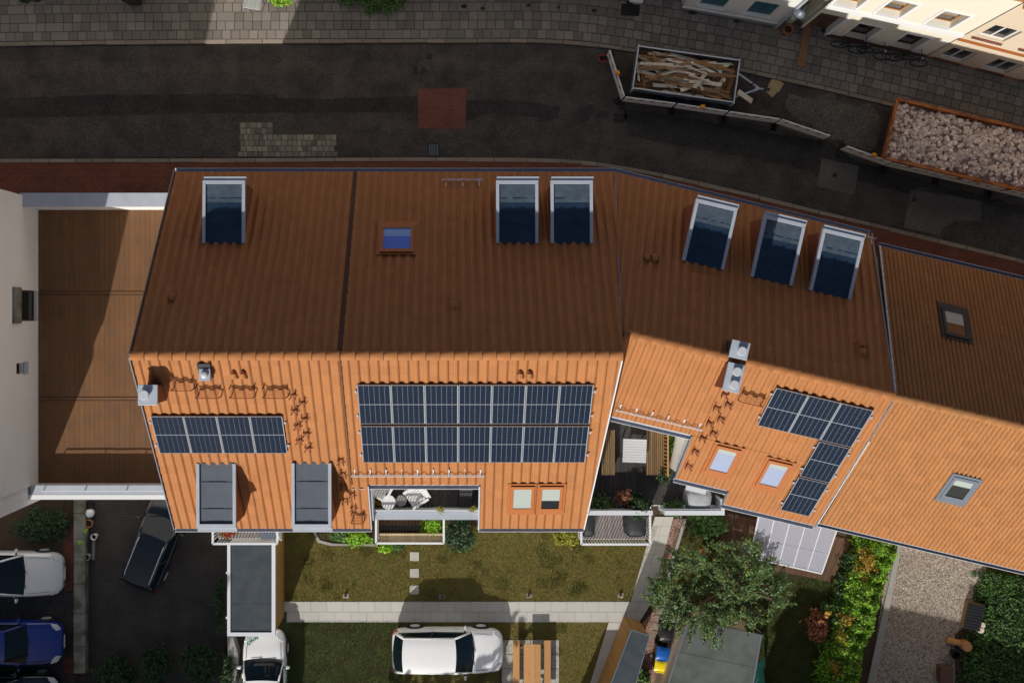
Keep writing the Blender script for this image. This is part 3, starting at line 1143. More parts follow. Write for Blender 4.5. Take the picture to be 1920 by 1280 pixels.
def dormer(house, sl, u0, u1, v0, v1, drop, membrane, front='zinc', bar=0.10):
    """flat-roofed dormer: its roof starts on the slope at v0 and runs level (drop) to its front at v1"""
    z0 = sl.zr - sl.m * v0 + 0.06
    z1 = z0 - drop

    def zt(v):
        return z0 + (z1 - z0) * (v - v0) / (v1 - v0)
    # cheeks
    cheeks = []
    vv = [v0 + 0.05, v1 - 0.08]
    for u, sgn in ((u0 + 0.03, 1), (u1 - 0.03, -1)):
        q = [sl.P(u, vv[0], -0.1), sl.P(u, vv[1], -0.1), sl.A(u, vv[1], zt(vv[1]) - 0.04), sl.A(u, vv[0], zt(vv[0]) - 0.04)]
        q2 = [sl.P(u + .06 * sgn, vv[0], -0.1), sl.P(u + .06 * sgn, vv[1], -0.1), sl.A(u + .06 * sgn, vv[1], zt(vv[1]) - 0.04), sl.A(u + .06 * sgn, vv[0], zt(vv[0]) - 0.04)]
        m_ = MB().hexa(q, q2)
        cheeks.append(fix(m_))
    core = fix(MB().hexa([sl.P(u0 + .10, v0 + .06, -.1), sl.P(u1 - .10, v0 + .06, -.1), sl.P(u1 - .10, v1 - .15, -.1), sl.P(u0 + .10, v1 - .15, -.1)],
                         [sl.A(u0 + .10, v0 + .06, zt(v0) - .06), sl.A(u1 - .10, v0 + .06, zt(v0) - .06), sl.A(u1 - .10, v1 - .15, z1 - .06), sl.A(u0 + .10, v1 - .15, z1 - .06)]))
    dm = part('dormer', core, 'roof_deck', house)
    for m_ in cheeks:
        part('cheek', m_, 'chimney_slate', dm)
    # front wall with window
    m_ = fix(MB().hexa([sl.P(u0 + .09, v1 - .08, -.1), sl.P(u1 - .09, v1 - .08, -.1), sl.P(u1 - .09, v1 - .14, -.1), sl.P(u0 + .09, v1 - .14, -.1)],
                       [sl.A(u0 + .09, v1 - .08, z1 - .05), sl.A(u1 - .09, v1 - .08, z1 - .05), sl.A(u1 - .09, v1 - .14, z1 - .05), sl.A(u0 + .09, v1 - .14, z1 - .05)]))
    part('window', m_, 'window_white', dm)
    m_ = fix(MB().hexa([sl.P(u0 + .2, v1 - .07, .12), sl.P(u1 - .2, v1 - .07, .12), sl.P(u1 - .2, v1 - .1, .12), sl.P(u0 + .2, v1 - .1, .12)],
                       [sl.A(u0 + .2, v1 - .07, z1 - .15), sl.A(u1 - .2, v1 - .07, z1 - .15), sl.A(u1 - .2, v1 - .1, z1 - .15), sl.A(u0 + .2, v1 - .1, z1 - .15)]))
    part('pane', m_, 'pane_dark', dm)

    def rbox(ua, ub, va, vb, h0, h1):
        return fix(MB().hexa([sl.A(ua, va, zt(va) + h0), sl.A(ub, va, zt(va) + h0), sl.A(ub, vb, zt(vb) + h0), sl.A(ua, vb, zt(vb) + h0)],
                             [sl.A(ua, va, zt(va) + h1), sl.A(ub, va, zt(va) + h1), sl.A(ub, vb, zt(vb) + h1), sl.A(ua, vb, zt(vb) + h1)]))
    # membrane as a fine grid that sags a little, so that it mirrors the sky unevenly
    gx, gy = 9, 14
    g = random.Random(int(u0 * 100) + int(v1 * 31))
    rows = []
    for j in range(gy + 1):
        v = v0 + 0.0 + (v1 - bar - v0) * j / gy
        row = []
        for i in range(gx + 1):
            u = u0 + bar + (u1 - u0 - 2 * bar) * i / gx
            row.append(sl.A(u, v, zt(v) + g.uniform(-0.006, 0.006) - 0.012 * math.sin(math.pi * i / gx)))
        rows.append(row)
    mm = MB().grid(rows)
    up = Vector(mm.v[1]) - Vector(mm.v[0])
    if up.cross(Vector(mm.v[gx + 1]) - Vector(mm.v[0])).z < 0:
        mm.f = [t[::-1] for t in mm.f]
    part('roof_membrane', mm, membrane, dm, smooth=True)
    if membrane == 'dormer_dark':  # wrinkled paler strip near the front, a painted reflection on the membrane
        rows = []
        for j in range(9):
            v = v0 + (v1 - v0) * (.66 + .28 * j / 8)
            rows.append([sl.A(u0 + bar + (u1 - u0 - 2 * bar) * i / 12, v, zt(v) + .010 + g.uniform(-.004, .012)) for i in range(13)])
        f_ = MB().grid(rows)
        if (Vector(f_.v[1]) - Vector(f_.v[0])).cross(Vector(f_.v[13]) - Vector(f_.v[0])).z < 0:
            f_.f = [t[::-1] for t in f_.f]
        part('sheen_strip', f_, 'dormer_sheen', dm, smooth=True)
    for k_ in (0.30, 0.72):
        v = v0 + (v1 - v0) * k_
        part('seam', rbox(u0 + bar, u1 - bar, v, v + 0.035, -0.01, 0.016), membrane, dm)
    part('side_trim', rbox(u0, u0 + bar, v0 + .02, v1 - bar - .002, -0.10, 0.075), front, dm)
    part('side_trim', rbox(u1 - bar, u1, v0 + .02, v1 - bar - .002, -0.10, 0.075), front, dm)
    part('front_trim', rbox(u0, u1, v1 - bar, v1 + 0.02, -0.12, 0.070), front, dm)
    part('front_gutter', rbox(u0 + .03, u1 + .03, v1 + 0.024, v1 + 0.15, -0.16, 0.02), 'zinc', dm)
    return dm


def vent_tile(house, sl, u, v):
    mb = MB()
    k = 7
    rows = []
    for vv, rr, hh in ((v - .14, .05, .06), (v - .04, .10, .21), (v + .08, .12, .25), (v + .11, .115, .24), (v + .112, .11, .0)):
        rows.append([sl.P(u + rr * math.cos(math.pi * i / (k - 1)), vv, .04 + hh * (0.35 + .65 * math.sin(math.pi * i / (k - 1)))) for i in range(k)])
    mb.grid(rows)
    part('vent_tile', mb, 'terracotta', house)


def chimney(house, x0, x1, y0, y1, zb, zt, pots, rz=0.0, ctr=None, side='chimney_slate'):
    """clad stack with a metal cap and round cowls; rotated by rz round its centre"""
    cx, cy = ctr if ctr else ((x0 + x1) / 2, (y0 + y1) / 2)

    def tr(mb):
        mb.v = [(*(lambda q: (q[0] + cx, q[1] + cy))(rot2((p[0] - cx, p[1] - cy), rz)), p[2]) for p in mb.v]
        return mb
    st = part('chimney', tr(MB().box(x0 + .03, x1 - .03, y0 + .03, y1 - .03, zb, zt - .07)), side, house)
    part('cap', tr(MB().box(x0 - .02, x1 + .02, y0 - .02, y1 + .02, zt - .07, zt)), 'zinc', st, bevel=0.012)
    for pxx, pyy, r in pots:
        m_ = MB().lathe((pxx, pyy), [(r * .8, zt + .001), (r * .8, zt + .10), (r, zt + .11), (r, zt + .15), (r * .92, zt + .165), (r * .9, zt + .166)], 22)
        part('cowl', tr(m_), 'alu', st)
    part('collar', tr(MB().box(x0 - .10, x1 + .10, y0 - .10, y1 + .10, zb + .0, zb + .05)), 'zinc_dark', st)
    return st


def tread(house, sl, u, v, wide=0.20, mat='step_metal'):
    """single roof step: two bent brackets and a tread plate"""
    n_ = sl.N()
    mb = MB()
    w = wide / 2
    for s in (-1, 1):
        mb.beam(sl.P(u + s * w, v - .20, .08), sl.P(u + s * w, v + .06, .10), .026, .016)
        mb.beam(sl.P(u + s * w, v + .06, .09), sl.P(u + s * (w + .035), v + .10, .33), .026, .022)
        mb.beam(sl.P(u + s * w, v - .10, .09), sl.P(u + s * (w + .01), v - .04, .27), .024, .020)
    st = part('roof_step', mb, mat, house)
    part('tread', fix(MB().hexa([sl.P(u - w, v - .03, .17), sl.P(u + w, v - .03, .17), sl.P(u + w, v + .03, .18), sl.P(u - w, v + .03, .18)],
                                [sl.P(u - w, v - .03, .185), sl.P(u + w, v - .03, .185), sl.P(u + w, v + .03, .195), sl.P(u - w, v + .03, .195)])), 'step_metal', st)
    return st


def platform(house, sl, u, v, w, mat='step_metal'):
    """sweep's platform: brackets, end frames and grating bars"""
    mb = MB()
    for s in (-1, 1):
        a = u + s * w / 2
        mb.beam(sl.P(a, v - .22, .05), sl.P(a, v + .22, .06), .025, .02)
        mb.beam(sl.P(a, v + .20, .06), sl.P(a, v + .22, .50), .026, .024)
        mb.beam(sl.P(a, v - .10, .05), sl.P(a, v - .05, .34), .026, .024)
    pf = part('sweep_platform', mb, mat, house)
    for k in range(5):
        part('bar', MB().beam(sl.A(u - w / 2, v - .06 + .055 * k, sl.P(u, v, .26)[2]), sl.A(u + w / 2, v - .06 + .055 * k, sl.P(u, v, .26)[2]), .014, .02), mat, pf)
    part('rim', MB().beam(sl.A(u - w / 2, v + .23, sl.P(u, v, .27)[2]), sl.A(u + w / 2, v + .23, sl.P(u, v, .27)[2]), .03, .03), mat, pf)
    return pf


def snow_guard(house, sl, u0, u1, v, nb, mat='white_metal', h=0.20):
    sg = part('snow_guard', MB().tube([sl.P(u0, v, h + .05), sl.P(u1, v, h + .05)], .014, 6), mat, house)
    part('rail', MB().tube([sl.P(u0, v - .02, .10), sl.P(u1, v - .02, .10)], .011, 6), mat, sg)
    L = u1 - u0
    k = int(L / 0.09)
    mb = MB()
    for i in range(k + 1):
        mb.beam(sl.P(u0 + L * i / k, v - .02, .10), sl.P(u0 + L * i / k, v, h + .05), .008, .008)
    part('grille', mb, mat, sg)
    for i in range(nb):
        u = u0 + L * (i + .25) / (nb - .5)
        m_ = MB().beam(sl.P(u, v - .24, .10), sl.P(u, v + .02, .09), .035, .014)
        m_.beam(sl.P(u, v, .06), sl.P(u, v, h + .07), .035, .016)
        part('bracket', m_, mat, sg)
    return sg


# ------------------------------------------------------------------ geometry of the terrace of houses
PITCH = 0.90
RY, ZR, ZE = -1.264, 12.5, 6.92
N1 = Slope((-9.78, RY), (1, 0), (0, 1), ZR, PITCH)        # street side of the first two houses
S1 = Slope((-9.78, RY), (1, 0), (0, -1), ZR, PITCH)       # garden side
YN, YS = 4.93, -7.46
E3 = (0.9736, -0.2284)
N3v = (0.2284, 0.9736)
R3 = (5.34, -0.637)
ZR3 = 11.83
N3 = Slope(R3, E3, N3v, ZR3, PITCH)
S3 = Slope(R3, E3, (-N3v[0], -N3v[1]), ZR3, PITCH)
R4 = (13.52, -2.566)
ZR4 = 11.55
N4 = Slope(R4, E3, N3v, ZR4, PITCH)
S4 = Slope(R4, E3, (-N3v[0], -N3v[1]), ZR4, PITCH)


def bl(y):
    """party line between the straight and the turned houses"""
    return 4.99 + 0.0871 * (y - RY)


# ============ first house (west end)
h1 = thing('terraced_house', 'west end house of the orange tiled row, gable beside the brown flat roof', 'house', (-6.6, -1.2, 0))
wall = MB()
pf = [(YS + .35, 0), (YN - .35, 0), (YN - .35, ZE), (RY, ZR - .25), (YS + .35, ZE)]
n_ = len(pf)
for X0, X1 in ((-9.62, -3.49),):
    wall.add([(X0, a, b) for a, b in pf] + [(X1, a, b) for a, b in pf], [tuple(range(n_ - 1, -1, -1)), tuple(range(n_, 2 * n_))] + [(i, (i + 1) % n_, n_ + (i + 1) % n_, n_ + i) for i in range(n_)])
part('wall', wall, 'render_white', h1)
P1n = [[(-9.78, RY), (-3.48, RY), (-3.48, YN), (-9.78, YN)]]
P1s = [[(-9.78, YS), (-3.48, YS), (-3.48, RY), (-9.78, RY)], [(-3.48, YS), (-2.95, YS), (-2.95, -5.72), (-3.48, -5.72)]]
deck(h1, N1, P1n)
deck(h1, S1, P1s)
TW, TC = 0.300, 0.310
lay_tiles(h1, N1, P1n, TW, TC, 'terracotta', PROF, 140)
lay_tiles(h1, S1, P1s, TW, TC, 'terracotta', PROF, 160, hide=[[(-9.7, -4.6), (-5.3, -4.6), (-5.3, -3.1), (-9.7, -3.1)]])
ridge(h1, (-9.78, RY), (-3.50, RY), ZR + .0, 'terracotta')
gutter(h1, (-9.80, YN + .06, ZE - .05), (-3.49, YN + .06, ZE - .05))
gutter(h1, (-9.80, YS - .06, ZE - .05), (-2.93, YS - .06, ZE - .05))
for ys, sl in ((YN, N1), (YS, S1)):
    mb = MB().beam((-9.80, RY, ZR + .02), (-9.80, ys, ZE + .02), .03, .16)
    part('verge_trim', mb, 'zinc_dark', h1)
mb = MB().beam((-2.935, -5.72, ZE + .02 + PITCH * 1.74), (-2.935, YS, ZE + .02), .03, .14)
part('verge_trim', mb, 'zinc', h1)
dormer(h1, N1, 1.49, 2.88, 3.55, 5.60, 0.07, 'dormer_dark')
dormer(h1, S1, 1.28, 2.57, 3.62, 5.72, 0.05, 'dormer_grey')
dormer(h1, S1, 4.40, 5.70, 3.60, 5.72, 0.05, 'dormer_grey')
chimney(h1, -9.50, -8.95, -2.72, -2.14, 10.9, 12.62, [(-9.30, -2.42, .15)])
mb = MB()
u_, v_ = S1.uv(386, 697)
vc = part('vent_stack', obox(S1, u_ - .20, u_ + .20, v_ - .26, v_ + .20, -.05, .16), 'lead_black', h1)
cx_, cy_ = S1.plan(u_ + .02, v_ + .06)
zc = S1.P(u_, v_)[2]
part('cap', MB().box(cx_ - .17, cx_ + .17, cy_ - .20, cy_ + .16, zc + .1, zc + .30), 'zinc', vc)
part('cowl', MB().lathe((cx_, cy_ - .01), [(.11, zc + .30), (.11, zc + .36), (.09, zc + .38)], 18), 'alu', vc, smooth=True)
for a, b in ((440, 703), (457, 703)):
    vent_tile(h1, S1, *S1.uv(a, b))
vent_tile(h1, N1, *N1.uv(325, 555))
for a, b, w in ((343, 717, .62), (392, 731, .72), (455, 731, .72), (517, 731, .72)):
    u_, v_ = S1.uv(a, b)
    platform(h1, S1, u_, v_, w)
u_, v_ = S1.uv(671, 966)
platform(h1, S1, u_, v_, .42)
for a, b in ((1133, 300), (1197, 350), (1145, 405), (1212, 460), (1165, 510), (1225, 560), (1177, 610), (1237, 660), (1460, 750), (1478, 840), (1480, 925),
             (1537, 980), (1490, 1020), (1547, 1070)):
    tread(h1, S1, *S1.uv(240 + a / 3.657, 660 + b / 3.657), .15)

# ============ second house (middle)
h2 = thing('terraced_house', 'middle house of the orange tiled row with fourteen solar panels and cut-in roof terrace', 'house', (0.8, -1.2, 0))
P2n = [[(-3.48, RY), (bl(RY), RY), (bl(YN), YN), (-3.48, YN)]]
NZ = -5.72
P2s = [[(-3.48, NZ), (bl(NZ), NZ), (bl(RY), RY), (-3.48, RY)], [(0.80, YS), (bl(YS), YS), (bl(NZ), NZ), (0.80, NZ)]]
# walls: body up to the terrace floor, then the upper storey set back behind the terrace
TF2 = 6.30
wall = MB().prism([(-3.48, YN - .35), (-3.48, YS + .35), (bl(YS) - .02, YS + .35), (bl(YN) - .02, YN - .35)], 0, TF2 - .1)
part('wall', wall, 'render_white', h2)
mb = MB()
prof_up = [(YN - .35, TF2 - .1), (YN - .35, ZE), (RY, ZR - .25), (NZ + .25, ZR - .25 - PITCH * (RY - NZ - .25)), (NZ + .25, TF2 - .1)]
for xa, xb in ((-3.47, None),):
    A_ = [(xa, a, b) for a, b in prof_up]
    B_ = [(bl(a) - .03, a, b) for a, b in prof_up]
    k = len(A_)
    mb.add(A_ + B_, [tuple(range(k)), tuple(range(2 * k - 1, k - 1, -1))] + [(i, k + i, k + (i + 1) % k, (i + 1) % k) for i in range(k)])
part('upper_wall', mb, 'render_white', h2)
mb = MB()
pr = [(NZ + .24, TF2 - .1), (YS + .35, TF2 - .1), (YS + .35, ZE), (NZ + .24, ZE + PITCH * (NZ + .24 - YS - .35) - .02)]
A_ = [(0.92, a, b) for a, b in pr]
B_ = [(bl(a) - .03, a, b) for a, b in pr]
mb.add(A_ + B_, [(0, 1, 2, 3), (7, 6, 5, 4), (0, 4, 5, 1), (1, 5, 6, 2), (2, 6, 7, 3), (3, 7, 4, 0)])
part('upper_wall', mb, 'render_white', h2)
deck(h2, N1, P2n)
deck(h2, S1, P2s)
lay_tiles(h2, N1, P2n, TW, TC, 'terracotta', PROF, 140)
lay_tiles(h2, S1, P2s, TW, TC, 'terracotta', PROF, 160, hide=[[(-3.1, -4.9), (4.3, -4.9), (4.3, -2.1), (-3.1, -2.1)]])
ridge(h2, (-3.46, RY), (bl(RY), RY), ZR, 'terracotta')
gutter(h2, (-3.49, YN + .06, ZE - .05), (bl(YN), YN + .06, ZE - .05))
gutter(h2, (0.78, YS - .06, ZE - .05), (bl(YS), YS - .06, ZE - .05))
zn = ZE + PITCH * (NZ - YS)
gutter(h2, (-3.49, NZ - .07, zn - .05), (0.78, NZ - .07, zn - .05), r=.085)
part('verge_trim', MB().beam((0.785, NZ, zn + .02), (0.785, YS, ZE + .02), .05, .16), 'zinc', h2)
part('verge_trim', MB().beam((-3.48, RY, ZR + .055), (-3.48, NZ, zn + .055), .035, .02), 'roof_deck', h2)
part('party_joint', MB().beam((-3.48, RY, ZR + .05), (-3.48, YN, ZE + .05), .16, .03), 'roof_deck', h2)
part('verge_trim', MB().beam((bl(RY), RY - .08, ZR + .03), (bl(YS), YS, ZE + .03), .04, .12), 'white_metal', h2)
part('valley_joint', MB().beam((bl(YN), YN, ZE + .05), (bl(RY), RY, ZR + .05), .035, .02), 'zinc_dark', h2)
for a in (930, 1032):
    x0 = (a - 855) / 57.15
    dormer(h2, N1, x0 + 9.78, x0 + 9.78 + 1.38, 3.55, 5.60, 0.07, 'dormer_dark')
u_, v_ = N1.uv(745, 447)
roof_window(h2, N1, u_, v_, 1.10, .92, 'terracotta_trim', 'pane_sky_light', (.60, 'pane_sky'), h=.20)
for a, sp in ((978.5, None), (1031.5, (.58, 'blind'))):
    u_, v_ = S1.uv(a, 934)
    roof_window(h2, S1, u_, v_, .80, .96, 'terracotta_trim', 'blind' if sp is None else 'pane_dark', sp)
for a, b in ((975, 703), (992, 703)):
    vent_tile(h2, S1, *S1.uv(a, b))
vent_tile(h2, N1, *N1.uv(852, 572))
u_, v_ = S1.uv(657, 892)
u2_, _ = S1.uv(908, 890)
snow_guard(h2, S1, u_ + .03, u2_, v_ - .02, 9)
u_, v_ = N1.uv(829, 332)
u2_, _ = N1.uv(906, 332)
snow_guard(h2, N1, u_, u2_, v_ - .12, 3)

# roof terrace of the middle house
fl = MB()
y0 = NZ + .24
k = 0
x = -2.9
while x < .72:
    part('deck_board', MB().box(x, min(x + .135, .78), YS + .62, y0, TF2 - .06, TF2 + rnd.uniform(-.002, .002)), 'wood_deck_dark', h2)
    x += .142
part('terrace_side', MB().hexa([(-2.94, YS + .30, TF2 - .1), (-2.86, YS + .30, TF2 - .1), (-2.86, y0, TF2 - .1), (-2.94, y0, TF2 - .1)],
                               [(-2.94, YS + .30, ZE + .20), (-2.86, YS + .30, ZE + .20), (-2.86, y0, zn + .1), (-2.94, y0, zn + .1)]), 'render_white', h2)
part('terrace_side', MB().hexa([(.80, YS + .30, TF2 - .1), (.90, YS + .30, TF2 - .1), (.90, y0, TF2 - .1), (.80, y0, TF2 - .1)],
                               [(.80, YS + .30, ZE + .20), (.90, YS + .30, ZE + .20), (.90, y0, zn + .0), (.80, y0, zn + .0)]), 'render_white', h2)
part('terrace_parapet', MB().box(-2.92, .80, YS + .34, YS + .60, TF2 - .1, ZE - .03), 'render_white', h2)
part('parapet_cap', MB().box(-2.95, .79, YS + .30, YS + .58, ZE - .026, ZE + .03), 'zinc', h2)
rl_ = part('terrace_railing', MB().beam((-2.95, YS + .64, ZE + .16), (.78, YS + .64, ZE + .16), .045, .04), 'white_metal', h2)
for i in range(38):
    xx = -2.9 + i * .099
    part('baluster', MB().beam((xx, YS + .64, TF2 + .1), (xx, YS + .64, ZE + .14), .02, .03), 'white_metal', rl_)

# ============ third house (turned)
h3 = thing('terraced_house', 'turned house of the orange tiled row with five solar panels and a slatted bench terrace', 'house', (9.5, -1.8, 0))
P3n = [[(bl(-.57), -.57), (13.37, -2.50), (14.42, 2.75), (bl(YN), YN)]]
UA, UB = 8.27, 8.30
P3s = [[(bl(-.57) + .05, -.57), (bl(-3.29) + .05, -3.29), S3.plan(UB, 2.71), S3.plan(UA, 0)],
       [S3.plan(3.06, 2.71), S3.plan(3.16, 4.33), S3.plan(UB, 4.33), S3.plan(UB, 2.71)],
       [S3.plan(5.02, 4.33), S3.plan(5.06, 4.86), S3.plan(UB, 4.86), S3.plan(UB, 4.33)]]
deck(h3, N3, P3n)
deck(h3, S3, P3s)
lay_tiles(h3, N3, P3n, TW, TC, 'terracotta', PROF, 140)
lay_tiles(h3, S3, P3s, TW, TC, 'terracotta', PROF, 160, hide=[[S3.plan(4.8, .5), S3.plan(7.9, .5), S3.plan(7.9, 1.9), S3.plan(4.8, 1.9)][::-1],
                                                               [S3.plan(6.8, 1.9), S3.plan(7.9, 1.9), S3.plan(7.9, 4.6), S3.plan(6.8, 4.6)][::-1]])
ridge(h3, S3.plan(-.2, 0), S3.plan(UA, 0), ZR3, 'terracotta')
TF3 = 5.75
ib = .3
fp = [(bl(YN - .35), YN - .4), (14.30, 2.45), S3.plan(UB - .05, 4.5), S3.plan(4.9, 4.1), S3.plan(3.3, 4.1), S3.plan(3.2, 2.4), (bl(-3.0) + .03, -3.0)]
part('wall', MB().prism([(bl(YN - .35), YN - .4), (14.28, 2.45), S3.plan(UB - .05, 4.55), (9.1, -6.35), (7.2, -6.89), (bl(-6.9) + .03, -6.89)], 0, TF3 - .1), 'render_white', h3)
mb = MB()
a0 = [(bl(4.5) + .02, 4.5), (14.26, 2.45), (13.33, -2.48), (bl(-.6) + .02, -.6)]
zz = [ZE - .12, ZE - .12, ZR3 - .3, ZR3 - .3]
mb.add([(*p, TF3 - .1) for p in a0] + [(*p, z) for p, z in zip(a0, zz)], [(0, 1, 2, 3), (7, 6, 5, 4), (0, 4, 5, 1), (1, 5, 6, 2), (2, 6, 7, 3), (3, 7, 4, 0)])
part('upper_wall', mb, 'render_white', h3)


def s3_block(u0, u1, v0, v1):
    q = [S3.plan(u0, v0), S3.plan(u1, v0), S3.plan(u1, v1), S3.plan(u0, v1)]
    zt = [S3.P(0, v0)[2] - .2, S3.P(0, v0)[2] - .2, S3.P(0, v1)[2] - .2, S3.P(0, v1)[2] - .2]
    m_ = MB().hexa([(*p, TF3 - .1) for p in q], [(*p, z) for p, z in zip(q, zt)])
    return fix(m_)


part('upper_wall', s3_block(.25, UB - .06, 0.01, 2.5), 'render_white', h3)
part('upper_wall', s3_block(3.22, UB - .06, 2.503, 4.15), 'render_white', h3)
part('upper_wall', s3_block(5.15, UB - .06, 4.153, 4.6), 'render_white', h3)
e_n = [N3.P(-.05, 5.47, 0)[:2]]
gutter(h3, (bl(YN) + .01, YN + .06, ZE - .05), (14.44, 2.75 + .06, ZE - .05))
gutter(h3, (*S3.plan(.05, 2.78), S3.P(0, 2.71)[2] - .05), (*S3.plan(3.06, 2.78), S3.P(0, 2.71)[2] - .05), r=.085)
gutter(h3, (*S3.plan(3.14, 4.40), S3.P(0, 4.33)[2] - .05), (*S3.plan(5.02, 4.40), S3.P(0, 4.33)[2] - .05), r=.085)
gutter(h3, (*S3.plan(5.04, 4.93), S3.P(0, 4.86)[2] - .05), (*S3.plan(UB, 4.93), S3.P(0, 4.86)[2] - .05), r=.085)
part('verge_trim', MB().beam(S3.P(3.05, 2.71, .02), S3.P(3.15, 4.33, .02), .04, .14), 'zinc_dark', h3)
part('verge_trim', MB().beam(S3.P(5.01, 4.33, .02), S3.P(5.05, 4.86, .02), .04, .14), 'zinc_dark', h3)
part('verge_trim', MB().beam(N3.P(8.27, 0, .03), (14.43, 2.75, ZE + .05), .04, .16), 'zinc_dark', h3)
part('verge_trim', MB().beam(S3.P(UB + .01, 0.05, .02), S3.P(UB + .01, 4.86, .02), .04, .14), 'zinc_dark', h3)
for u0 in (1.45, 3.74, 5.71):
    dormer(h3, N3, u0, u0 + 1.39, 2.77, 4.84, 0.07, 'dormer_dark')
for a, b in ((1353, 863), (1448, 890)):
    u_, v_ = S3.uv(a, b)
    roof_window(h3, S3, u_, v_, .80, .98, 'terracotta_trim', 'blind_blue', (.16, 'blind'))
for a, b in ((1213, 482), (1227, 484)):
    vent_tile(h3, N3, *N3.uv(a, b))
for a, b in ((1613, 644), (1615, 659)):
    vent_tile(h3, N3, *N3.uv(a, b))
rz3 = math.atan2(E3[1], E3[0])
x_, y_ = W(1376, 708, 12.35)
chimney(h3, x_ - .24, x_ + .24, y_ - .42, y_ + .42, 10.6, 12.35, [(x_ + .03, y_ + .20, .14), (x_ + .03, y_ - .20, .14)], rz3)
x_, y_ = W(1387, 656, 12.35)
chimney(h3, x_ - .26, x_ + .26, y_ - .25, y_ + .25, 11.0, 12.35, [(x_ + .05, y_ - .02, .14)], rz3, side='lead_black')
u_, v_ = S3.uv(1080 + 1107 / 3.369, 620 + 415 / 3.369)
platform(h3, S3, u_, v_, .70)
for a, b in ((933, 405), (955, 470), (882, 490), (908, 560), (838, 585), (862, 650), (795, 680), (747, 765), (705, 855)):
    tread(h3, S3, *S3.uv(1080 + a / 3.369, 620 + b / 3.369), .15)
u_, v_ = S3.uv(1151, 768)
u2_, v2_ = S3.uv(1315, 806)
snow_guard(h3, S3, u_ + .02, u2_, (v_ + v2_) / 2, 6)
u_, v_ = N3.uv(1598, 436)
u2_, _ = N3.uv(1638, 447)
snow_guard(h3, N3, u_, u2_, v_ - .05, 2)

# terrace of the third house
tp = [(bl(-3.0) + .05, -3.05), S3.plan(3.2, 2.5), S3.plan(3.25, 4.2), S3.plan(4.95, 4.2), (9.30, -6.5), (9.30, -6.85), (bl(-6.85) + .08, -6.85)]
part('terrace_floor', MB().prism(tp, TF3 - .099, TF3 - .03), 'lead_black', h3)
x = 4.75
while x < 9.25:
    q = [(x, -6.84), (x + .135, -6.84), (x + .135, -2.9), (x, -2.9)]
    # clip each board to the terrace outline
    lo, hi = -6.84, -2.9
    cxm = x + .07
    hi = min(hi, S3.plan(.0, 2.5)[1] + (cxm - S3.plan(.0, 2.5)[0]) * (E3[1] / E3[0]))
    if cxm > 7.35:
        hi = min(hi, S3.plan(3.2, 4.2)[1] + (cxm - S3.plan(3.2, 4.2)[0]) * (E3[1] / E3[0]))
    lo2 = lo
    if cxm < bl(-3.0) + .1:
        hi = min(hi, RY + (cxm - .06 - 4.99) / .0871)
    if hi > lo + .1:
        part('deck_board', MB().box(x, x + .134, lo, hi, TF3 - .03, TF3 + rnd.uniform(-.002, .002)), 'wood_deck_dark', h3)
    x += .142
part('terrace_parapet', MB().box(bl(-7) + .06, 6.90, -7.06, -6.90, TF3 - .4, 6.62), 'white_metal', h3)
part('terrace_parapet', MB().box(7.32, 9.42, -7.06, -6.90, TF3 - .4, 6.62), 'white_metal', h3)
part('terrace_parapet', MB().box(9.30, 9.42, -6.898, -6.55, TF3 - .4, 6.62), 'white_metal', h3)
rl_ = part('terrace_railing', MB().beam((7.3, -6.86, 6.58), (9.28, -6.86, 6.58), .03, .03), 'zinc', h3)
for i in range(22):
    part('baluster', MB().beam((7.34 + i * .09, -6.86, TF3), (7.34 + i * .09, -6.86, 6.56), .014, .014), 'zinc', rl_)

# ============ fourth house (old tiles, east)
h4 = thing('terraced_house', 'east house of the row with old weathered small orange tiles', 'house', (18.5, -4.0, 0))
P4n = [[N4.plan(0.02, 0), N4.plan(11, 0), N4.plan(11, 5.05), N4.plan(0.02, 5.05)]]
P4s = [[S4.plan(0.02, 0), S4.plan(0.12, 4.75), S4.plan(11, 4.75), S4.plan(11, 0)]]
deck(h4, N4, P4n)
deck(h4, S4, P4s)
lay_tiles(h4, N4, P4n, .30, .262, 'terracotta_old', PROF2, 120)
lay_tiles(h4, S4, P4s, .30, .255, 'terracotta_old', PROF2, 180)
ridge(h4, N4.plan(0.0, 0), N4.plan(11, 0), ZR4, 'terracotta_old', .36, .115)
q = [N4.plan(.06, 4.7), N4.plan(10.9, 4.7), S4.plan(10.9, 4.4), S4.plan(.18, 4.4)]
part('wall', MB().prism(q, 0, 6.95), 'render_beige', h4)
q = [N4.plan(.06, 4.7), N4.plan(.06, 0), S4.plan(.18, 4.4)]
zq = [6.9, ZR4 - .2, 6.9]
q2 = [N4.plan(10.9, 4.7), N4.plan(10.9, 0), S4.plan(10.9, 4.4)]
m_ = MB().add([(*p, z) for p, z in zip(q, zq)] + [(*p, z) for p, z in zip(q2, zq)], [(0, 1, 2), (5, 4, 3), (0, 3, 4, 1), (1, 4, 5, 2), (2, 5, 3, 0)])
part('gable_wall', fix(m_), 'render_beige', h4)
gutter(h4, (*N4.plan(0, 5.12), N4.P(0, 5.05)[2] - .04), (*N4.plan(11, 5.12), N4.P(0, 5.05)[2] - .04), r=.06, mat='zinc_dark')
gutter(h4, (*S4.plan(.1, 4.82), S4.P(0, 4.75)[2] - .04), (*S4.plan(11, 4.82), S4.P(0, 4.75)[2] - .04), r=.06, mat='zinc_dark')
part('verge_flashing', obox(S4, -.13, .06, 1.55, 4.78, .03, .10), 'white_metal', h4)
part('verge_strip', MB().beam(N4.P(.03, 0.05, .05), N4.P(.03, 5.05, .05), .05, .06), 'stone_white', h4)
u_, v_ = N4.uv(1788, 605)
roof_window(h4, N4, u_, v_, .82, .95, 'lead_black', 'blind', (.45, 'pane_dark'), h=.16)
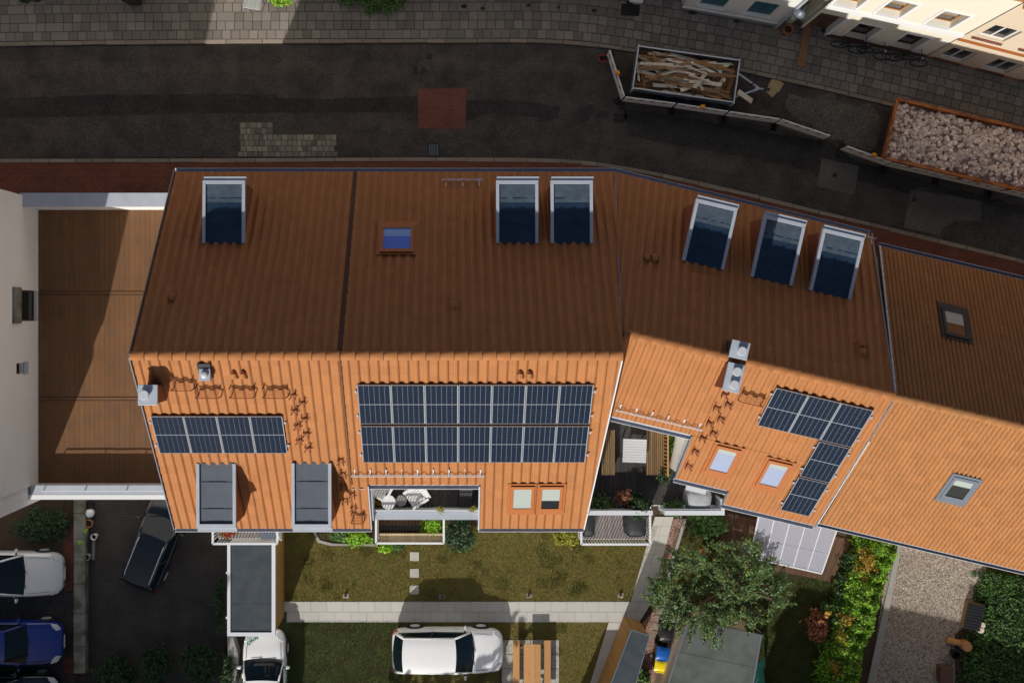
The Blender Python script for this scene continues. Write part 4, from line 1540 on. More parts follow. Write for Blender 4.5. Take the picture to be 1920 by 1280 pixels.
u_, v_ = S4.uv(1795, 917)
roof_window(h4, S4, u_, v_, .80, .80, 'zinc_dark', 'pane_dark', (.30, 'blind'), h=.16)

# ------------------------------------------------------------------ solar panels: each a thing resting on its rails
m = bpy.data.materials.new('solar_cell')
m.use_nodes = True
nn, ll = m.node_tree.nodes, m.node_tree.links
b_ = nn['Principled BSDF']
b_.inputs['Roughness'].default_value = 0.3
b_.inputs['Specular IOR Level'].default_value = 0.13
tc = nn.new('ShaderNodeTexCoord')
sp = nn.new('ShaderNodeSeparateXYZ')
ll.new(tc.outputs['Object'], sp.inputs[0])
mul = nn.new('ShaderNodeMath'); mul.operation = 'MULTIPLY'; mul.inputs[1].default_value = 1 / 0.0815
fr_ = nn.new('ShaderNodeMath'); fr_.operation = 'FRACT'
lt = nn.new('ShaderNodeMath'); lt.operation = 'LESS_THAN'; lt.inputs[1].default_value = 0.09
ll.new(sp.outputs['Y'], mul.inputs[0]); ll.new(mul.outputs[0], fr_.inputs[0]); ll.new(fr_.outputs[0], lt.inputs[0])
mx = nn.new('ShaderNodeMix'); mx.data_type = 'RGBA'
mx.inputs['A'].default_value = (0.0070, 0.0150, 0.034, 1)
mx.inputs['B'].default_value = (0.045, 0.062, 0.10, 1)
ll.new(lt.outputs[0], mx.inputs['Factor'])
ll.new(mx.outputs['Result'], b_.inputs['Base Color'])
MATS['solar_cell'] = m
M('solar_back', (0.33, 0.36, 0.41), 0.4, var=0.02)

PW, PL = 1.020, 1.735


def make_panel(name):
    """local frame: x across, y up the slope, z out of the roof; origin at the middle of the lower edge"""
    t = thing(name, 'panel', 'solar panel')
    part('backsheet', MB().box(-PW / 2 + .012, PW / 2 - .012, .012, PL - .012, .012, .022), 'solar_back', t, world=False)
    fm = MB()
    fm.box(-PW / 2, PW / 2, 0, .013, 0, .038).box(-PW / 2, PW / 2, PL - .013, PL, 0, .038)
    fm.box(-PW / 2, -PW / 2 + .013, .013, PL - .013, 0, .0378).box(PW / 2 - .013, PW / 2, .013, PL - .013, 0, .0378)
    part('frame', fm, 'panel_frame', t, world=False)
    cw = (PW - .05) / 6
    ch = (PL - .072) / 2
    cell = MB().box(-cw / 2 + .0040, cw / 2 - .0040, 0, ch, .022, .029)
    first = None
    for r in range(2):
        for c in range(6):
            x = -PW / 2 + .025 + cw * (c + .5)
            y = .022 + r * (ch + .028)
            if first is None:
                first = part('cell_string', cell, 'solar_cell', t, world=False)
                first.location = (x, y, 0)
            else:
                copy_part(first, t, (x, y, 0))
    return t


panel0 = make_panel('solar_panel')
used = [False]


def place_panel(sl, u_mid, v_low, label, group, h=.16):
    P = Vector(sl.P(u_mid, v_low, h))
    ex = Vector((sl.e[0], sl.e[1], 0))
    ez = sl.N()
    ey = ez.cross(ex)
    if ey.z < 0:
        ey, ex = -ey, -ex
    Mx = Matrix((ex, ey, ez)).transposed()
    if not used[0]:
        o = panel0
        used[0] = True
    else:
        o = copy_tree(panel0, P, 0, label, group)
    o.location = P
    o.rotation_euler = Mx.to_euler()
    o['label'] = label
    o['group'] = group
    return o


ORD = ['first', 'second', 'third', 'fourth', 'fifth', 'sixth', 'seventh', 'eighth', 'ninth', 'tenth', 'eleventh', 'twelfth', 'thirteenth', 'fourteenth']
for i in range(4):
    place_panel(S1, -9.60 + 9.78 + 1.039 * (i + .5), 3.225, f'{ORD[i]} solar panel from the left in the row of four above two dormers', 'solar panels on the west house')
for r in range(2):
    for i in range(7):
        place_panel(S1, -3.04 + 9.78 + 1.037 * (i + .5), 2.185 + r * 1.375, f'{ORD[i]} solar panel from the left in the {"upper" if r == 0 else "lower"} row of the large two-row array',
                    'solar panels of the large array')
for i in range(3):
    place_panel(S3, 4.80 + 1.035 * (i + .5), 1.84, f'{ORD[i]} solar panel from the left along the top of the L-shaped array', 'solar panels of the L-shaped array')
place_panel(S3, 6.87 + .5175, 3.185, 'middle solar panel in the downward leg of the L-shaped array', 'solar panels of the L-shaped array')
place_panel(S3, 6.87 + .5175, 4.53, 'lowest solar panel of the L-shaped array, next to the gutter', 'solar panels of the L-shaped array')


def rails(house, sl, u0, u1, vs):
    for v in vs:
        r_ = part('panel_rail', MB().beam(sl.P(u0 - .06, v, .115), sl.P(u1 + .06, v, .115), .04, .05), 'alu', house)
        for u in (u0 - .05, u1 + .05):
            part('end_clamp', MB().beam(sl.P(u - .03, v, .17), sl.P(u + .03, v, .17), .06, .06), 'white_metal', r_)


rails(h1, S1, .18, 4.335, (2.18, 2.98))
rails(h2, S1, 6.74, 14.0, (1.14, 1.94, 2.52, 3.32))
rails(h3, S3, 4.80, 7.905, (.80, 1.60))
rails(h3, S3, 6.87, 7.905, (2.15, 2.95, 3.50, 4.30))

# ============ neighbour to the west with the white gable, and the low flat roof between
h0 = thing('gabled_house', 'white rendered house at the left edge with a small window in its side', 'house', (-21, -1, 0))
GX = -15.95
gy0, gy1, ge = -6.46, 4.36, 7.30
gm = (gy0 + gy1) / 2
gz = ge + .9 * (gy1 - gm)
pr = [(gy0, 0), (gy1, 0), (gy1, ge), (gm, gz), (gy0, ge)]
A_ = [(-26.0, a, b) for a, b in pr]
B_ = [(GX - .3, a, b) for a, b in pr]
mb = MB().add(A_ + B_, [tuple(range(4, -1, -1)), tuple(range(5, 10))] + [(i, (i + 1) % 5, 5 + (i + 1) % 5, 5 + i) for i in range(5)])
part('wall', mb, 'render_white', h0)


def face_with_holes(o, ax, H0, H1, L, holes, depth, nrm):
    """wall skin: o = plan origin, ax = plan direction, nrm = outward plan normal; holes (x0,x1,z0,z1)"""
    xs = sorted({0.0, L} | {h[0] for h in holes} | {h[1] for h in holes})
    zs = sorted({H0, H1} | {h[2] for h in holes} | {h[3] for h in holes})

    def P(x, y, z):
        return (o[0] + ax[0] * x + nrm[0] * y, o[1] + ax[1] * x + nrm[1] * y, z)
    mb = MB()
    for i in range(len(xs) - 1):
        for j in range(len(zs) - 1):
            xm, zm = (xs[i] + xs[i + 1]) / 2, (zs[j] + zs[j + 1]) / 2
            if any(h[0] < xm < h[1] and h[2] < zm < h[3] for h in holes):
                continue
            mb.add([P(xs[i], 0, zs[j]), P(xs[i + 1], 0, zs[j]), P(xs[i + 1], 0, zs[j + 1]), P(xs[i], 0, zs[j + 1])], [(0, 1, 2, 3)])
    for x0, x1, z0, z1 in holes:
        c = [(x0, z0), (x1, z0), (x1, z1), (x0, z1)]
        for k in range(4):
            a, b = c[k], c[(k + 1) % 4]
            mb.add([P(a[0], 0, a[1]), P(a[0], -depth, a[1]), P(b[0], -depth, b[1]), P(b[0], 0, b[1])], [(0, 1, 2, 3)])
    return mb, P


wy = [W(0, 572, 3.0)[1], W(0, 690, 4.6)[1]]
holes = [(-.60 - gy0 + wy[0], .55 - gy0 + wy[0], 3.05, 4.95), (-.2 - gy0 + wy[1], .2 - gy0 + wy[1], 4.55, 5.2)]
sk, PF = face_with_holes((GX, gy0), (0, 1), 0, ge, gy1 - gy0, holes, .22, (1, 0))
part('side_wall', sk, 'render_white', h0)
m_ = MB().add([(GX, gy0, ge), (GX, gy1, ge), (GX, gm, gz)], [(0, 1, 2)])
part('gable', m_, 'render_white', h0)
for k, (x0, x1, z0, z1) in enumerate(holes):
    f_ = MB()
    for (a, b, c, d) in ((x0, x0 + .06, z0, z1), (x1 - .06, x1, z0, z1), (x0 + .06, x1 - .06, z0, z0 + .06), (x0 + .06, x1 - .06, z1 - .06, z1)):
        f_.add([PF(a, -.14, c), PF(b, -.14, c), PF(b, -.14, d), PF(a, -.14, d), PF(a, -.2, c), PF(b, -.2, c), PF(b, -.2, d), PF(a, -.2, d)],
               [(0, 1, 2, 3), (4, 7, 6, 5), (0, 4, 5, 1), (1, 5, 6, 2), (2, 6, 7, 3), (3, 7, 4, 0)])
    wf = part('window', f_, 'plinth_red', h0)
    part('pane', MB().add([PF(x0, -.17, z0), PF(x1, -.17, z0), PF(x1, -.17, z1), PF(x0, -.17, z1)], [(0, 1, 2, 3)]), 'pane_dark', wf)
    if k == 0:
        m_ = MB()
        bb = [PF(x0 - .08, .0, z1), PF(x1 + .08, .0, z1), PF(x1 + .08, .10, z1), PF(x0 - .08, .10, z1)]
        m_.hexa(bb, [(p[0], p[1], z1 + .65) for p in bb])
        part('shutter_box', fix(m_), 'concrete_moss', wf)
    else:
        m_ = MB()
        bb = [PF(x0 - .03, .001, z0 - .42), PF(x1 + .03, .001, z0 - .42), PF(x1 + .03, .05, z0 - .42), PF(x0 - .03, .05, z0 - .42)]
        m_.hexa(bb, [(p[0], p[1], z0) for p in bb])
        part('sill', fix(m_), 'zinc', wf)
# rear return of the wall
part('rear_return', MB().box(-26, GX - .10, gy0 - .72, gy0 - .002, 0, ge - .4), 'render_white', h0)
ov = .02
for s_, ye in ((1, gy1 + .02), (-1, gy0 - .02)):
    zc = gz + .12
    ze = gz + .12 - .9 * abs(ye - gm)
    m_ = MB().hexa([(-26.4, gm, zc - .16), (GX + ov, gm, zc - .16), (GX + ov, ye, ze - .16), (-26.4, ye, ze - .16)],
                   [(-26.4, gm, zc), (GX + ov, gm, zc), (GX + ov, ye, ze), (-26.4, ye, ze)])
    part('roof', fix(m_), 'terracotta_old', h0)

ZF = 3.0
fr0 = thing('flat_roof_annex', 'brown flat roofed annex between the white gable and the tiled row', 'building', (-12.85, -1.2, 0))
part('wall', MB().box(GX + .03, -9.66, -6.90, 4.50, 0, ZF - .09), 'render_white', fr0)
part('roof_bed', MB().box(GX + .02, -9.65, -6.45, 3.955, ZF - .085, ZF - .012), 'roof_deck', fr0)
# roofing sheets in three bays with lapped joints
ys = [-6.45, W(0, 747, ZF)[1], W(0, 549, ZF)[1], 3.955]
g = random.Random(4)
for b in range(3):
    x = GX + .03
    while x < -9.70:
        w_ = min(.193, -9.66 - x)
        dz = g.uniform(-.004, .004)
        m_ = MB().box(x, x + w_ - .006, ys[b] + (.078 if b else 0), ys[b + 1] - .078 * (b < 2), ZF - .011, ZF + dz)
        part('roofing_strip', m_, 'flat_roof_brown', fr0)
        x += .193
for b in (1, 2):
    part('joint_batten', MB().box(GX + .03, -9.66, ys[b] - .045, ys[b] + .045, ZF - .010, ZF + .012), 'flat_roof_brown', fr0)
part('front_parapet', MB().box(GX + .02, -9.66, 3.96, 4.40, ZF - .088, ZF + 1.56), 'render_white', fr0)
part('front_cap', MB().box(GX - .10, -9.64, 3.93, 4.44, ZF + 1.562, ZF + 1.61), 'zinc', fr0)
part('rear_parapet', MB().box(GX + .02, -9.66, -6.86, -6.46, ZF - .088, ZF + .74), 'render_white', fr0)
part('rear_cap', MB().box(GX + .0, -9.64, -6.78, -6.43, ZF + .741, ZF + .78), 'zinc', fr0)
part('rear_cornice', MB().box(GX - .12, -9.64, -6.96, -6.783, ZF + .62, ZF + .79), 'stone_white', fr0)
rl_ = part('parapet_rail', MB().beam((GX + .5, -6.60, ZF + 1.02), (-9.7, -6.60, ZF + 1.02), .035, .035), 'white_metal', fr0)
for i in range(4):
    xx = GX + .5 + i * 1.55
    part('post', MB().beam((xx, -6.60, ZF + .775), (xx, -6.60, ZF + 1.01), .03, .03), 'white_metal', rl_)
# ================================================================== houses across the street
def facade_house(name_label, p0, p1, H, wallmat, holes, plinth=None, depth=.2, back=7.0):
    """house whose street front runs from p0 (west) to p1 (east); x along the front, y outwards"""
    ax = Vector((p1[0] - p0[0], p1[1] - p0[1]))
    L = ax.length
    ax = (ax.x / L, ax.y / L)
    nr = (ax[1], -ax[0])
    t = thing('street_house', name_label, 'house', ((p0[0] + p1[0]) / 2, (p0[1] + p1[1]) / 2, 0))
    sk, P = face_with_holes(p0, ax, 0, H, L, holes, depth, nr)
    part('front_wall', sk, wallmat, t)
    b = [P(0, -depth, 0), P(L, -depth, 0), P(L, -back, 0), P(0, -back, 0)]
    part('body', fix(MB().hexa(b, [(q[0], q[1], H) for q in b])), wallmat, t)
    rf = [P(-.05, .25, H), P(L + .05, .25, H), P(L + .05, -back, H), P(-.05, -back, H)]
    rt = [P(-.05, .25, H + .12), P(L + .05, .25, H + .12), P(L + .05, -back / 2, H + 4), P(-.05, -back / 2, H + 4)]
    m_ = MB().add(rf + rt, [(0, 1, 5, 4), (4, 5, 6, 7), (7, 6, 2, 3), (3, 0, 4, 7), (1, 2, 6, 5), (3, 2, 1, 0)])
    part('roof', m_, 'terracotta_old', t)
    if plinth:
        b = [P(.01, 0, 0), P(L - .01, 0, 0), P(L - .01, .035, 0), P(.01, .035, 0)]
        part('plinth', fix(MB().hexa(b, [(q[0], q[1], plinth[1]) for q in b])), plinth[0], t)
    return t, P, L


def fbox(P, x0, x1, y0, y1, z0, z1):
    b = [P(x0, y0, z0), P(x1, y0, z0), P(x1, y1, z0), P(x0, y1, z0)]
    return fix(MB().hexa(b, [(q[0], q[1], z1) for q in b]))


def facade_window(t, P, h, frame, sill='stone_white', surround=None, sash=True, pane='pane_dark', depth=.2, blinds=False):
    x0, x1, z0, z1 = h
    fw = .06
    wn_ = part('window', join(fbox(P, x0, x0 + fw, -depth + .02, -depth + .09, z0, z1), fbox(P, x1 - fw, x1, -depth + .02, -depth + .09, z0, z1),
                              fbox(P, x0 + fw, x1 - fw, -depth + .02, -depth + .09, z0, z0 + fw), fbox(P, x0 + fw, x1 - fw, -depth + .02, -depth + .09, z1 - fw, z1),
                              fbox(P, (x0 + x1) / 2 - .03, (x0 + x1) / 2 + .03, -depth + .02, -depth + .085, z0 + fw, z1 - fw) if sash else
                              fbox(P, x0 + fw, x1 - fw, -depth + .02, -depth + .085, z0 + (z1 - z0) * .36, z0 + (z1 - z0) * .36 + .05)), frame, t)
    part('pane', fbox(P, x0 + .02, x1 - .02, -depth + .025, -depth + .055, z0 + .02, z1 - .02), pane, wn_)
    if sill:
        part('sill', fbox(P, x0 - .08, x1 + .08, -depth + .09, .09, z0 - .09, z0 - .002), sill, wn_)
    if surround:
        w = .11
        part('surround', join(fbox(P, x0 - w, x0 - .002, .001, .035, z0, z1 + w), fbox(P, x1 + .002, x1 + w, .001, .035, z0, z1 + w),
                              fbox(P, x0 - .001, x1 + .001, .001, .034, z1 + .002, z1 + w)), surround, wn_)
    return wn_


# white house with blue shuttered windows
p0, p1 = W(1275, 18), W(1456, 50)
a0 = p0[0]
kx = 1.012
hs = [((9.65 - a0) * kx, (10.6 - a0) * kx, 1.2, 2.85), ((11.5 - a0) * kx, (12.45 - a0) * kx, 1.2, 2.85), ((9.65 - a0) * kx, (10.6 - a0) * kx, 4.2, 5.8),
      ((11.5 - a0) * kx, (12.45 - a0) * kx, 4.2, 5.8)]
t, P, L = facade_house('white house across the street with blue closed shutters', p0, p1, 8.2, 'render_bluewhite', hs, ('concrete', .45))
for h in hs:
    wn_ = facade_window(t, P, h, 'shutter_blue', 'stone_white')
    x0, x1, z0, z1 = h
    xm = (x0 + x1) / 2
    for a, b in ((x0 + .03, xm - .01), (xm + .01, x1 - .03)):
        part('shutter', fbox(P, a, b, -.09, -.05, z0 + .02, z1 - .02), 'shutter_blue', wn_)
part('string_course', fbox(P, .01, L - .01, .001, .05, .46, .56), 'stone_white', t)
dp = part('downpipe', MB().tube([P(L - .06, .10, .1), P(L - .06, .10, 8.1)], .05, 8), 'zinc', t)

# cream house with white window surrounds and a recessed doorway
p0, p1 = W(1496, 56), W(1732, 107)
ax_ = Vector((p1[0] - p0[0], p1[1] - p0[1]))
kx = ax_.length / (p1[0] - p0[0])
a0 = p0[0]
X = lambda x: (x - a0) * kx
door = (X(14.02), X(15.02), 0.0, 2.75)
hs = [door, (X(15.58), X(16.45), .50, 2.55), (X(17.43), X(18.32), .50, 2.55), (X(15.60), X(16.47), 4.15, 5.95), (X(17.45), X(18.34), 4.15, 5.95), (X(14.02), X(14.87), 4.15, 5.95)]
t, P, L = facade_house('cream yellow house with white window surrounds and a dark doorway', p0, p1, 9.0, 'render_cream', hs, None, depth=.32)
part('plinth', fbox(P, X(15.03), L - .01, .001, .05, 0, .34), 'plinth_red', t)
part('plinth', fbox(P, .02, X(14.0), .001, .05, 0, .34), 'plinth_red', t)
for i, h in enumerate(hs[1:]):
    wn_ = facade_window(t, P, h, 'window_brown' if i > 1 else 'plinth_red', 'stone_white' if i > 1 else 'plinth_red', 'stone_white', sash=False, depth=.32,
                        pane='pane_dark')
    if i > 1:
        x0, x1, z0, z1 = h
        part('curtain', fbox(P, x0 + .08, x1 - .08, -.268, -.262, z0 + .62, z1 - .1), 'concrete', wn_)
part('string_course', fbox(P, .01, L - .01, .001, .06, 3.45, 3.85), 'stone_white', t)
dr = part('door', fbox(P, door[0] + .06, door[1] - .06, -.31, -.26, .02, door[3] - .05), 'plinth_red', t)
for i in range(2):
    for j in range(2):
        part('door_panel', fbox(P, door[0] + .14 + i * .42, door[0] + .48 + i * .42, -.262, -.245, .25 + j * 1.2, 1.3 + j * 1.2), 'wood_deck_brown', dr)
part('door_jamb', fbox(P, door[1] - .055, door[1] + .10, -.25, .04, 0, door[3] + .1), 'stone_white', t)
# beige house
p0, p1 = W(1734, 107.5), W(2010, 178)
ax_ = Vector((p1[0] - p0[0], p1[1] - p0[1]))
kx = ax_.length / (p1[0] - p0[0])
a0 = p0[0]
hs = []
for xa in (19.40, 21.15, 22.95):
    hs += [(X(xa), X(xa + .98), .45, 2.05), (X(xa), X(xa + .98), 4.0, 5.6)]
t, P, L = facade_house('beige rendered house at the right edge with white double windows', p0, p1, 8.4, 'render_beige', hs, ('terracotta_pot', .28))
for h in hs:
    wn_ = facade_window(t, P, h, 'window_white', None)
    x0, x1, z0, z1 = h
    nb = 8
    for i in range(nb):          # sloping brick sill: single bricks on edge
        w_ = (x1 - x0 + .16) / nb
        b0 = x0 - .08 + w_ * i
        q = [P(b0 + .006, -.10, z0 - .02), P(b0 + w_ - .006, -.10, z0 - .02), P(b0 + w_ - .006, .07, z0 - .17), P(b0 + .006, .07, z0 - .17)]
        part('sill_brick', fix(MB().hexa([(a, b, c - .07) for a, b, c in q], q)), 'brick_wall_red', wn_)
part('string_course', fbox(P, .01, L - .01, .001, .05, 3.1, 3.32), 'terracotta_trim', t)

# the rest of the row across the street, just beyond the upper edge; their sunlit fronts light the street
k_ = 0
for xa, xb, H_, wm in ((-30.5, -21.6, 8.6, 'render_beige'), (-21.5, -12.6, 9.2, 'render_white'), (-12.5, -3.4, 8.4, 'render_cream'), (-3.3, 8.7, 8.8, 'render_white')):
    p0, p1 = (xa, 13.35), (xb, 13.30 if xb < 5 else 13.0)
    n_w = int((xb - xa) / 2.0)
    hs = []
    for i in range(n_w):
        x0 = .6 + i * (xb - xa - 1.2) / n_w
        hs += [(x0 + .3, x0 + 1.25, .9, 2.5), (x0 + .3, x0 + 1.25, 4.1, 5.8)]
    lab = ['beige house front beyond the upper left corner', 'white house front beyond the upper edge left of the sunlit gap', 'cream house front beyond the upper edge above the sunlit gap', 'white house front beyond the upper edge opposite the brick crossing'][k_]
    t, P, L = facade_house(lab, p0, p1, H_, wm, hs, ('concrete', .4))
    for h in hs:
        facade_window(t, P, h, 'window_white', 'stone_white')
    k_ += 1
p0, p1 = W(2012, 178.5), W(2420, 282)
t, P, L = facade_house('pale house front beyond the right edge', p0, p1, 8.6, 'render_cream', [(1.0, 1.9, .9, 2.4), (3.0, 3.9, .9, 2.4), (5.5, 6.4, .9, 2.4)], ('concrete', .4))

# things on the far pavement
x, y = W(1470, 62)
pt = thing('planter_pot', 'tall round clay pot on the far pavement beside the doorway', 'planter', (x, y, .115))
part('pot', MB().lathe((0, 0), [(.16, 0), (.19, .3), (.21, .52), (.21, .56), (.165, .56), (.16, .40)], 22), 'terracotta_pot', pt, world=False, smooth=True)
part('soil', MB().lathe((0, 0), [(.15, .36), (.155, .42)], 16), 'soil', pt, world=False)
x, y = W(1505, 78)
ramp = part('ramp_plank', MB().hexa([(x - .27, y - 1.05, .12), (x + .05, y - 1.05, .12), (x + .32, y + .85, .22), (x + .02, y + .85, .22)],
                                    [(x - .27, y - 1.05, .155), (x + .05, y - 1.05, .155), (x + .32, y + .85, .255), (x + .02, y + .85, .255)]), 'plank_brown')
tag(ramp, 'long brown plank laid as a ramp to the doorway', 'plank')
x, y = W(1483, 33)
lm = thing('wall_lantern', 'dark street lantern with a round hood on the cream house corner', 'lantern', (x, y, 0))
p_, q_ = W3(1502, 24, 3.2), W3(1508, 14, 3.5)
part('arm', MB().tube([(p_[0] + .25, p_[1] + .35, 3.5), (p_[0] + .1, p_[1] + .15, 3.62), (p_[0], p_[1], 3.4)], .02, 6), 'lead_black', lm)
part('hood', MB().lathe((p_[0], p_[1]), [(.24, 3.0), (.25, 3.12), (.16, 3.26), (.05, 3.36)], 10), 'zinc_dark', lm)
part('lamp_glass', MB().lathe((p_[0], p_[1]), [(.12, 2.78), (.17, 2.99)], 10), 'window_white', lm)
x, y = W(1478, 38)
pl = part('stone_bollard', MB().hexa([(x - .15, y - .17, .1), (x + .13, y - .17, .1), (x + .17, y + .15, .1), (x - .11, y + .15, .1)],
                                     [(x - .13, y - .15, .9), (x + .11, y - .15, .9), (x + .15, y + .13, .9), (x - .09, y + .13, .9)]), 'render_cream', bevel=.02)
tag(pl, 'cream stone gatepost beside the clay pot', 'post')


def bicycle(x, y, rz, label, lean=0.12):
    t = thing('bicycle', label, 'bicycle', (x, y, .115), rz, 'bicycles leaning on the cream house')
    wh = None
    for cx in (-.52, .52):
        mb = MB()
        pts = [(cx + .33 * math.cos(a), lean * (.34 + .33 * math.sin(a)), .34 + .33 * math.sin(a)) for a in [2 * math.pi * i / 20 for i in range(21)]]
        mb.tube(pts, .022, 6, cap=False)
        w = part('wheel', mb, 'rubber', t, world=False)
        sp = MB()
        for i in range(8):
            a = 2 * math.pi * i / 8
            sp.tube([(cx, lean * .34, .34), (cx + .32 * math.cos(a), lean * (.34 + .32 * math.sin(a)), .34 + .32 * math.sin(a))], .004, 4)
        part('spokes', sp, 'zinc', w, world=False)
    L_ = lambda a, z: (a, lean * z, z)
    fr = MB()
    for a, b in (((-.52, .34), (-.12, .30)), ((-.12, .30), (-.25, .82)), ((-.25, .78), (.36, .80)), ((-.12, .30), (.38, .72)), ((-.52, .34), (-.24, .74)), ((.36, .86), (.52, .34))):
        fr.tube([L_(*a), L_(*b)], .022, 6)
    part('frame', fr, 'lead_black', t, world=False)
    hb = MB().tube([(.30, lean * .98 - .28, .98), (.38, lean * .98, 1.0), (.30, lean * .98 + .28, .98)], .017, 6)
    part('handlebar', hb, 'lead_black', t, world=False)
    part('saddle', MB().hexa([(-.40, lean * .9 - .08, .88), (-.14, lean * .9 - .025, .88), (-.14, lean * .9 + .025, .88), (-.40, lean * .9 + .08, .88)],
                             [(-.39, lean * .9 - .07, .94), (-.14, lean * .9 - .02, .93), (-.14, lean * .9 + .02, .93), (-.39, lean * .9 + .07, .94)]), 'rubber', t, world=False)
    part('headlamp', MB().lathe((.44, lean * .9), [(.03, .84), (.045, .88), (.03, .92)], 10), 'white_metal', t, world=False)
    return t


x, y = W(1590, 95)
bicycle(x, y, R(-12), 'black bicycle nearest the dark doorway of the cream house', .10)
x, y = W(1622, 107)
bicycle(x, y, R(-14), 'black bicycle under the first cream house window', .14)
x, y = W(1690, 120)
bicycle(x, y, R(-13), 'black bicycle under the second cream house window', .14)

# metal chair, pots and shrubs at the top edge in the sunlit gap
x, y = W(478, 14)
ch = thing('garden_chair', 'grey perforated metal chair in the sunlit patch of the far pavement', 'chair', (x, y, .115), R(-8))
part('seat', MB().box(-.36, .36, -.22, .22, .43, .46), 'zinc', ch, world=False, bevel=.02)
for i in range(4):
    part('slat', MB().box(-.34 + i * .18, -.20 + i * .18, -.20, .20, .461, .475), 'concrete', ch, world=False)
part('backrest', MB().hexa([(-.38, .22, .46), (.38, .22, .46), (.38, .27, .46), (-.38, .27, .46)], [(-.38, .34, .88), (.38, .34, .88), (.38, .38, .88), (-.38, .38, .88)]), 'zinc', ch, world=False)
for a in (-.32, .32):
    for b in (-.18, .2):
        part('leg', MB().tube([(a, b, 0), (a, b, .43)], .016, 6), 'zinc_dark', ch, world=False)


def shrub(name, label, x, y, z, rad, n, size, mat, cat='shrub', group=None, seed=1, blobs=9, stems=True, elong=1.6, flat=.5):
    g = random.Random(seed)
    t = thing(name, label, cat, (x, y, z), 0, group)
    rx, ry, rz_ = rad
    cs, rs = [], []
    for i in range(blobs):
        a, q = g.uniform(0, 6.283), math.sqrt(g.random()) * .75
        hz = g.uniform(.35, .9)
        cs.append((x + rx * q * math.cos(a), y + ry * q * math.sin(a), z + rz_ * 2 * hz * (1 - .3 * q) * .75))
        k = g.uniform(.28, .5)
        rs.append((rx * k, ry * k, rz_ * k))
    A, B = [], []
    for i in range(blobs * 5):
        a, q = g.uniform(0, 6.283), g.random() ** .6
        s_ = g.uniform(.75, 1.12)
        p = (x + rx * q * s_ * math.cos(a), y + ry * q * s_ * math.sin(a), z + rz_ * 1.55 * math.sqrt(max(.03, 1 - .85 * q * q)) * g.uniform(.7, 1.08))
        A.append((x + (p[0] - x) * .25 + g.uniform(-.1, .1) * rx, y + (p[1] - y) * .25 + g.uniform(-.1, .1) * ry, z + .02))
        B.append(p)
    V, F = twig_cloud(A, B, int(n * 1.25), size * .85, .05 + .05 * min(rx, ry), .40, seed, elong, flat)
    V[:, 2] = np.maximum(V[:, 2], z + .01)
    np_obj('foliage', V, F, mat, t)
    if stems:
        mb = MB()
        for a_, b_ in list(zip(A, B))[::2]:
            mb.tube([a_, b_], [.012, .004], 5)
        part('stems', mb, 'bark', t)
    return t


def pot_plant(label, x, y, z, r, h, rad, n, size, mat, seed):
    t = shrub('potted_plant', label, x, y, z + h, rad, n, size, mat, 'plant', None, seed, 7)
    part('pot', MB().lathe((x, y), [(r * .75, z), (r, z + h * .92), (r * 1.08, z + h * .93), (r * 1.08, z + h), (r * .9, z + h), (r * .88, z + h * .8)], 16), 'terracotta_pot', t, smooth=False)
    return t


x, y = W(530, 1)
pot_plant('bright green leafy plant in a pot in the sunlit gap of the far pavement', x, y + .05, .115, .24, .35, (.62, .45, .32), 1500, .085, 'leaf_bright', 3)
x, y = W(660, -4)
shrub('shrub', 'dark green shrub at the top edge right of the sunlit patch', x, y, .1, (.75, .45, .4), 1600, .07, 'leaf_green', seed=5)
x, y = W(715, 2)
shrub('shrub', 'sprawling dark shrub spilling onto the pavement slabs at the top edge', x, y, .1, (1.0, .65, .4), 2400, .07, 'leaf_green', seed=6)
x, y = W(490, -8)
shrub('shrub', 'small brownish plant behind the metal chair', x, y + .1, .1, (.35, .25, .35), 500, .06, 'leaf_yellow', seed=8)
for i, (a, b, s) in enumerate([(50, 2, .25), (70, -2, .3), (870, 14, .12), (905, 18, .09), (1113, 22, .10), (1180, 8, .16), (990, 12, .07), (1046, 16, .06), (1298, 24, .2), (1545, 60, .15), (1380, 42, .12)]):
    x, y = W(a, b)
    V, F = leaf_cloud([(x, y, .13)], [(s, s * .6, .07)], int(260 * s / .15), .035, .5, 40 + i)
    o = np_obj('weed_tuft', V, F, 'leaf_dark')
    o['kind'] = 'stuff'
x, y = W(257, 4)
bn = thing('wheeled_bin', 'dark wheelie bin at the top edge of the far pavement', 'bin', (x, y + .1, .115))
part('body', MB().hexa([(-.24, -.30, .08), (.24, -.30, .08), (.24, .26, .08), (-.24, .26, .08)], [(-.29, -.36, .98), (.29, -.36, .98), (.29, .33, .98), (-.29, .33, .98)]), 'plastic_black', bn, world=False)
part('lid', MB().hexa([(-.31, -.38, .98), (.31, -.38, .98), (.31, .36, .98), (-.31, .36, .98)], [(-.28, -.34, 1.05), (.28, -.34, 1.05), (.28, .33, 1.07), (-.28, .33, 1.07)]), 'plastic_black', bn, world=False)
for s in (-.22, .22):
    part('wheel', MB().tube([(s - .03, .30, .1), (s + .03, .30, .1)], .10, 12), 'rubber', bn, world=False)
mt_ = part('door_mat', MB().prism(px([(1165, 7), (1200, 10), (1198, 31), (1164, 29)], .12), .118, .128), 'rubber')
tag(mt_, 'black doormat on the far pavement at the top edge', 'mat')
sk_ = MB().prism(px([(1180, 1), (1206, 2), (1204, 7), (1182, 5)], .2), .118, .30)
tag(part('door_step', sk_, 'stone_white'), 'small white doorstep above the black mat at the top edge', 'step')

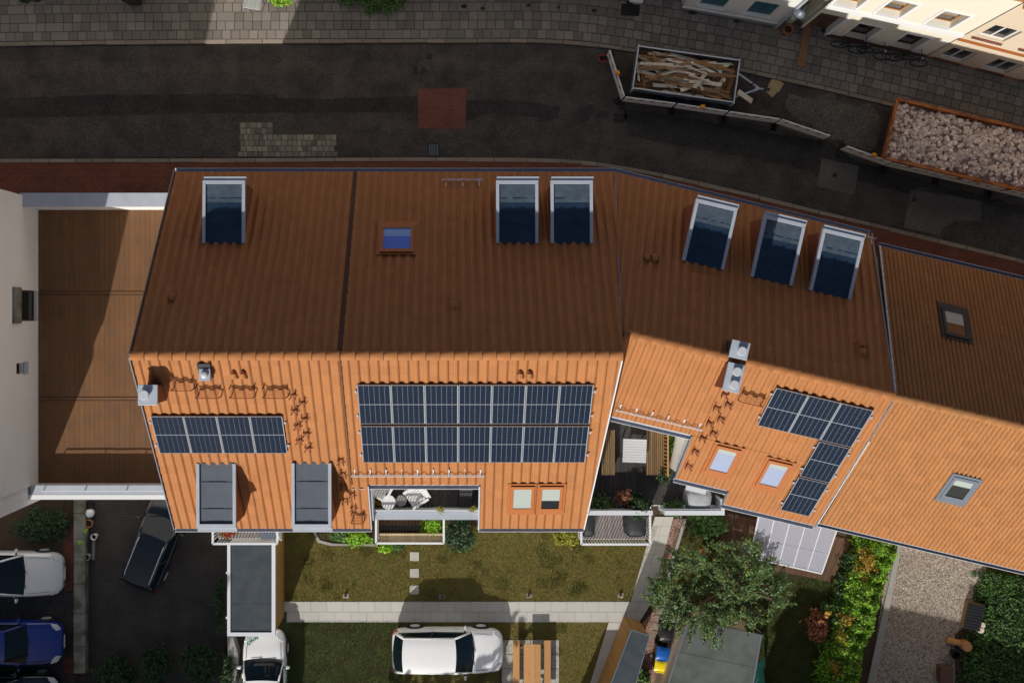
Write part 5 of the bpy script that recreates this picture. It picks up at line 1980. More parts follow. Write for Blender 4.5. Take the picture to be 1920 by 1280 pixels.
# ------------------------------------------------------------------ trailer with scrap wood
RZt = 1.22
C = [W3(1197, 86, RZt), W3(1388, 113, RZt), W3(1375, 192, RZt), W3(1187, 166, RZt)]     # NW NE SE SW
cx_, cy_ = sum(c[0] for c in C) / 4, sum(c[1] for c in C) / 4
ang = math.atan2(C[1][1] - C[0][1], C[1][0] - C[0][0])
Lt = math.dist(C[0][:2], C[1][:2])
Wt = math.dist(C[0][:2], C[3][:2])
tr = thing('flatbed_trailer', 'box trailer with low metal sides heaped with scrap wood', 'trailer', (cx_, cy_, 0), ang)
hx, hy = Lt / 2, Wt / 2
part('floor', MB().box(-hx, hx, -hy, hy, .58, .64), 'zinc_dark', tr, world=False)
for nm, b in (('side_board', (-hx, hx, hy - .03, hy, .642, RZt)), ('side_board', (-hx, hx, -hy, -hy + .03, .642, RZt)), ('end_board', (-hx, -hx + .03, -hy + .032, hy - .032, .642, RZt)),
              ('end_board', (hx - .03, hx, -hy + .032, hy - .032, .642, RZt))):
    sb = part(nm, MB().box(*b), 'zinc_dark', tr, world=False)
    x0, x1, y0_, y1_, _, _ = b
    part('rim', MB().box(x0 - .008, x1 + .008, y0_ - .008, y1_ + .008, RZt + .001, RZt + .022), 'alu', sb, world=False)
for sx_ in (-hx + .02, hx - .02):
    for sy_ in (-hy - .02, hy + .02):
        part('corner_post', MB().box(sx_ - .03, sx_ + .03, sy_ - .025, sy_ + .025, .55, RZt + .03), 'zinc', tr, world=False)
for sy_ in (-hy + .15, hy - .15):
    for sx_ in (-.45, .35):
        w_ = part('wheel', MB().tube([(sx_, sy_ - .09, .30), (sx_, sy_ + .09, .30)], .30, 18), 'rubber', tr, world=False)
        part('rim', MB().tube([(sx_, sy_ - .093, .30), (sx_, sy_ + .093, .30)], .17, 14), 'zinc', w_, world=False)
db = MB().beam((hx, .55, .52), (hx + 1.05, .02, .50), .07, .07).beam((hx, -.55, .52), (hx + 1.05, -.02, .50), .07, .07).beam((hx + .9, 0, .50), (hx + 1.35, 0, .50), .06, .07)
part('drawbar', db, 'zinc', tr, world=False)
part('jockey_wheel', MB().tube([(hx + .78, .16, .12), (hx + .78, .16, .75)], .03, 8), 'lead_black', tr, world=False)
part('coupling', MB().box(hx + 1.25, hx + 1.48, -.05, .05, .47, .60), 'lead_black', tr, world=False)
Mt = Matrix.Translation((cx_, cy_, 0)) @ Matrix.Rotation(ang, 4, 'Z')


def scrap(x, y, z, L, w, th, a, tilt, roll, mat, label, grp):
    mb = MB()
    g = rnd
    e0, e1 = g.uniform(-.05, .05), g.uniform(-.05, .05)
    bot = [(-L / 2 - e0, -w / 2, -th / 2), (L / 2 + e1, -w / 2 * g.uniform(.6, 1), -th / 2), (L / 2 - e1, w / 2, -th / 2), (-L / 2 + e0, w / 2 * g.uniform(.7, 1), -th / 2)]
    mb.hexa(bot, [(p[0], p[1], th / 2) for p in bot])
    o = part('scrap_plank', mb, mat)
    p = Mt @ Vector((x, y, z))
    o.location = p
    o.rotation_euler = (roll, tilt, ang + a)
    tag(o, label, 'plank', grp)
    return o


g = random.Random(17)
labs = {'plank_pale': ('pale grey splintered board in the scrap heap on the trailer', 'pale boards in the trailer'),
        'plank_brown': ('brown broken board in the scrap heap on the trailer', 'brown boards in the trailer')}
bedm = MB()
nx_, ny_ = 16, 9
bedm.grid([[(-hx + .05 + (Lt - .1) * i / nx_, -hy + .05 + (Wt - .1) * j / ny_, .82 + .10 * math.sin(i * 1.7) * math.cos(j * 1.3) + g.uniform(-.04, .04)) for i in range(nx_ + 1)] for j in range(ny_ + 1)])
ob = part('wood_debris', bedm, 'plank_brown', tr, world=False, label='dark splinters and dust under the scrap boards')
for i in range(135):
    mat = 'plank_pale' if g.random() < .58 else 'plank_brown'
    Lp = min(2.1, max(.35, g.lognormvariate(-.12, .42)))
    a = g.gauss(.02, .16) if g.random() < .8 else g.uniform(-1.4, 1.4)
    Lp = Lp if abs(a) < .5 else min(Lp, .8)
    ex, ey = hx - .06 - Lp / 2 * abs(math.cos(a)), hy - .07 - Lp / 2 * abs(math.sin(a))
    x, y = g.uniform(-max(ex, .02), max(ex, .02)), g.uniform(-max(ey, .02), max(ey, .02))
    top = .92 + .42 * (1 - (abs(y) / hy) ** 2) * (1 - .5 * (abs(x) / hx) ** 2)
    scrap(x, y, .86 + (top - .86) * (i / 135) + g.uniform(-.02, .05), Lp, g.choice((.05, .07, .09, .11, .13, .16)), g.choice((.018, .025, .04)), a, g.gauss(0, .05), g.gauss(0, .14), mat, *labs[mat])
x, y = W(1397, 181, .7)
bd = part('leaning_board', MB().hexa([(-.48, -.10, -.015), (.48, -.10, -.015), (.48, .10, -.015), (-.48, .10, -.015)], [(-.48, -.10, .015), (.48, -.10, .015), (.48, .10, .015), (-.48, .10, .015)]), 'plank_pale')
bd.location = (x, y, .70)
bd.rotation_euler = (0, R(38), R(-22))
tag(bd, 'grey board leaning out over the east end of the trailer', 'board')
for i, (a, b, s, rz_, lab) in enumerate([(1456, 160, .30, .55, 'square sheet of brown cardboard on the road, uppermost'), (1447, 172, .24, .75, 'small cardboard piece half under the larger sheet')]):
    x, y = W(a, b)
    o = part('cardboard_sheet', MB().box(-s, s * .75, -s * .7, s * .7, 0, .012), 'cardboard')
    o.location = (x, y, .012 + .016 * (1 - i))
    o.rotation_euler = (0, .02, -rz_)
    tag(o, lab, 'cardboard')
# ------------------------------------------------------------------ road barriers
def barrier(pa, pb, label, lamp=None, group='white road barriers round the building site'):
    A, B = Vector(W3(*pa, 1.0)), Vector(W3(*pb, 1.0))
    d = B - A
    L = d.length
    t = thing('road_barrier', label, 'barrier', ((A.x + B.x) / 2, (A.y + B.y) / 2, 0), math.atan2(d.y, d.x))
    h = L / 2 - .02
    part('panel', MB().box(-h, h, -.012, .012, .12, .90), 'plastic_white', t, world=False)
    tp = part('top_rail', MB().tube([(-h, 0, .98), (h, 0, .98)], .028, 8), 'plastic_white', t, world=False)
    bd_ = part('reflector_board', MB().box(-h + .04, h - .04, -.026, -.0125, .74, .93), 'plastic_white', t, world=False)
    k = max(2, int(L / .42))
    for i in range(k):
        a = -h + .10 + (2 * h - .2) * i / k
        q = [(a, -.031, .745), (a + .16, -.031, .745), (a + .24, -.031, .925), (a + .08, -.031, .925)]
        part('red_stripe', fix(MB().hexa(q, [(p[0], -.0265, p[2]) for p in q])), 'plastic_red', bd_, world=False)
    for s in (-h + .02, h - .02):
        part('post', MB().tube([(s, 0, .0), (s, 0, 1.0)], .022, 8), 'plastic_white', t, world=False)
        part('foot', MB().box(s - .09, s + .09, -.30, .30, .005, .09), 'rubber', t, world=False)
    if lamp is not None:
        lp_ = MB().lathe((lamp * L, 0), [(.05, 1.005), (.06, 1.04), (.06, 1.10), (.03, 1.11)], 12)
        wl_ = part('warning_lamp', lp_, 'lead_black', t, world=False)
        part('lens', MB().tube([(lamp * L, -.06, 1.17), (lamp * L, .06, 1.17)], .095, 16), 'plastic_orange', wl_, world=False)
    return t


barrier((1143, 93), (1171, 181), 'white barrier standing across the west end of the trailer', .02)
barrier((1172, 182), (1268, 194), 'white barrier along the trailer, westmost of the straight run')
barrier((1270, 194.5), (1366, 209), 'white barrier in the middle of the run along the trailer, with an orange lamp', -.02)
barrier((1368, 209.5), (1464, 223.5), 'white barrier at the east end of the straight run by the trailer')
barrier((1466, 224), (1558, 255), 'white barrier angled towards the dusty road, just past the cardboard')
barrier((1588, 274), (1674, 305), 'white barrier at the west corner of the orange skip', .07)
barrier((1675, 305.5), (1774, 328), 'white barrier along the skip, second from its west corner')
barrier((1775, 328.5), (1875, 351), 'white barrier along the skip carrying a lamp in front of the rubble', .02)
barrier((1876, 351.5), (1975, 375), 'white barrier along the skip at the right edge')
x, y = W(1130, 113)
cr = thing('sign_stand', 'small red framed stand on the road left of the trailer barrier', 'sign', (x, y, 0), R(5))
for a, b in (((-.18, -.1), (.2, -.1)), ((-.18, .16), (.2, .16)), ((-.18, -.1), (-.18, .16)), ((.2, -.1), (.2, .16))):
    part('frame_bar', MB().beam((*a, .22), (*b, .22), .03, .03), 'plastic_red', cr, world=False)
for a, b in ((-.18, -.1), (.2, -.1), (-.18, .16), (.2, .16)):
    part('leg', MB().beam((a, b, 0.006), (a, b, .2), .025, .025), 'lead_black', cr, world=False)

# ------------------------------------------------------------------ skip with rubble
ZS = 1.45
S_ = [W3(1684, 186, ZS), W3(1990, 258, ZS), W3(1962, 369, ZS), W3(1655, 295, ZS)]
ang = math.atan2(S_[1][1] - S_[0][1], S_[1][0] - S_[0][0])
cx_, cy_ = sum(c[0] for c in S_) / 4, sum(c[1] for c in S_) / 4
Ls, Ws = math.dist(S_[0][:2], S_[1][:2]), math.dist(S_[0][:2], S_[3][:2])
sk = thing('rubble_skip', 'rusty orange skip container filled with pale paving rubble', 'skip', (cx_, cy_, 0), ang)
hx, hy = Ls / 2, Ws / 2
ins = .32
T_, B_ = [(-hx, -hy), (hx, -hy), (hx, hy), (-hx, hy)], [(-hx + ins, -hy + .10), (hx - ins, -hy + .10), (hx - ins, hy - .10), (-hx + ins, hy - .10)]
for i in range(4):
    a, b = T_[i], T_[(i + 1) % 4]
    c, d = B_[i], B_[(i + 1) % 4]
    sh = lambda p, k: (p[0] * (1 - k), p[1] * (1 - k * 1.8))
    q0 = [(*c, .08), (*d, .08), (*b, ZS), (*a, ZS)]
    q1 = [(*sh(c, .02), .08), (*sh(d, .02), .08), (*sh(b, .02), ZS), (*sh(a, .02), ZS)]
    w_ = part('side_wall', fix(MB().hexa(q0, q1)), 'rust_orange', sk, world=False)
    part('rim', MB().beam((*a, ZS + .02), (*b, ZS + .02), .11, .09), 'rust_orange', w_, world=False)
part('floor', MB().prism(B_, .06, .12), 'rust_orange', sk, world=False)
for s in (-1, 1):
    for k in range(3):
        xx = -hx * .62 + k * hx * .6
        part('rib', MB().hexa([(xx - .05, s * (hy - .09), .1), (xx + .05, s * (hy - .09), .1), (xx + .05, s * (hy - .02), .1), (xx - .05, s * (hy - .02), .1)],
                              [(xx - .05, s * (hy + .01), ZS - .06), (xx + .05, s * (hy + .01), ZS - .06), (xx + .05, s * (hy + .07), ZS - .06), (xx - .05, s * (hy + .07), ZS - .06)]), 'rust_orange', sk, world=False)
Ms = Matrix.Translation((cx_, cy_, 0)) @ Matrix.Rotation(ang, 4, 'Z')


def heap(x, y):
    return 1.22 + .20 * (1 - (x / hx) ** 2) * (1 - (y / hy) ** 2) + .05 * math.sin(3 * x + 1) * math.cos(2.6 * y)


g = random.Random(8)
mb = MB()
nx_, ny_ = 44, 20
mb.grid([[(-hx + .06 + (Ls - .12) * i / nx_, -hy + .06 + (Ws - .12) * j / ny_, heap(-hx + Ls * i / nx_, -hy + Ws * j / ny_) - .05 + g.uniform(-.03, .03)) for i in range(nx_ + 1)] for j in range(ny_ + 1)])
part('rubble_fill', mb, 'rubble_fine', sk, world=False, label='fine pale rubble between the stones')
st = MB()
st.add([(x * .92, y * .92, -.5) for x, y in B8] + [(x, y, -.32) for x, y in B8] + [(x, y, .32) for x, y in B8] + [(x * .88, y * .88, .5) for x, y in B8],
       [(3, 2, 1, 0), (12, 13, 14, 15)] + [(4 * r + i, 4 * r + (i + 1) % 4, 4 * r + 4 + (i + 1) % 4, 4 * r + 4 + i) for r in range(3) for i in range(4)])
st_me = st.mesh('paving_stone')
st_me.materials.append(MATS['rubble'])
pos = []
k = 0
while len(pos) < 1150:
    x, y = g.uniform(-hx + .12, hx - .12), g.uniform(-hy + .12, hy - .12)
    pos.append((x, y, heap(x, y) + g.uniform(-.05, .075)))
vis = [p for p in pos if (Ms @ Vector(p)).x < 23.2]
vis.sort(key=lambda p: -p[2])
rest = vis[300:]
for i, p in enumerate(vis[:300]):
    o = bpy.data.objects.new('paving_stone', st_me)
    COL.objects.link(o)
    o.location = Ms @ Vector(p)
    s = g.uniform(.85, 1.15)
    o.scale = (.185 * s, .130 * s, .12 * s)
    o.rotation_euler = (g.gauss(0, .45), g.gauss(0, .45), g.uniform(0, 6.28))
    tag(o, 'pale broken paving stone in the rubble heap of the orange skip', 'stone', 'paving stones in the skip')
bv = np.array(st.v)
VV, FF = [], []
for i, p in enumerate(rest):
    s = g.uniform(.6, 1.05)
    Rm = Matrix.Rotation(g.uniform(0, 6.28), 3, 'Z') @ Matrix.Rotation(g.gauss(0, .5), 3, 'X') @ Matrix.Rotation(g.gauss(0, .5), 3, 'Y')
    q = (np.array(Rm) @ (bv * np.array([.18 * s, .13 * s, .12 * s])).T).T + np.array(Ms @ Vector(p))
    VV.append(q)
VV = np.concatenate(VV)
F0 = np.array(st.f)
FF = (F0[None] + (np.arange(len(rest)) * len(bv))[:, None, None]).reshape(-1, 4)
np_obj('rubble_stones', VV, FF, 'rubble', None, 'stuff')
# ================================================================== garden side
# lawns
lawn_a = px([(522, 985), (1232, 985), (1180, 1127), (522, 1127)])
sheet('lawn', lawn_a, 0.004, 'lawn_soil_dry')
lush = px([(522, 1165), (745, 1165), (735, 1330), (522, 1330)])
dry2 = px([(745, 1165), (1141, 1165), (1091, 1330), (735, 1330)])
sheet('lawn', lush, 0.004, 'lawn_soil_lush')
sheet('lawn', dry2, 0.004, 'lawn_soil_dry')
V, F = blades(px([(520, 985), (1234, 985), (1182, 1128.5), (520, 1128.5)]), 112000, .045, .014, .004, 3, 1.3)
np_obj('lawn_grass', V, F, 'grass_dry', None, 'stuff')
V, F = blades(px([(745, 1163.5), (1143, 1163.5), (1093, 1330), (735, 1330)]), 47000, .045, .014, .004, 4, 1.3)
np_obj('lawn_grass', V, F, 'grass_dry', None, 'stuff')
V, F = blades(px([(522, 1163), (760, 1163), (750, 1330), (522, 1330)]), 44000, .05, .014, .004, 5, 1.2)
np_obj('lawn_grass', V, F, 'grass_lush', None, 'stuff')
g_ = np.random.default_rng(77)
for lp, nn_, sd in (((522, 985, 1232, 1127), 60, 11), ((745, 1165, 1130, 1330), 24, 12)):
    Vs, Fs, k0 = [], [], 0
    for i in range(nn_):
        a, b = g_.uniform(lp[0] + 8, lp[2] - 60), g_.uniform(lp[1] + 8, lp[3] - 6)
        r_ = g_.uniform(4, 16)
        V, F = blades(px([(a - r_, b - r_ * .6), (a + r_ * .3, b - r_), (a + r_, b - r_ * .2), (a + r_ * .7, b + r_ * .8), (a - r_ * .6, b + r_ * .7)]), int(r_ * r_ * 1.1), .065, .016, .004, sd * 100 + i, 1.0)
        Vs.append(V)
        Fs.append(F + k0)
        k0 += len(V)
    np_obj('lawn_clumps', np.concatenate(Vs), np.concatenate(Fs), 'grass_lush', None, 'stuff')
gard = px([(1262, 985), (1600, 985), (1560, 1340), (1245, 1340), (1235, 1150)])
sheet('garden_ground', gard, 0.004, 'lawn_soil_lush')
gl_ = px([(1430, 1070), (1560, 1060), (1580, 1330), (1400, 1330), (1420, 1160)])
V, F = blades(gl_, 42000, .06, .016, .006, 6, 1.0)
np_obj('garden_grass', V, F, 'grass_lush', None, 'stuff')
V, F = blades(px([(1265, 990), (1430, 1000), (1420, 1170), (1300, 1165), (1250, 1110)]), 22000, .06, .016, .006, 7, 1.0)
np_obj('garden_grass', V, F, 'grass_dry', None, 'stuff')

# yard and parking: dark setts, stone wall strip, brick edging
sheet('yard', px([(150, 925), (460, 925), (460, 1340), (150, 1340)]), 0.004, 'yard_sett')
sheet('parking', px([(-200, 1100), (140, 1100), (140, 1340), (-200, 1340)]), 0.004, 'asphalt_mid')
sheet('parking', px([(-200, 1020), (120, 1020), (120, 1100), (-200, 1100)]), 0.004, 'asphalt_mid')
sheet('brick_strip', px([(119, 985), (139, 985), (137, 1106), (119, 1106)]), 0.012, 'brick_wall_red')
sheet('brick_strip', px([(119, 1232), (138, 1232), (138, 1262), (119, 1262)]), 0.012, 'brick_wall_red')
wl_ = thing('boundary_wall', 'low grey stone wall between the parking places and the yard', 'wall', (*W(149, 1080), 0))
ye = [928, 962, 1010, 1043, 1095, 1150, 1212, 1262]
for a, b in zip(ye[:-1], ye[1:]):
    q = px([(138, a + .4), (160, a + .4), (160, b - .4), (138, b - .4)], .42)
    part('wall_stone', MB().prism(q, 0, .42 + rnd.uniform(-.012, .012)), 'concrete_moss', wl_, bevel=.012)

# garden path of slabs
path = struct('garden_path', MB().add([(*p, .010) for p in px([(522, 1126), (1184, 1126), (1172, 1166), (522, 1166)])], [(3, 2, 1, 0)]), 'joint_soil')
x = 523.0
j = 0
while x < 1186:
    for r, (ya, yb) in enumerate(((1127, 1146), (1146.5, 1165.5))):
        x0, x1 = x + (15 if r else 0), x + 29.6 + (15 if r else 0)
        lim = 1181 if r == 0 else 1173
        if x1 > lim:
            x1 = lim
        if x1 - x0 > 3:
            q = px([(x0, ya), (x1, ya), (x1, yb), (x0, yb)])
            part('path_slab', MB().prism(q, .011, .026 + rnd.uniform(-.002, .002)), 'path_slab', path)
    x += 30
br = struct('garden_path', MB().add([(*p, .009) for p in px([(1228, 968), (1263, 968), (1221, 1127), (1178, 1166), (1128, 1330), (1090, 1330), (1141, 1166), (1181, 1127)])], [tuple(range(7, -1, -1))]), 'joint_soil')


def lerp(a, b, t):
    return (a[0] + (b[0] - a[0]) * t, a[1] + (b[1] - a[1]) * t)


# branch up to the house
La, Lb, Ra, Rb = (1228, 968), (1182, 1127), (1263, 968), (1221, 1127)
nr_ = 9
for i in range(nr_):
    for k in range(2):
        t0, t1 = i / nr_, (i + 1) / nr_
        s0, s1 = k / 2, (k + 1) / 2
        q = [lerp(lerp(La, Lb, t0), lerp(Ra, Rb, t0), s0), lerp(lerp(La, Lb, t0), lerp(Ra, Rb, t0), s1), lerp(lerp(La, Lb, t1), lerp(Ra, Rb, t1), s1), lerp(lerp(La, Lb, t1), lerp(Ra, Rb, t1), s0)]
        q = px(q)
        c = (sum(p[0] for p in q) / 4, sum(p[1] for p in q) / 4)
        q = [lerp(c, p, .985) for p in q]
        part('path_slab', MB().prism(q, .011, .028 + rnd.uniform(-.002, .002)), 'path_slab', br)
part('path_slab', MB().prism(px([(1174, 1127.5), (1197, 1127.5), (1194, 1146), (1174, 1146)]), .011, .028), 'path_slab', br)
part('path_slab', MB().prism(px([(1197.5, 1127.5), (1221, 1127.5), (1211, 1146), (1194.5, 1146)]), .011, .027), 'path_slab', br)
part('path_slab', MB().prism(px([(1174, 1146.5), (1210.5, 1146.5), (1198, 1165.5), (1174, 1165.5)]), .011, .029), 'path_slab', br)
La, Lb, Ra, Rb = (1141, 1166), (1091, 1330), (1180, 1166), (1130, 1330)
nr_ = 10
for i in range(nr_):
    for k in range(2):
        t0, t1 = i / nr_, (i + 1) / nr_
        s0, s1 = k / 2, (k + 1) / 2
        q = px([lerp(lerp(La, Lb, t0), lerp(Ra, Rb, t0), s0), lerp(lerp(La, Lb, t0), lerp(Ra, Rb, t0), s1), lerp(lerp(La, Lb, t1), lerp(Ra, Rb, t1), s1), lerp(lerp(La, Lb, t1), lerp(Ra, Rb, t1), s0)])
        c = (sum(p[0] for p in q) / 4, sum(p[1] for p in q) / 4)
        part('path_slab', MB().prism([lerp(c, p, .985) for p in q], .012, .032 + rnd.uniform(-.002, .002)), 'path_slab', br)
for i, (a, b) in enumerate(((777, 1042.5), (777, 1073.5), (777, 1105))):
    x, y = W(a, b)
    o = part('stepping_stone', MB().box(-.185, .185, -.18, .18, .0, .03), 'path_slab', bevel=.006)
    o.location = (x, y, .002)
    o.rotation_euler = (0, 0, rnd.uniform(-.03, .03))
    tag(o, ['top stepping stone of three in the lawn, next to the balcony', 'middle stepping stone of three in the lawn', 'bottom stepping stone of three in the lawn, next to the path'][i], 'paving stone', 'stepping stones in the lawn')
# gravel strip and edging beside the path
gs = struct('gravel_strip', MB().prism(px([(1263, 972), (1280, 972), (1240, 1108), (1224, 1108)]), .0, .016), 'gravel_red')
ed = struct('path_edging', MB().prism(px([(1281, 972), (1287, 972), (1246, 1112), (1240, 1112)]), .0, .07), 'concrete')
for i in range(6):
    a, b = lerp((1242, 1108), (1224, 1195), i / 6), lerp((1242, 1108), (1224, 1195), (i + .9) / 6)
    for k in range(2):
        q = px([(a[0] + k * 10.5 - 4, a[1]), (a[0] + k * 10.5 + 5.5, a[1] + 2), (b[0] + k * 10.5 + 5.5, b[1] + 2), (b[0] + k * 10.5 - 4, b[1])])
        part('sett', MB().prism(q, 0, .035 + rnd.uniform(-.01, .012)), 'kerb_stone', ed)
sheet('side_ground', px([(1195, 1180), (1262, 1100), (1262, 1180), (1235, 1340), (1185, 1340)]), .006, 'gravel_red')
# bare spots with small lamps in the lawn
for i, (a, b) in enumerate(((648, 1116), (829, 1117), (991, 1116), (1163, 1115))):
    x, y = W(a, b)
    t = thing('garden_light', f'{ORD[i]} small black garden light from the left at the lawn edge', 'light', (x, y, 0), 0, 'garden lights along the path')
    part('base', MB().lathe((0, 0), [(.05, .0), (.05, .05), (.035, .06)], 10), 'lead_black', t, world=False)
    part('head', MB().lathe((0, .03), [(.03, .06), (.055, .09), (.05, .16), (.02, .17)], 10), 'lead_black', t, world=False)
    sheet('bare_soil', wavy([(x - .12, y - .10), (x + .12, y - .10), (x + .13, y + .08), (x - .1, y + .09)], .03, .08, i), .03, 'gravel_beige')

# planting bed along the house
sheet('planting_bed', wavy(px([(584, 985), (705, 985), (705, 1018), (620, 1017), (590, 1008)]), .02, .2, 4), .010, 'soil')
struct('bed_edging', MB().prism(px([(582, 985), (587, 985), (600, 1012), (625, 1018), (704, 1019), (704, 1023), (620, 1022), (596, 1016)]), 0, .06), 'concrete')
for i, (a, b, r, m_, n_, lab) in enumerate([(640, 1002, .42, 'leaf_green', 900, 'low green plant in the bed below the west house'), (672, 1006, .60, 'leaf_bright', 1500, 'bushy bright green plant in the bed beside the balcony'),
                                            (725, 1026, .30, 'leaf_bright', 500, 'small bluish green plant at the front of the balcony'), (748, 1022, .26, 'leaf_green', 350, 'tiny green plant below the balcony corner')]):
    x, y = W(a, b)
    shrub('garden_plant', lab, x, y, .01, (r, r * .6, r * .55), n_, .08, m_, 'plant', None, 60 + i, 7)
x, y = W(862, 992)
shrub('shrub', 'dark evergreen shrub right of the middle balcony', x, y, 0, (.62, .85, .7), 2600, .075, 'leaf_dark', seed=71, blobs=12)
x, y = W(850, 1012)
shrub('shrub', 'small reddish shrub at the balcony foot', x, y, 0, (.28, .25, .2), 260, .06, 'leaf_copper', seed=72)
x, y = W(1062, 1006)
shrub('shrub', 'yellow green shrub below the eave beside the dark balcony', x, y, 0, (.65, .35, .32), 1300, .075, 'leaf_lime', seed=73)
x, y = W(870, 1018)
shrub('garden_plant', 'grey green grass clump beside the dark shrub', x, y, 0, (.3, .3, .2), 300, .05, 'leaf_green', 'plant', seed=74, elong=4)

# ------------------------------------------------------------------ balconies
def balcony(house, x0, x1, y0, y1, zf, zr, deckmat, railmat='white_metal', board=None):
    """y1 = house side, y0 = garden side"""
    bc = part('balcony', MB().box(x0, x1, y0, y1, zf - .18, zf - .03), 'render_white', house)
    x = x0 + .02
    while x < x1 - .03:
        part('deck_board', MB().box(x, min(x + .115, x1 - .01), y0 + .02, y1, zf - .029, zf + rnd.uniform(-.002, .002)), deckmat, bc)
        x += .122
    for a, b in (((x0, y0), (x1, y0)), ((x0, y0), (x0, y1)), ((x1, y0), (x1, y1))):
        part('handrail', MB().beam((*a, zr), (*b, zr), .075, .045), railmat, bc)
        L = math.dist(a, b)
        k = int(L / .11)
        if board:
            for i in range(k):
                q, r_ = lerp(a, b, (i + .04) / k), lerp(a, b, (i + .96) / k)
                part('rail_board', MB().beam((*q, (zf + zr) / 2), (*r_, (zf + zr) / 2), .022, zr - zf - .08), board, bc)
            continue
        for i in range(k + 1):
            q = lerp(a, b, i / max(k, 1))
            part('baluster', MB().beam((*q, zf - .1), (*q, zr - .02), .018, .03), railmat, bc)
    return bc


zf, zr_ = 2.9, 3.85
def bx(a, b, c, d, z):
    p, q = W(a, b, z), W(c, d, z)
    return p[0], q[0], q[1], p[1]


x0, x1, y0, _ = bx(399, 990, 520, 1019, zr_)
b1 = balcony(h1, x0, x1, y0, YS + .34, zf, zr_, 'wood_deck_grey')
x0b, x1b, y0b, _ = bx(705, 970, 832, 1018, zr_)
b2 = balcony(h2, x0b, x1b, y0b, YS + .34, zf, zr_, 'wood_deck_brown', board='wood_beige')
x0c, x1c, y0c, _ = bx(1090, 968, 1219, 1020, zr_)
b3 = balcony(h3, x0c, x1c, y0c, -6.91, zf, zr_, 'wood_deck_grey')
# things on the balconies
xm = x0 + .45
shrub('potted_plant', 'red flowering plant on the small west balcony', xm, y0 + .32, zf, (.33, .24, .26), 420, .07, 'leaf_green', 'plant', seed=80, blobs=6)
V, F = leaf_cloud([(xm + .1, y0 + .3, zf + .42), (xm - .15, y0 + .25, zf + .36)], [(.25, .18, .12), (.2, .15, .1)], 130, .06, .4, 81)
o = np_obj('flowers', V, F, 'flower_red')
tag(o, 'red blossoms over the plant on the west balcony', 'flowers')
bxn = thing('storage_box', 'dark storage box on the small west balcony', 'box', (x1 - .42, y0 + .28, zf))
part('body', MB().box(-.30, .30, -.18, .18, 0, .42), 'wood_deck_brown', bxn, world=False)
part('lid', MB().box(-.32, .32, -.20, .20, .421, .46), 'zinc_dark', bxn, world=False)
x, y = (x0b + x1b) / 2 + .85, y0b + .62
shrub('bamboo_plant', 'feathery green bamboo on the middle balcony', x, y, zf, (.48, .55, .55), 1500, .06, 'leaf_bright', 'plant', seed=82, blobs=10, elong=4.5, flat=.2)
xx = x0b + .10
while xx < x1b - .10:
    part('shelf_board', MB().box(xx, xx + .115, y0b + .05, y0b + .34, zr_ - .16, zr_ - .135), 'wood_beige', b2)
    xx += .122
part('planter_box', MB().box(x0b + .12, x1b - .1, y0b + .36, y0b + .50, zf + .003, zf + .30), 'lead_black', b2)
q = [(x0b + .06, y0b - .62), (x1b - .06, y0b - .62), (x1b - .06, y0b - .03), (x0b + .06, y0b - .03)]
i = 0
for k, (cx, w_, lab) in enumerate(((x0c + .30, .52, 'dark covered chair at the left end of the east balcony'), (x1c - .48, .82, 'large black covered grill at the right end of the east balcony'))):
    mb = MB()
    rows = []
    for zz, s in ((0, 1.0), (.35, .98), (.68, .93), (.82, .75), (.86, .3), (.865, .0)):
        rows.append([(cx + w_ / 2 * s * math.copysign(abs(math.cos(a)) ** .5, math.cos(a)) * (1 + .04 * math.sin(5 * a + zz * 7)), y0c + .62 + .42 * s * math.copysign(abs(math.sin(a)) ** .5, math.sin(a)), zf + zz) for a in [2 * math.pi * i / 24 for i in range(25)]])
    mb.grid(rows)
    o = part('covered_chair' if k == 0 else 'covered_grill', mb, 'lead_black', smooth=True)
    tag(o, lab, 'chair' if k == 0 else 'grill')

# ------------------------------------------------------------------ furniture on the roof terraces
def lounge_chair(label, x, y, z, rz, group):
    t = thing('garden_chair', label, 'chair', (x, y, z), rz, group)
    for k in range(6):
        part('slat', MB().box(-.24 + k * .082, -.24 + k * .082 + .068, -.24, .26, .40, .425), 'plastic_white', t, world=False)
    for k in range(5):
        a = -.21 + k * .09
        part('back_slat', MB().hexa([(a, .26, .43), (a + .075, .26, .43), (a + .075, .30, .43), (a, .30, .43)], [(a, .48, .92), (a + .075, .48, .92), (a + .075, .51, .92), (a, .51, .92)]), 'plastic_white', t, world=False)
    part('back_rail', MB().box(-.25, .27, .48, .53, .88, .96), 'plastic_white', t, world=False)
    for s in (-.31, .31):
        part('armrest', MB().box(s - .045, s + .045, -.26, .40, .62, .655), 'plastic_white', t, world=False, bevel=.012)
        part('leg', MB().beam((s, -.22, 0), (s, -.20, .62), .045, .04), 'plastic_white', t, world=False)
        part('leg', MB().beam((s, .36, 0), (s, .30, .62), .045, .04), 'plastic_white', t, world=False)
    part('seat_frame', MB().box(-.29, .29, -.26, .28, .34, .395), 'plastic_white', t, world=False)
    return t


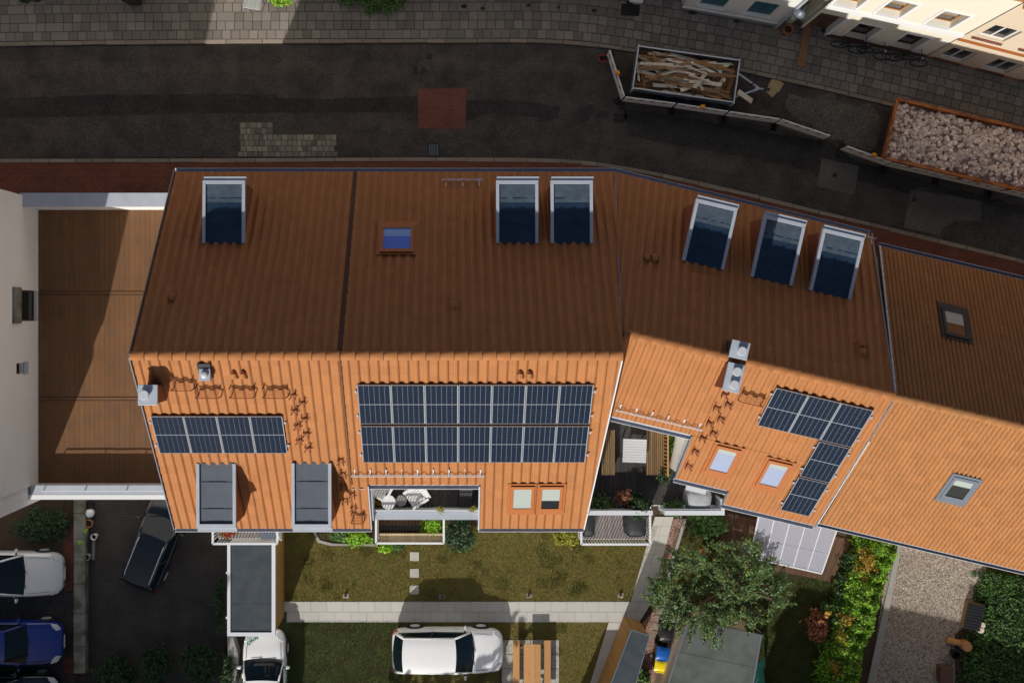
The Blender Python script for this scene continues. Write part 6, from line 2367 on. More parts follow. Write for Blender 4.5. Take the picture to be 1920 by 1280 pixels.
grp = 'white chairs on the middle roof terrace'
x, y = W(777, 931, TF2 + .5)
lounge_chair('white slatted armchair in full view on the middle roof terrace', x, y, TF2, R(122 - 180), grp)
x, y = W(722, 905, TF2 + .5)
lounge_chair('white armchair half hidden under the tiles of the middle roof terrace', x, y, TF2, R(150), grp)
x, y = W(728.5, 941, TF2 + .6)
tb = thing('side_table', 'round white table on the middle roof terrace', 'table', (x, y, TF2))
part('table_top', MB().lathe((0, 0), [(.245, .58), (.25, .59), (.25, .615), (.24, .62)], 28), 'plastic_white', tb, world=False)
part('stem', MB().lathe((0, 0), [(.17, 0), (.17, .02), (.03, .03), (.03, .575)], 14), 'plastic_white', tb, world=False)
x, y = W(752, 938, TF2 + .35)
st_ = thing('stool', 'grey round stool between the white table and armchair', 'stool', (x, y, TF2))
part('seat', MB().lathe((0, 0), [(.19, .36), (.20, .37), (.20, .40), (.185, .41)], 24), 'concrete', st_, world=False)
for k in range(3):
    a = 2.1 * k
    part('leg', MB().tube([(.15 * math.cos(a), .15 * math.sin(a), 0), (.11 * math.cos(a), .11 * math.sin(a), .36)], .018, 6), 'wood_slat', st_, world=False)
x, y = W(872, 925, TF2)
o = part('folded_lounger', MB().hexa([(-.24, -.45, .05), (.24, -.45, .05), (.24, .40, .05), (-.24, .40, .05)], [(-.22, -.43, .13), (.22, -.43, .13), (.28, .42, .5), (-.18, .42, .5)]), 'lead_black')
o.location = (x, y, TF2)
tag(o, 'black folded lounger at the right end of the middle roof terrace', 'lounger')
for i, (a, b) in enumerate(((826, 957), (887, 956))):
    x, y = W(a, b, TF2 + .9)
    shrub('potted_plant', ['small white flowering plant on the terrace railing, left one', 'small white flowering plant on the terrace railing, right one'][i], x, y + .03, TF2 + .75, (.12, .09, .08), 70, .05, 'leaf_lime', 'plant', seed=90 + i, blobs=4)
x, y = W(706, 938, TF2)
shrub('potted_plant', 'dry brown plant in the left corner of the middle roof terrace', x + .08, y, TF2, (.16, .16, .2), 160, .06, 'leaf_yellow', 'plant', seed=93)

# east roof terrace: square grey table, two slatted benches
zt_ = TF3 + .72
p_, q_ = W(1168, 823, zt_), W(1212, 867, zt_)
tb = thing('garden_table', 'square pale grey slatted table on the east roof terrace', 'table', ((p_[0] + q_[0]) / 2, (p_[1] + q_[1]) / 2, TF3), R(-2))
hw = (q_[0] - p_[0]) / 2
for k in range(9):
    w_ = 2 * hw / 9
    part('slat', MB().box(-hw, hw, -hw + k * w_ + .004, -hw + (k + 1) * w_ - .004, .69, .72), 'alu', tb, world=False)
part('apron', MB().box(-hw + .03, hw - .03, -hw + .03, hw - .03, .62, .688), 'zinc_dark', tb, world=False)
for a in (-1, 1):
    for b in (-1, 1):
        part('leg', MB().box(a * (hw - .06) - .025, a * (hw - .06) + .025, b * (hw - .06) - .025, b * (hw - .06) + .025, 0, .62), 'zinc_dark', tb, world=False)


def bench(label, xa, ya, xb, yb, z, back):
    p, q = W(xa, ya, z + .42), W(xb, yb, z + .42)
    x0, x1, y0, y1 = p[0], q[0], q[1], p[1]
    t = thing('slatted_bench', label, 'bench', ((x0 + x1) / 2, (y0 + y1) / 2, z), 0, 'slatted benches on the east roof terrace')
    n_ = max(4, round((x1 - x0) / .072))
    w_ = (x1 - x0) / n_
    for i in range(n_):
        part('slat', MB().box(x0 + i * w_ + .008, x0 + (i + 1) * w_ - .008, y0, y1, z + .40, z + .425), 'wood_slat', t)
    for yy in (y0 + .12, y1 - .12):
        part('bearer', MB().box(x0 + .02, x1 - .02, yy - .03, yy + .03, z + .33, z + .398), 'wood_slat', t)
        for xx in (x0 + .06, x1 - .06):
            part('leg', MB().box(xx - .03, xx + .03, yy - .03, yy + .03, z, z + .33), 'wood_slat', t)
    if back:
        bk = part('backrest', MB().beam((x1 + .04, y0, z + .86), (x1 + .04, y1, z + .86), .05, .05), 'wood_bench', t)
        for i in range(12):
            yy = y0 + (y1 - y0) * (i + .5) / 12
            part('spindle', MB().beam((x1 + .0, yy, z + .42), (x1 + .04, yy, z + .84), .025, .05), 'wood_bench', bk)
    return t


bench('slatted wooden bench at the left side of the east roof terrace', 1128, 806, 1153, 890, TF3, False)
bench('slatted wooden bench with a railing back right of the grey table', 1212, 806, 1246, 890, TF3, True)
x, y = W(1310, 935, TF3 + .5)
mb = MB()
rows = []
for zz, s in ((0, 1.0), (.3, .97), (.6, .9), (.75, .8), (.8, .35), (.805, .0)):
    rows.append([(x + .48 * s * math.copysign(abs(math.cos(a)) ** .55, math.cos(a)) * (1 + .05 * math.sin(4 * a + zz * 9)), y + .36 * s * math.copysign(abs(math.sin(a)) ** .55, math.sin(a)), TF3 + zz) for a in [2 * math.pi * i / 28 for i in range(29)]])
mb.grid(rows)
tag(part('covered_furniture', mb, 'cover_grey', smooth=True), 'furniture under a pale grey cover in the corner of the east terrace', 'cover')
tag(part('awning_case', MB().beam((*S3.plan(3.75, 4.62), 7.25), (*S3.plan(4.45, 4.62), 7.25), .16, .12), 'white_metal'), 'white awning case below the gutter of the east terrace', 'awning')
for i, (a, b, rr, n_, m_, lab) in enumerate([(1262, 846, (.22, .75, .32), 900, 'leaf_green', 'climbing green plant behind the bench of the east terrace'),
                                             (1248, 892, (.3, .3, .3), 500, 'leaf_dark', 'dark bushy plant at the bench end of the east terrace'),
                                             (1200, 950, (.48, .45, .5), 1500, 'leaf_dark', 'dark bush in the gap of the east terrace parapet'),
                                             (1130, 948, (.55, .30, .32), 700, 'leaf_apple', 'grey green trailing plant over the left parapet of the east terrace'),
                                             (1265, 955, (.40, .30, .32), 700, 'leaf_apple', 'grey green trailing plant over the right parapet of the east terrace'),
                                             (1172, 935, (.3, .3, .35), 400, 'leaf_copper', 'brown grass plant near the parapet of the east terrace')]):
    x, y = W(a, b, TF3 + .6)
    shrub('terrace_plant', lab, x, y, TF3 + .1, rr, n_, .06, m_, 'plant', None, 100 + i, 9, elong=2.4)
x, y = W(1158, 938, TF3 + .2)
tag(part('flower_pot', MB().lathe((x, y), [(.15, TF3), (.18, TF3 + .3), (.2, TF3 + .31), (.2, TF3 + .35), (.16, TF3 + .35), (.15, TF3 + .25)], 16), 'zinc_dark'), 'grey flower pot near the left parapet of the east terrace', 'pot')

# ------------------------------------------------------------------ garage
ZG = 2.55
G0, G1 = W(426, 1018, ZG), W(521, 1192, ZG)
gx0, gx1, gyb, gya = G0[0], G1[0], G1[1], G0[1]
ga = thing('garage', 'narrow garage with dark blue grey flat roof and timber east wall', 'garage', ((gx0 + gx1) / 2, (gya + gyb) / 2, 0))
part('wall', MB().box(gx0 + .08, gx1 - .16, gyb + .12, gya, 0, ZG - .15), 'render_white', ga)
yy = gyb + .12
while yy < gya - .01:
    part('cladding_board', MB().box(gx1 - .158, gx1 - .125, yy, min(yy + .136, gya), .02, ZG - .14), 'wood_ochre', ga)
    yy += .142
part('roof', MB().box(gx0 + .09, gx1 - .20, gyb + .14, gya, ZG - .148, ZG - .05), 'bitumen_blue', ga)
part('edge_trim', MB().box(gx0, gx0 + .12, gyb, gya, ZG - .16, ZG), 'white_metal', ga)
part('edge_trim', MB().box(gx1 - .24, gx1 - .10, gyb, gya, ZG - .16, ZG), 'white_metal', ga)
part('edge_trim', MB().box(gx0 + .122, gx1 - .242, gyb, gyb + .14, ZG - .16, ZG - .002), 'white_metal', ga)
part('roof_seam', MB().box(gx0 + .13, gx1 - .25, gyb + 1.2, gyb + 1.23, ZG - .049, ZG - .043), 'bitumen_blue', ga)
for yy in (gya - 1.15, gyb + .7):
    part('trim_bracket', MB().box(gx0 - .06, gx0 - .002, yy - .04, yy + .04, ZG - .12, ZG - .03), 'white_metal', ga)
# lamp on the balcony corner
x, y = W(524, 1008, 3.2)
tag(part('downpipe_elbow', MB().tube([(x - .05, y + .25, 3.5), (x - .02, y + .1, 3.4), (x + .03, y - .08, 3.1)], [.05, .06, .06], 10), 'plastic_white'), 'white downpipe elbow at the corner of the west balcony', 'pipe')
# front wall stub below the garage
tag(part('yard_wall', MB().prism(px([(426, 1194), (436, 1194), (446, 1225), (440, 1290), (430, 1290)], .6), 0, .6), 'concrete'), 'short concrete wall between garage and yard shrubs', 'wall')

# ------------------------------------------------------------------ picnic table on its slab pad
pad = struct('paved_pad', MB().add([(*p, .006) for p in px([(940, 1198), (1049, 1198), (1049, 1340), (930, 1340)])], [(3, 2, 1, 0)]), 'joint_soil')
for i in range(4):
    for j in range(5):
        q = px([(941 + i * 27, 1199 + j * 27), (967 + i * 27, 1199 + j * 27), (967 + i * 27, 1225 + j * 27), (941 + i * 27, 1225 + j * 27)])
        part('path_slab', MB().prism(q, .007, .022 + rnd.uniform(-.002, .002)), 'path_slab', pad)
x, y = W(998, 1255, .75)
pt = thing('picnic_table', 'reddish wooden picnic table with two attached benches beside the white car', 'table', (x, y - .2, .02))
for k in range(3):
    part('table_board', MB().box(-.34 + k * .228, -.34 + k * .228 + .218, -1.0, 1.22, .70, .74), 'wood_bench', pt, world=False)
for s in (-1, 1):
    part('bench_board', MB().box(s * .63 - .13, s * .63 + .13, -1.0, 1.30, .42, .46), 'wood_bench', pt, world=False)
for yy in (-.8, 1.0):
    part('cross_beam', MB().box(-.72, .72, yy - .03, yy + .03, .35, .415), 'wood_slat', pt, world=False)
    for s in (-1, 1):
        part('leg', MB().beam((s * .45, yy, 0), (s * .22, yy, .69), .07, .06), 'wood_slat', pt, world=False)

# ------------------------------------------------------------------ bike shed, grey shed, bins
ZB = 2.15
q = [W(1184, 1180, ZB), W(1218, 1191, ZB), W(1176, 1335, ZB), W(1128, 1325, ZB)]
bs = thing('bike_shed', 'slim timber shed with blue grey roof beside the garden path', 'shed', (*lerp(q[0], q[2], .5), 0))
c = (sum(p[0] for p in q) / 4, sum(p[1] for p in q) / 4)
inn = [lerp(c, p, .97) for p in q]
for i in range(4):
    a, b = inn[i], inn[(i + 1) % 4]
    L = math.dist(a, b)
    k = max(1, int(L / .145))
    for j in range(k):
        p0_, p1_ = lerp(a, b, j / k), lerp(a, b, (j + .95) / k)
        part('cladding_board', MB().beam((*p0_, ZB / 2 - .02), (*p1_, ZB / 2 - .02), .03, ZB - .08), 'wood_ochre', bs)
part('core', MB().prism([lerp(c, p, .93) for p in q], 0, ZB - .1), 'wood_deck_dark', bs)
part('roof', MB().prism(q, ZB - .055, ZB), 'bitumen_blue', bs)
part('roof_trim', join(*[MB().beam((*q[i], ZB - .02), (*q[(i + 1) % 4], ZB - .02), .03, .10) for i in range(4)]), 'zinc_dark', bs)
# a twin of it just south of the frame throws the long shadow on the path
q = [W(1078, 1318), W(1116, 1318), W(1060, 1480), W(1010, 1470)]
bs2 = thing('bike_shed', 'timber shed south of the picnic table, beyond the lower edge', 'shed', (*q[0], 0))
c = (sum(p[0] for p in q) / 4, sum(p[1] for p in q) / 4)
part('wall', MB().prism([lerp(c, p, .96) for p in q], 0, 2.08), 'wood_ochre', bs2)
part('roof', MB().prism(q, 2.081, 2.15), 'bitumen_blue', bs2)

ZD = 2.35
q = [W(1291, 1161, ZD), W(1427, 1189, ZD), W(1395, 1380, ZD), W(1232, 1345, ZD)]
sd = thing('garden_shed', 'low shed with a grey felt roof beside the apple tree', 'shed', (*lerp(q[0], q[2], .5), 0))
c = (sum(p[0] for p in q) / 4, sum(p[1] for p in q) / 4)
part('wall', MB().prism([lerp(c, p, .955) for p in q], 0, ZD - .09), 'render_beige', sd)
part('roof', MB().prism(q, ZD - .088, ZD), 'bitumen_grey', sd)
for k in (.33, .66):
    part('felt_lap', MB().beam((*lerp(q[0], q[3], k), ZD + .004), (*lerp(q[1], q[2], k), ZD + .004), .03, .008), 'bitumen_grey', sd)
part('roof_edge', MB().beam((*q[1], ZD + .02), (*q[2], ZD + .02), .06, .05), 'zinc_dark', sd)
part('roof_edge', MB().beam((*q[0], ZD + .02), (*q[3], ZD + .02), .05, .04), 'zinc_dark', sd)
tq = W(1418, 1262, .8)
tag(part('tarpaulin', MB().grid([[(tq[0] - .25 + .25 * j + .05 * math.sin(i * 2 + j), tq[1] - 1.2 + .28 * i, 1.5 - .45 * j + .1 * math.sin(i * 1.7)) for j in range(4)] for i in range(7)]), M('tarp_green', (.06, .33, .25), .5, var=.2, scale=3)), 'turquoise tarpaulin hanging on the east side of the grey shed', 'tarpaulin')
x, y = W(1268, 1160, .9)
o = part('grey_sack', MB().hexa([(x - .45, y - .25, 0), (x + .3, y - .3, 0), (x + .45, y + .2, 0), (x - .3, y + .3, 0)], [(x - .25, y - .15, .9), (x + .18, y - .2, .7), (x + .25, y + .1, .8), (x - .2, y + .18, 1.0)]), 'concrete')
tag(o, 'grey covered heap between the slab path and the shed', 'heap')


def bin_(label, a, b, mat, body, w=.50, d=.50, rz_=0.0):
    x, y = W(a, b, 1.0)
    t = thing('wheeled_bin', label, 'bin', (x, y, 0), rz_, 'bins beside the grey shed')
    part('body', MB().hexa([(-w * .4, -d * .4, .06), (w * .4, -d * .4, .06), (w * .4, d * .4, .06), (-w * .4, d * .4, .06)],
                           [(-w * .48, -d * .48, .97), (w * .48, -d * .48, .97), (w * .48, d * .48, .97), (-w * .48, d * .48, .97)]), body, t, world=False)
    rows = [[(w * .52 * (2 * i / 6 - 1), d * .53 * (2 * j / 6 - 1), .972 + .075 * (1 - (2 * i / 6 - 1) ** 4) * (1 - (2 * j / 6 - 1) ** 4)) for i in range(7)] for j in range(7)]
    part('lid', MB().grid(rows), mat, t, world=False, smooth=True)
    part('handle', MB().beam((-w * .4, -d * .58, .98), (w * .4, -d * .58, .98), .05, .04), mat, t, world=False)
    for s in (-1, 1):
        part('wheel', MB().tube([(s * w * .38 - .03, d * .45, .1), (s * w * .38 + .03, d * .45, .1)], .1, 12), 'rubber', t, world=False)
    return t


bin_('black wheelie bin nearest the apple tree', 1251, 1189, 'plastic_black', 'plastic_black', rz_=R(-8))
bin_('blue lidded wheelie bin between the black and yellow ones', 1243, 1225, 'plastic_blue', 'plastic_black', rz_=R(-10))
bin_('yellow lidded wheelie bin, lowest of the three', 1239, 1248, 'plastic_yellow', 'plastic_black', w=.47, d=.44, rz_=R(-8))
x, y = W(1203, 1270)
shrub('shrub', 'small green shrub between the timber shed and the bins', x, y, 0, (.3, .5, .4), 700, .07, 'leaf_green', seed=120)
x, y = W(1233, 1108, .6)
for i, (a, b, s) in enumerate(((1232, 1096, .20), (1237, 1122, .22))):
    p = W(a, b, .5)
    tag(part('stone_block', MB().box(p[0] - s, p[0] + s, p[1] - .14, p[1] + .14, 0, .5), 'wood_deck_brown' if i == 0 else 'concrete', bevel=.02), ['dark brown block at the path edge', 'grey block beside the path edge below the brown one'][i], 'block')

# ------------------------------------------------------------------ polycarbonate canopy
ZC = 2.45
Q = [W3(1425, 955, ZC + .25), W3(1572, 984, ZC + .25), W3(1541, 1073, ZC), W3(1407, 1043, ZC)]
cn = thing('patio_canopy', 'translucent white panelled canopy behind the turned house', 'canopy', (*lerp(Q[0], Q[2], .5), 0))
m = bpy.data.materials.new('polycarbonate')
m.use_nodes = True
b_ = m.node_tree.nodes['Principled BSDF']
b_.inputs['Base Color'].default_value = (.46, .47, .56, 1)
b_.inputs['Roughness'].default_value = .35
b_.inputs['Transmission Weight'].default_value = .35
b_.inputs['IOR'].default_value = 1.1
MATS['polycarbonate'] = m


def l3(a, b, t):
    return tuple(a[i] + (b[i] - a[i]) * t for i in range(3))


def cq(s, t):
    return l3(l3(Q[0], Q[1], s), l3(Q[3], Q[2], s), t)


for i in range(5):
    for j, (t0, t1) in enumerate(((0, .60), (.60, 1))):
        a = [cq(i / 5 + .004, t0 + .004), cq((i + 1) / 5 - .004, t0 + .004), cq((i + 1) / 5 - .004, t1 - .004), cq(i / 5 + .004, t1 - .004)]
        part('pane', fix(MB().hexa([(p[0], p[1], p[2] - .018) for p in a], a)), 'polycarbonate', cn)
for i in range(6):
    part('rafter', MB().beam(cq(i / 5, 0), cq(i / 5, 1), .05 if i in (0, 5) else .035, .05), 'white_metal', cn)
for t_ in (0.0, .60, 1.0):
    a, b = cq(0, t_), cq(1, t_)
    part('purlin', MB().beam((a[0], a[1], a[2] - .045), (b[0], b[1], b[2] - .045), .10, .06), 'white_metal', cn)
part('gutter', MB().beam((Q[3][0], Q[3][1] - .04, Q[3][2] - .02), (Q[2][0], Q[2][1] - .04, Q[2][2] - .02), .06, .07), 'white_metal', cn)
for s in (.04, .96):
    a = cq(s, .97)
    part('post', MB().beam((a[0], a[1], 0), (a[0], a[1], a[2] - .08), .08, .08), 'white_metal', cn)
dk = struct('patio_deck', MB().prism(px([(1330, 950), (1600, 1010), (1572, 1075), (1480, 1085), (1390, 1060), (1320, 1000)]), 0, .03), 'soil')
for i in range(20):
    a, b = lerp((1335, 955), (1598, 1012), i / 20), lerp((1335, 955), (1598, 1012), (i + .94) / 20)
    c_, d_ = lerp((1360, 1050), (1560, 1090), i / 20), lerp((1360, 1050), (1560, 1090), (i + .94) / 20)
    part('deck_board', MB().prism(px([a, b, d_, c_]), .031, .055 + rnd.uniform(-.003, .003)), 'wood_deck_brown', dk)
a, b = W3(1387, 993, 2.1), W3(1412, 1013, 1.7)
tag(part('washing_pole', MB().tube([a, b], .04, 8), 'wood_slat'), 'pale wooden pole end sticking out beside the canopy', 'pole')

# ------------------------------------------------------------------ gravel drive, hedges, logs
gr = px([(1672, 1010), (1850, 1060), (1815, 1165), (1790, 1190), (1790, 1340), (1620, 1340)])
sheet('gravel_drive', gr, .006, 'gravel_beige')
g = np.random.default_rng(5)
pp = np.array(gr)
Pn = pp.min(0) + (pp.max(0) - pp.min(0)) * g.random((26000, 2))
Pn = Pn[in_poly_np(Pn, gr)]
n_ = len(Pn)
oct_ = np.array([(1, 0, 0), (0, 1, 0), (-1, 0, 0), (0, -1, 0), (0, 0, 1)], float)
s = (.012 + .018 * g.random(n_))[:, None, None]
an = g.random(n_) * 6.28
ca, sa = np.cos(an), np.sin(an)
Vg = oct_[None] * s * np.array([1.25, .8, .7])
Vr = np.stack([Vg[..., 0] * ca[:, None] - Vg[..., 1] * sa[:, None], Vg[..., 0] * sa[:, None] + Vg[..., 1] * ca[:, None], Vg[..., 2]], -1)
Vr += np.concatenate([Pn, np.full((n_, 1), .008)], 1)[:, None]
F0 = np.array([(0, 1, 4), (1, 2, 4), (2, 3, 4), (3, 0, 4)])
M('pebble', (.36, .31, .262), .9, var=.2, scale=6, ov=.55, hue=.02)
np_obj('gravel', Vr.reshape(-1, 3), (F0[None] + (np.arange(n_) * 5)[:, None, None]).reshape(-1, 3), 'pebble', None, 'stuff')
struct('drive_edging', MB().prism(px([(1682, 1015), (1690, 1017), (1628, 1340), (1612, 1340)]), 0, .09), 'concrete')


def hedge(label, line, wd, ht, n, size, mats, seed, name='hedge'):
    """clipped-off hedge as leaf clumps along a line of plan points"""
    g = random.Random(seed)
    mid = line[len(line) // 2]
    t = thing(name, label, 'hedge', (*mid, 0))
    gn = np.random.default_rng(seed)
    Lp = np.array(line, float)
    sl_ = np.r_[0, np.cumsum(np.hypot(*np.diff(Lp, axis=0).T))]

    def pts(k):
        u = gn.random(k) * sl_[-1]
        w = gn.uniform(-.5, .5, k) + gn.normal(0, .06, k)
        x_, y_ = np.interp(u, sl_, Lp[:, 0]), np.interp(u, sl_, Lp[:, 1])
        dx, dy = np.interp(u + .05, sl_, Lp[:, 0]) - np.interp(u - .05, sl_, Lp[:, 0]), np.interp(u + .05, sl_, Lp[:, 1]) - np.interp(u - .05, sl_, Lp[:, 1])
        d = np.hypot(dx, dy) + 1e-9
        x_, y_ = x_ + dy / d * w * wd, y_ - dx / d * w * wd
        lump = .5 + .22 * np.sin(x_ * 3.1 + y_ * 1.7 + seed) + .16 * np.sin(x_ * 7.3 - y_ * 5.9) + .12 * np.sin(y_ * 11.0 + x_ * 4.0)
        top = ht * (.55 + .5 * lump) * np.sqrt(np.clip(1.04 - (np.abs(w) * 1.9) ** 2.6, .05, 1))
        return np.stack([x_, y_, np.maximum(top, .06)], 1)
    tot = sum(q for _, q in mats)
    for i, (mt, q) in enumerate(mats):
        k = int(n * q / tot / 14)
        B = pts(k)
        A = B * np.array([1, 1, .35]) + gn.normal(size=(k, 3)) * np.array([.09, .09, .02])
        V, F = twig_cloud(A, B, k * 14, size, .028, .2, seed + i, 2.2, .35)
        V[:, 2] = np.maximum(V[:, 2], .02)
        np_obj('foliage' if i == 0 else 'blossom', V, F, mt, t)
    cs = [tuple(p) for p in pts(90)]
    mb = MB()
    for k in range(0, len(cs), 4):
        c = cs[k]
        mb.tube([(c[0] + g.uniform(-.1, .1), c[1] + g.uniform(-.1, .1), 0), c], [.02, .008], 5)
    part('stems', mb, 'bark', t)
    return t


hedge('bright green hedge between the lawn and the gravel drive', [W(a, b, .9) for a, b in ((1652, 1012), (1640, 1060), (1618, 1120), (1602, 1180), (1584, 1240), (1568, 1330))], 1.55, 1.5, 66000, .05,
      [('leaf_bright', 6), ('leaf_green', 3)], 140)
hedge('dark green strip of shrubs left of the bright hedge', [W(a, b, .6) for a, b in ((1598, 1040), (1588, 1100), (1572, 1160), (1560, 1210))], .6, .9, 9000, .05, [('leaf_dark', 3), ('leaf_green', 2)], 150)
for i, (a, b, rx, ry, n_, lab) in enumerate([(1630, 1060, .40, .75, 900, 'orange yellow flowering bush in the hedge near the house'), (1590, 1165, .30, .25, 260, 'small orange flowering bush in the middle of the hedge'),
                                             (1585, 1205, .22, .50, 300, 'narrow orange flowering bush below the middle of the hedge'), (1570, 1258, .25, .40, 260, 'orange flowering bush at the lower end of the hedge')]):
    x, y = W(a, b, 1.4)
    shrub('flowering_bush', lab, x, y, .75, (rx * 1.2, ry * 1.15, .5), int(n_ * .6), .05, 'leaf_yellow', 'bush', None, 160 + i, 8)
x, y = W(1538, 1180, .8)
shrub('shrub', 'round copper leaved shrub at the edge of the shaded lawn', x, y, 0, (.48, .75, .55), 1500, .075, 'leaf_copper', seed=170, blobs=14)
x, y = W(1555, 1145, .5)
shrub('shrub', 'small grey green shrub above the copper shrub', x, y, 0, (.35, .35, .35), 500, .06, 'leaf_green', seed=171)
for i in range(3):
    x, y = W(1550 + (i % 2) * 5, 1148 + (i // 2) * 5 + i, .9)
    tag(part('rose_bloom', MB().lathe((x, y), [(.03, .82), (.07, .87), (.075, .92), (.03, .96)], 10), 'leaf_yellow'), 'pale orange rose blossom above the copper shrub', 'flower', 'roses above the copper shrub')
hedge('dark green hedge along the right side of the gravel drive', [W(a, b, .4) for a, b in ((1905, 1085), (1890, 1140), (1880, 1200), (1862, 1330))], 2.4, .42, 42000, .05, [('leaf_green', 4), ('leaf_dark', 2)], 180)
V, F = blades(px([(1855, 1060), (2000, 1100), (2000, 1340), (1815, 1340), (1840, 1170)]), 30000, .16, .018, .0, 9, .8)
np_obj('rough_grass', V, F, 'grass_lush', None, 'stuff')
sheet('verge_ground', px([(1850, 1060), (2050, 1110), (2050, 1340), (1790, 1340), (1815, 1165)]), .003, 'lawn_soil_lush')
sheet('bare_verge', px([(1905, 1180), (2050, 1180), (2050, 1340), (1885, 1340)]), .009, 'soil')
# wood pile under a black slatted cover, chopping blocks, low box
x, y = W(1828, 1156, .5)
wp = thing('wood_store', 'low firewood stack under a ribbed black cover beside the drive', 'wood store', (x, y, 0), R(-12))
part('base', MB().box(-.30, .30, -.52, .52, 0, .42), 'wood_slat', wp, world=False)
for k in range(9):
    part('cover_rib', MB().box(-.34, .34, -.54 + k * .12, -.54 + k * .12 + .10, .43, .47), 'plastic_black', wp, world=False)
for i, (a, b) in enumerate(((1842, 1172), (1840, 1181))):
    x, y = W(a, b, .35)
    tag(part('log_round', MB().lathe((x, y), [(.12, 0), (.125, .32), (.12, .36)], 14), 'plank_pale'), ['pale upright log beside the black cover, upper one', 'pale upright log beside the black cover, lower one'][i], 'log', 'logs beside the cover')
x, y = W(1814, 1212, .4)
tag(part('chopping_block', MB().lathe((x, y), [(.22, 0), (.20, .38), (.19, .42)], 18), 'wood_bench'), 'round orange brown chopping block on the drive edge', 'log')
x, y = W(1792, 1204, .3)
o = part('split_log', MB().tube([(x - .30, y + .06, .13), (x + .24, y - .06, .13)], .13, 10), 'wood_bench')
tag(o, 'split log lying against the chopping block', 'log')
x, y = W(1792, 1222, .3)
tag(part('black_bucket', MB().lathe((x, y - .1), [(.15, 0), (.19, .34), (.2, .35), (.2, .37), (.17, .36), (.14, .1)], 18), 'plastic_black'), 'black bucket below the chopping block', 'bucket')
x, y = W(1778, 1262, .4)
tag(part('wooden_crate', MB().box(x - .33, x + .2, y - .4, y + .28, 0, .45), 'wood_deck_brown', bevel=.02), 'brown wooden crate at the lower edge of the drive', 'crate')

# ------------------------------------------------------------------ trees
def tree(name, label, base, h, crown_c, crown_r, n, size, mat, seed, limbs=9, group=None, blobs=26, tr=.11, flat=.45, elong=1.9, second=None):
    g = random.Random(seed)
    x, y = base
    t = thing(name, label, 'tree', (x, y, 0), 0, group)
    cs, rs = [], []
    for i in range(blobs):
        a, q = g.uniform(0, 6.283), g.random() ** .5
        cs.append((crown_c[0] + crown_r[0] * q * math.cos(a), crown_c[1] + crown_r[1] * q * math.sin(a), crown_c[2] + crown_r[2] * g.uniform(-.8, .9) * (1 - .4 * q)))
        k = g.uniform(.10, .30) * (1 if blobs < 60 else .62)
        rs.append((crown_r[0] * k, crown_r[1] * k, crown_r[2] * k * 1.2))
    mb = MB()
    top = (x + (crown_c[0] - x) * .4, y + (crown_c[1] - y) * .4, h * .45)
    mb.tube([(x, y, 0), (x + (top[0] - x) * .4, y + (top[1] - y) * .4, h * .22), top], [tr * 1.25, tr, tr * .8], 10)
    part('trunk', mb, 'bark', t)
    for i in range(limbs):
        c = cs[i]
        m1 = (top[0] + (c[0] - top[0]) * .5 + g.uniform(-.15, .15), top[1] + (c[1] - top[1]) * .5 + g.uniform(-.15, .15), top[2] + (c[2] - top[2]) * .65 + .05)
        lb = MB().tube([top, m1, c, (c[0] + (c[0] - m1[0]) * .35, c[1] + (c[1] - m1[1]) * .35, c[2] + .03)], [tr * .62, tr * .42, tr * .22, .008], 7)
        for k in range(3):
            e = (c[0] + g.uniform(-.5, .5) * crown_r[0] * .5, c[1] + g.uniform(-.5, .5) * crown_r[1] * .5, c[2] + g.uniform(-.1, .3) * crown_r[2])
            lb.tube([m1 if k else c, e], [tr * .2, .006], 5)
        part('limb', lb, 'bark', t)
    A, B = [], []
    for c, r_ in zip(cs, rs):
        for k in range(9):
            o_ = Vector((c[0] - top[0], c[1] - top[1], .25)).normalized()
            d = Vector((g.gauss(0, .8), g.gauss(0, .8), g.gauss(.15, .45))) + o_ * .7
            d.normalize()
            q = Vector(c) + Vector((g.gauss(0, r_[0] * .5), g.gauss(0, r_[1] * .5), g.gauss(0, r_[2] * .4)))
            A.append(q)
            B.append(q + d * g.uniform(.25, .75) * (crown_r[0] / 2.4))
    tw = MB()
    for a_, b_ in list(zip(A, B))[::2]:
        tw.tube([a_, b_], [.010, .003], 4)
    part('twigs', tw, 'bark', t)
    V, F = twig_cloud(A, B, n, size, .045, .05, seed, elong, flat, .08)
    np_obj('crown', V, F, mat, t)
    if second:
        V, F = twig_cloud(A, B, second[1], size, .05, .3, seed + 1, elong, flat, .08)
        np_obj('crown', V, F, second[0], t)
    return t


c_ = W(1350, 1105, 2.6)
tree('apple_tree', 'sprawling apple tree with open branches in the garden beside the grey shed', W(1388, 1068), 3.4, (c_[0], c_[1], 2.55), (2.45, 1.70, .85), 20000, .052, 'leaf_apple', 31, limbs=16, blobs=62, second=('leaf_lime', 900))
x, y = W(1330, 985, .7)
shrub('shrub', 'dense dark green bush below the parapet of the east terrace', x, y, 0, (.85, .5, .6), 3000, .085, 'leaf_green', seed=33, blobs=14)
tag(part('orange_pot', MB().lathe((*W(1319, 1033, .3), ), [(.09, 0), (.13, .3), (.14, .31), (.14, .34), (.11, .34)], 14), 'terracotta_trim'), 'orange flower pot in the grass under the apple tree', 'pot')
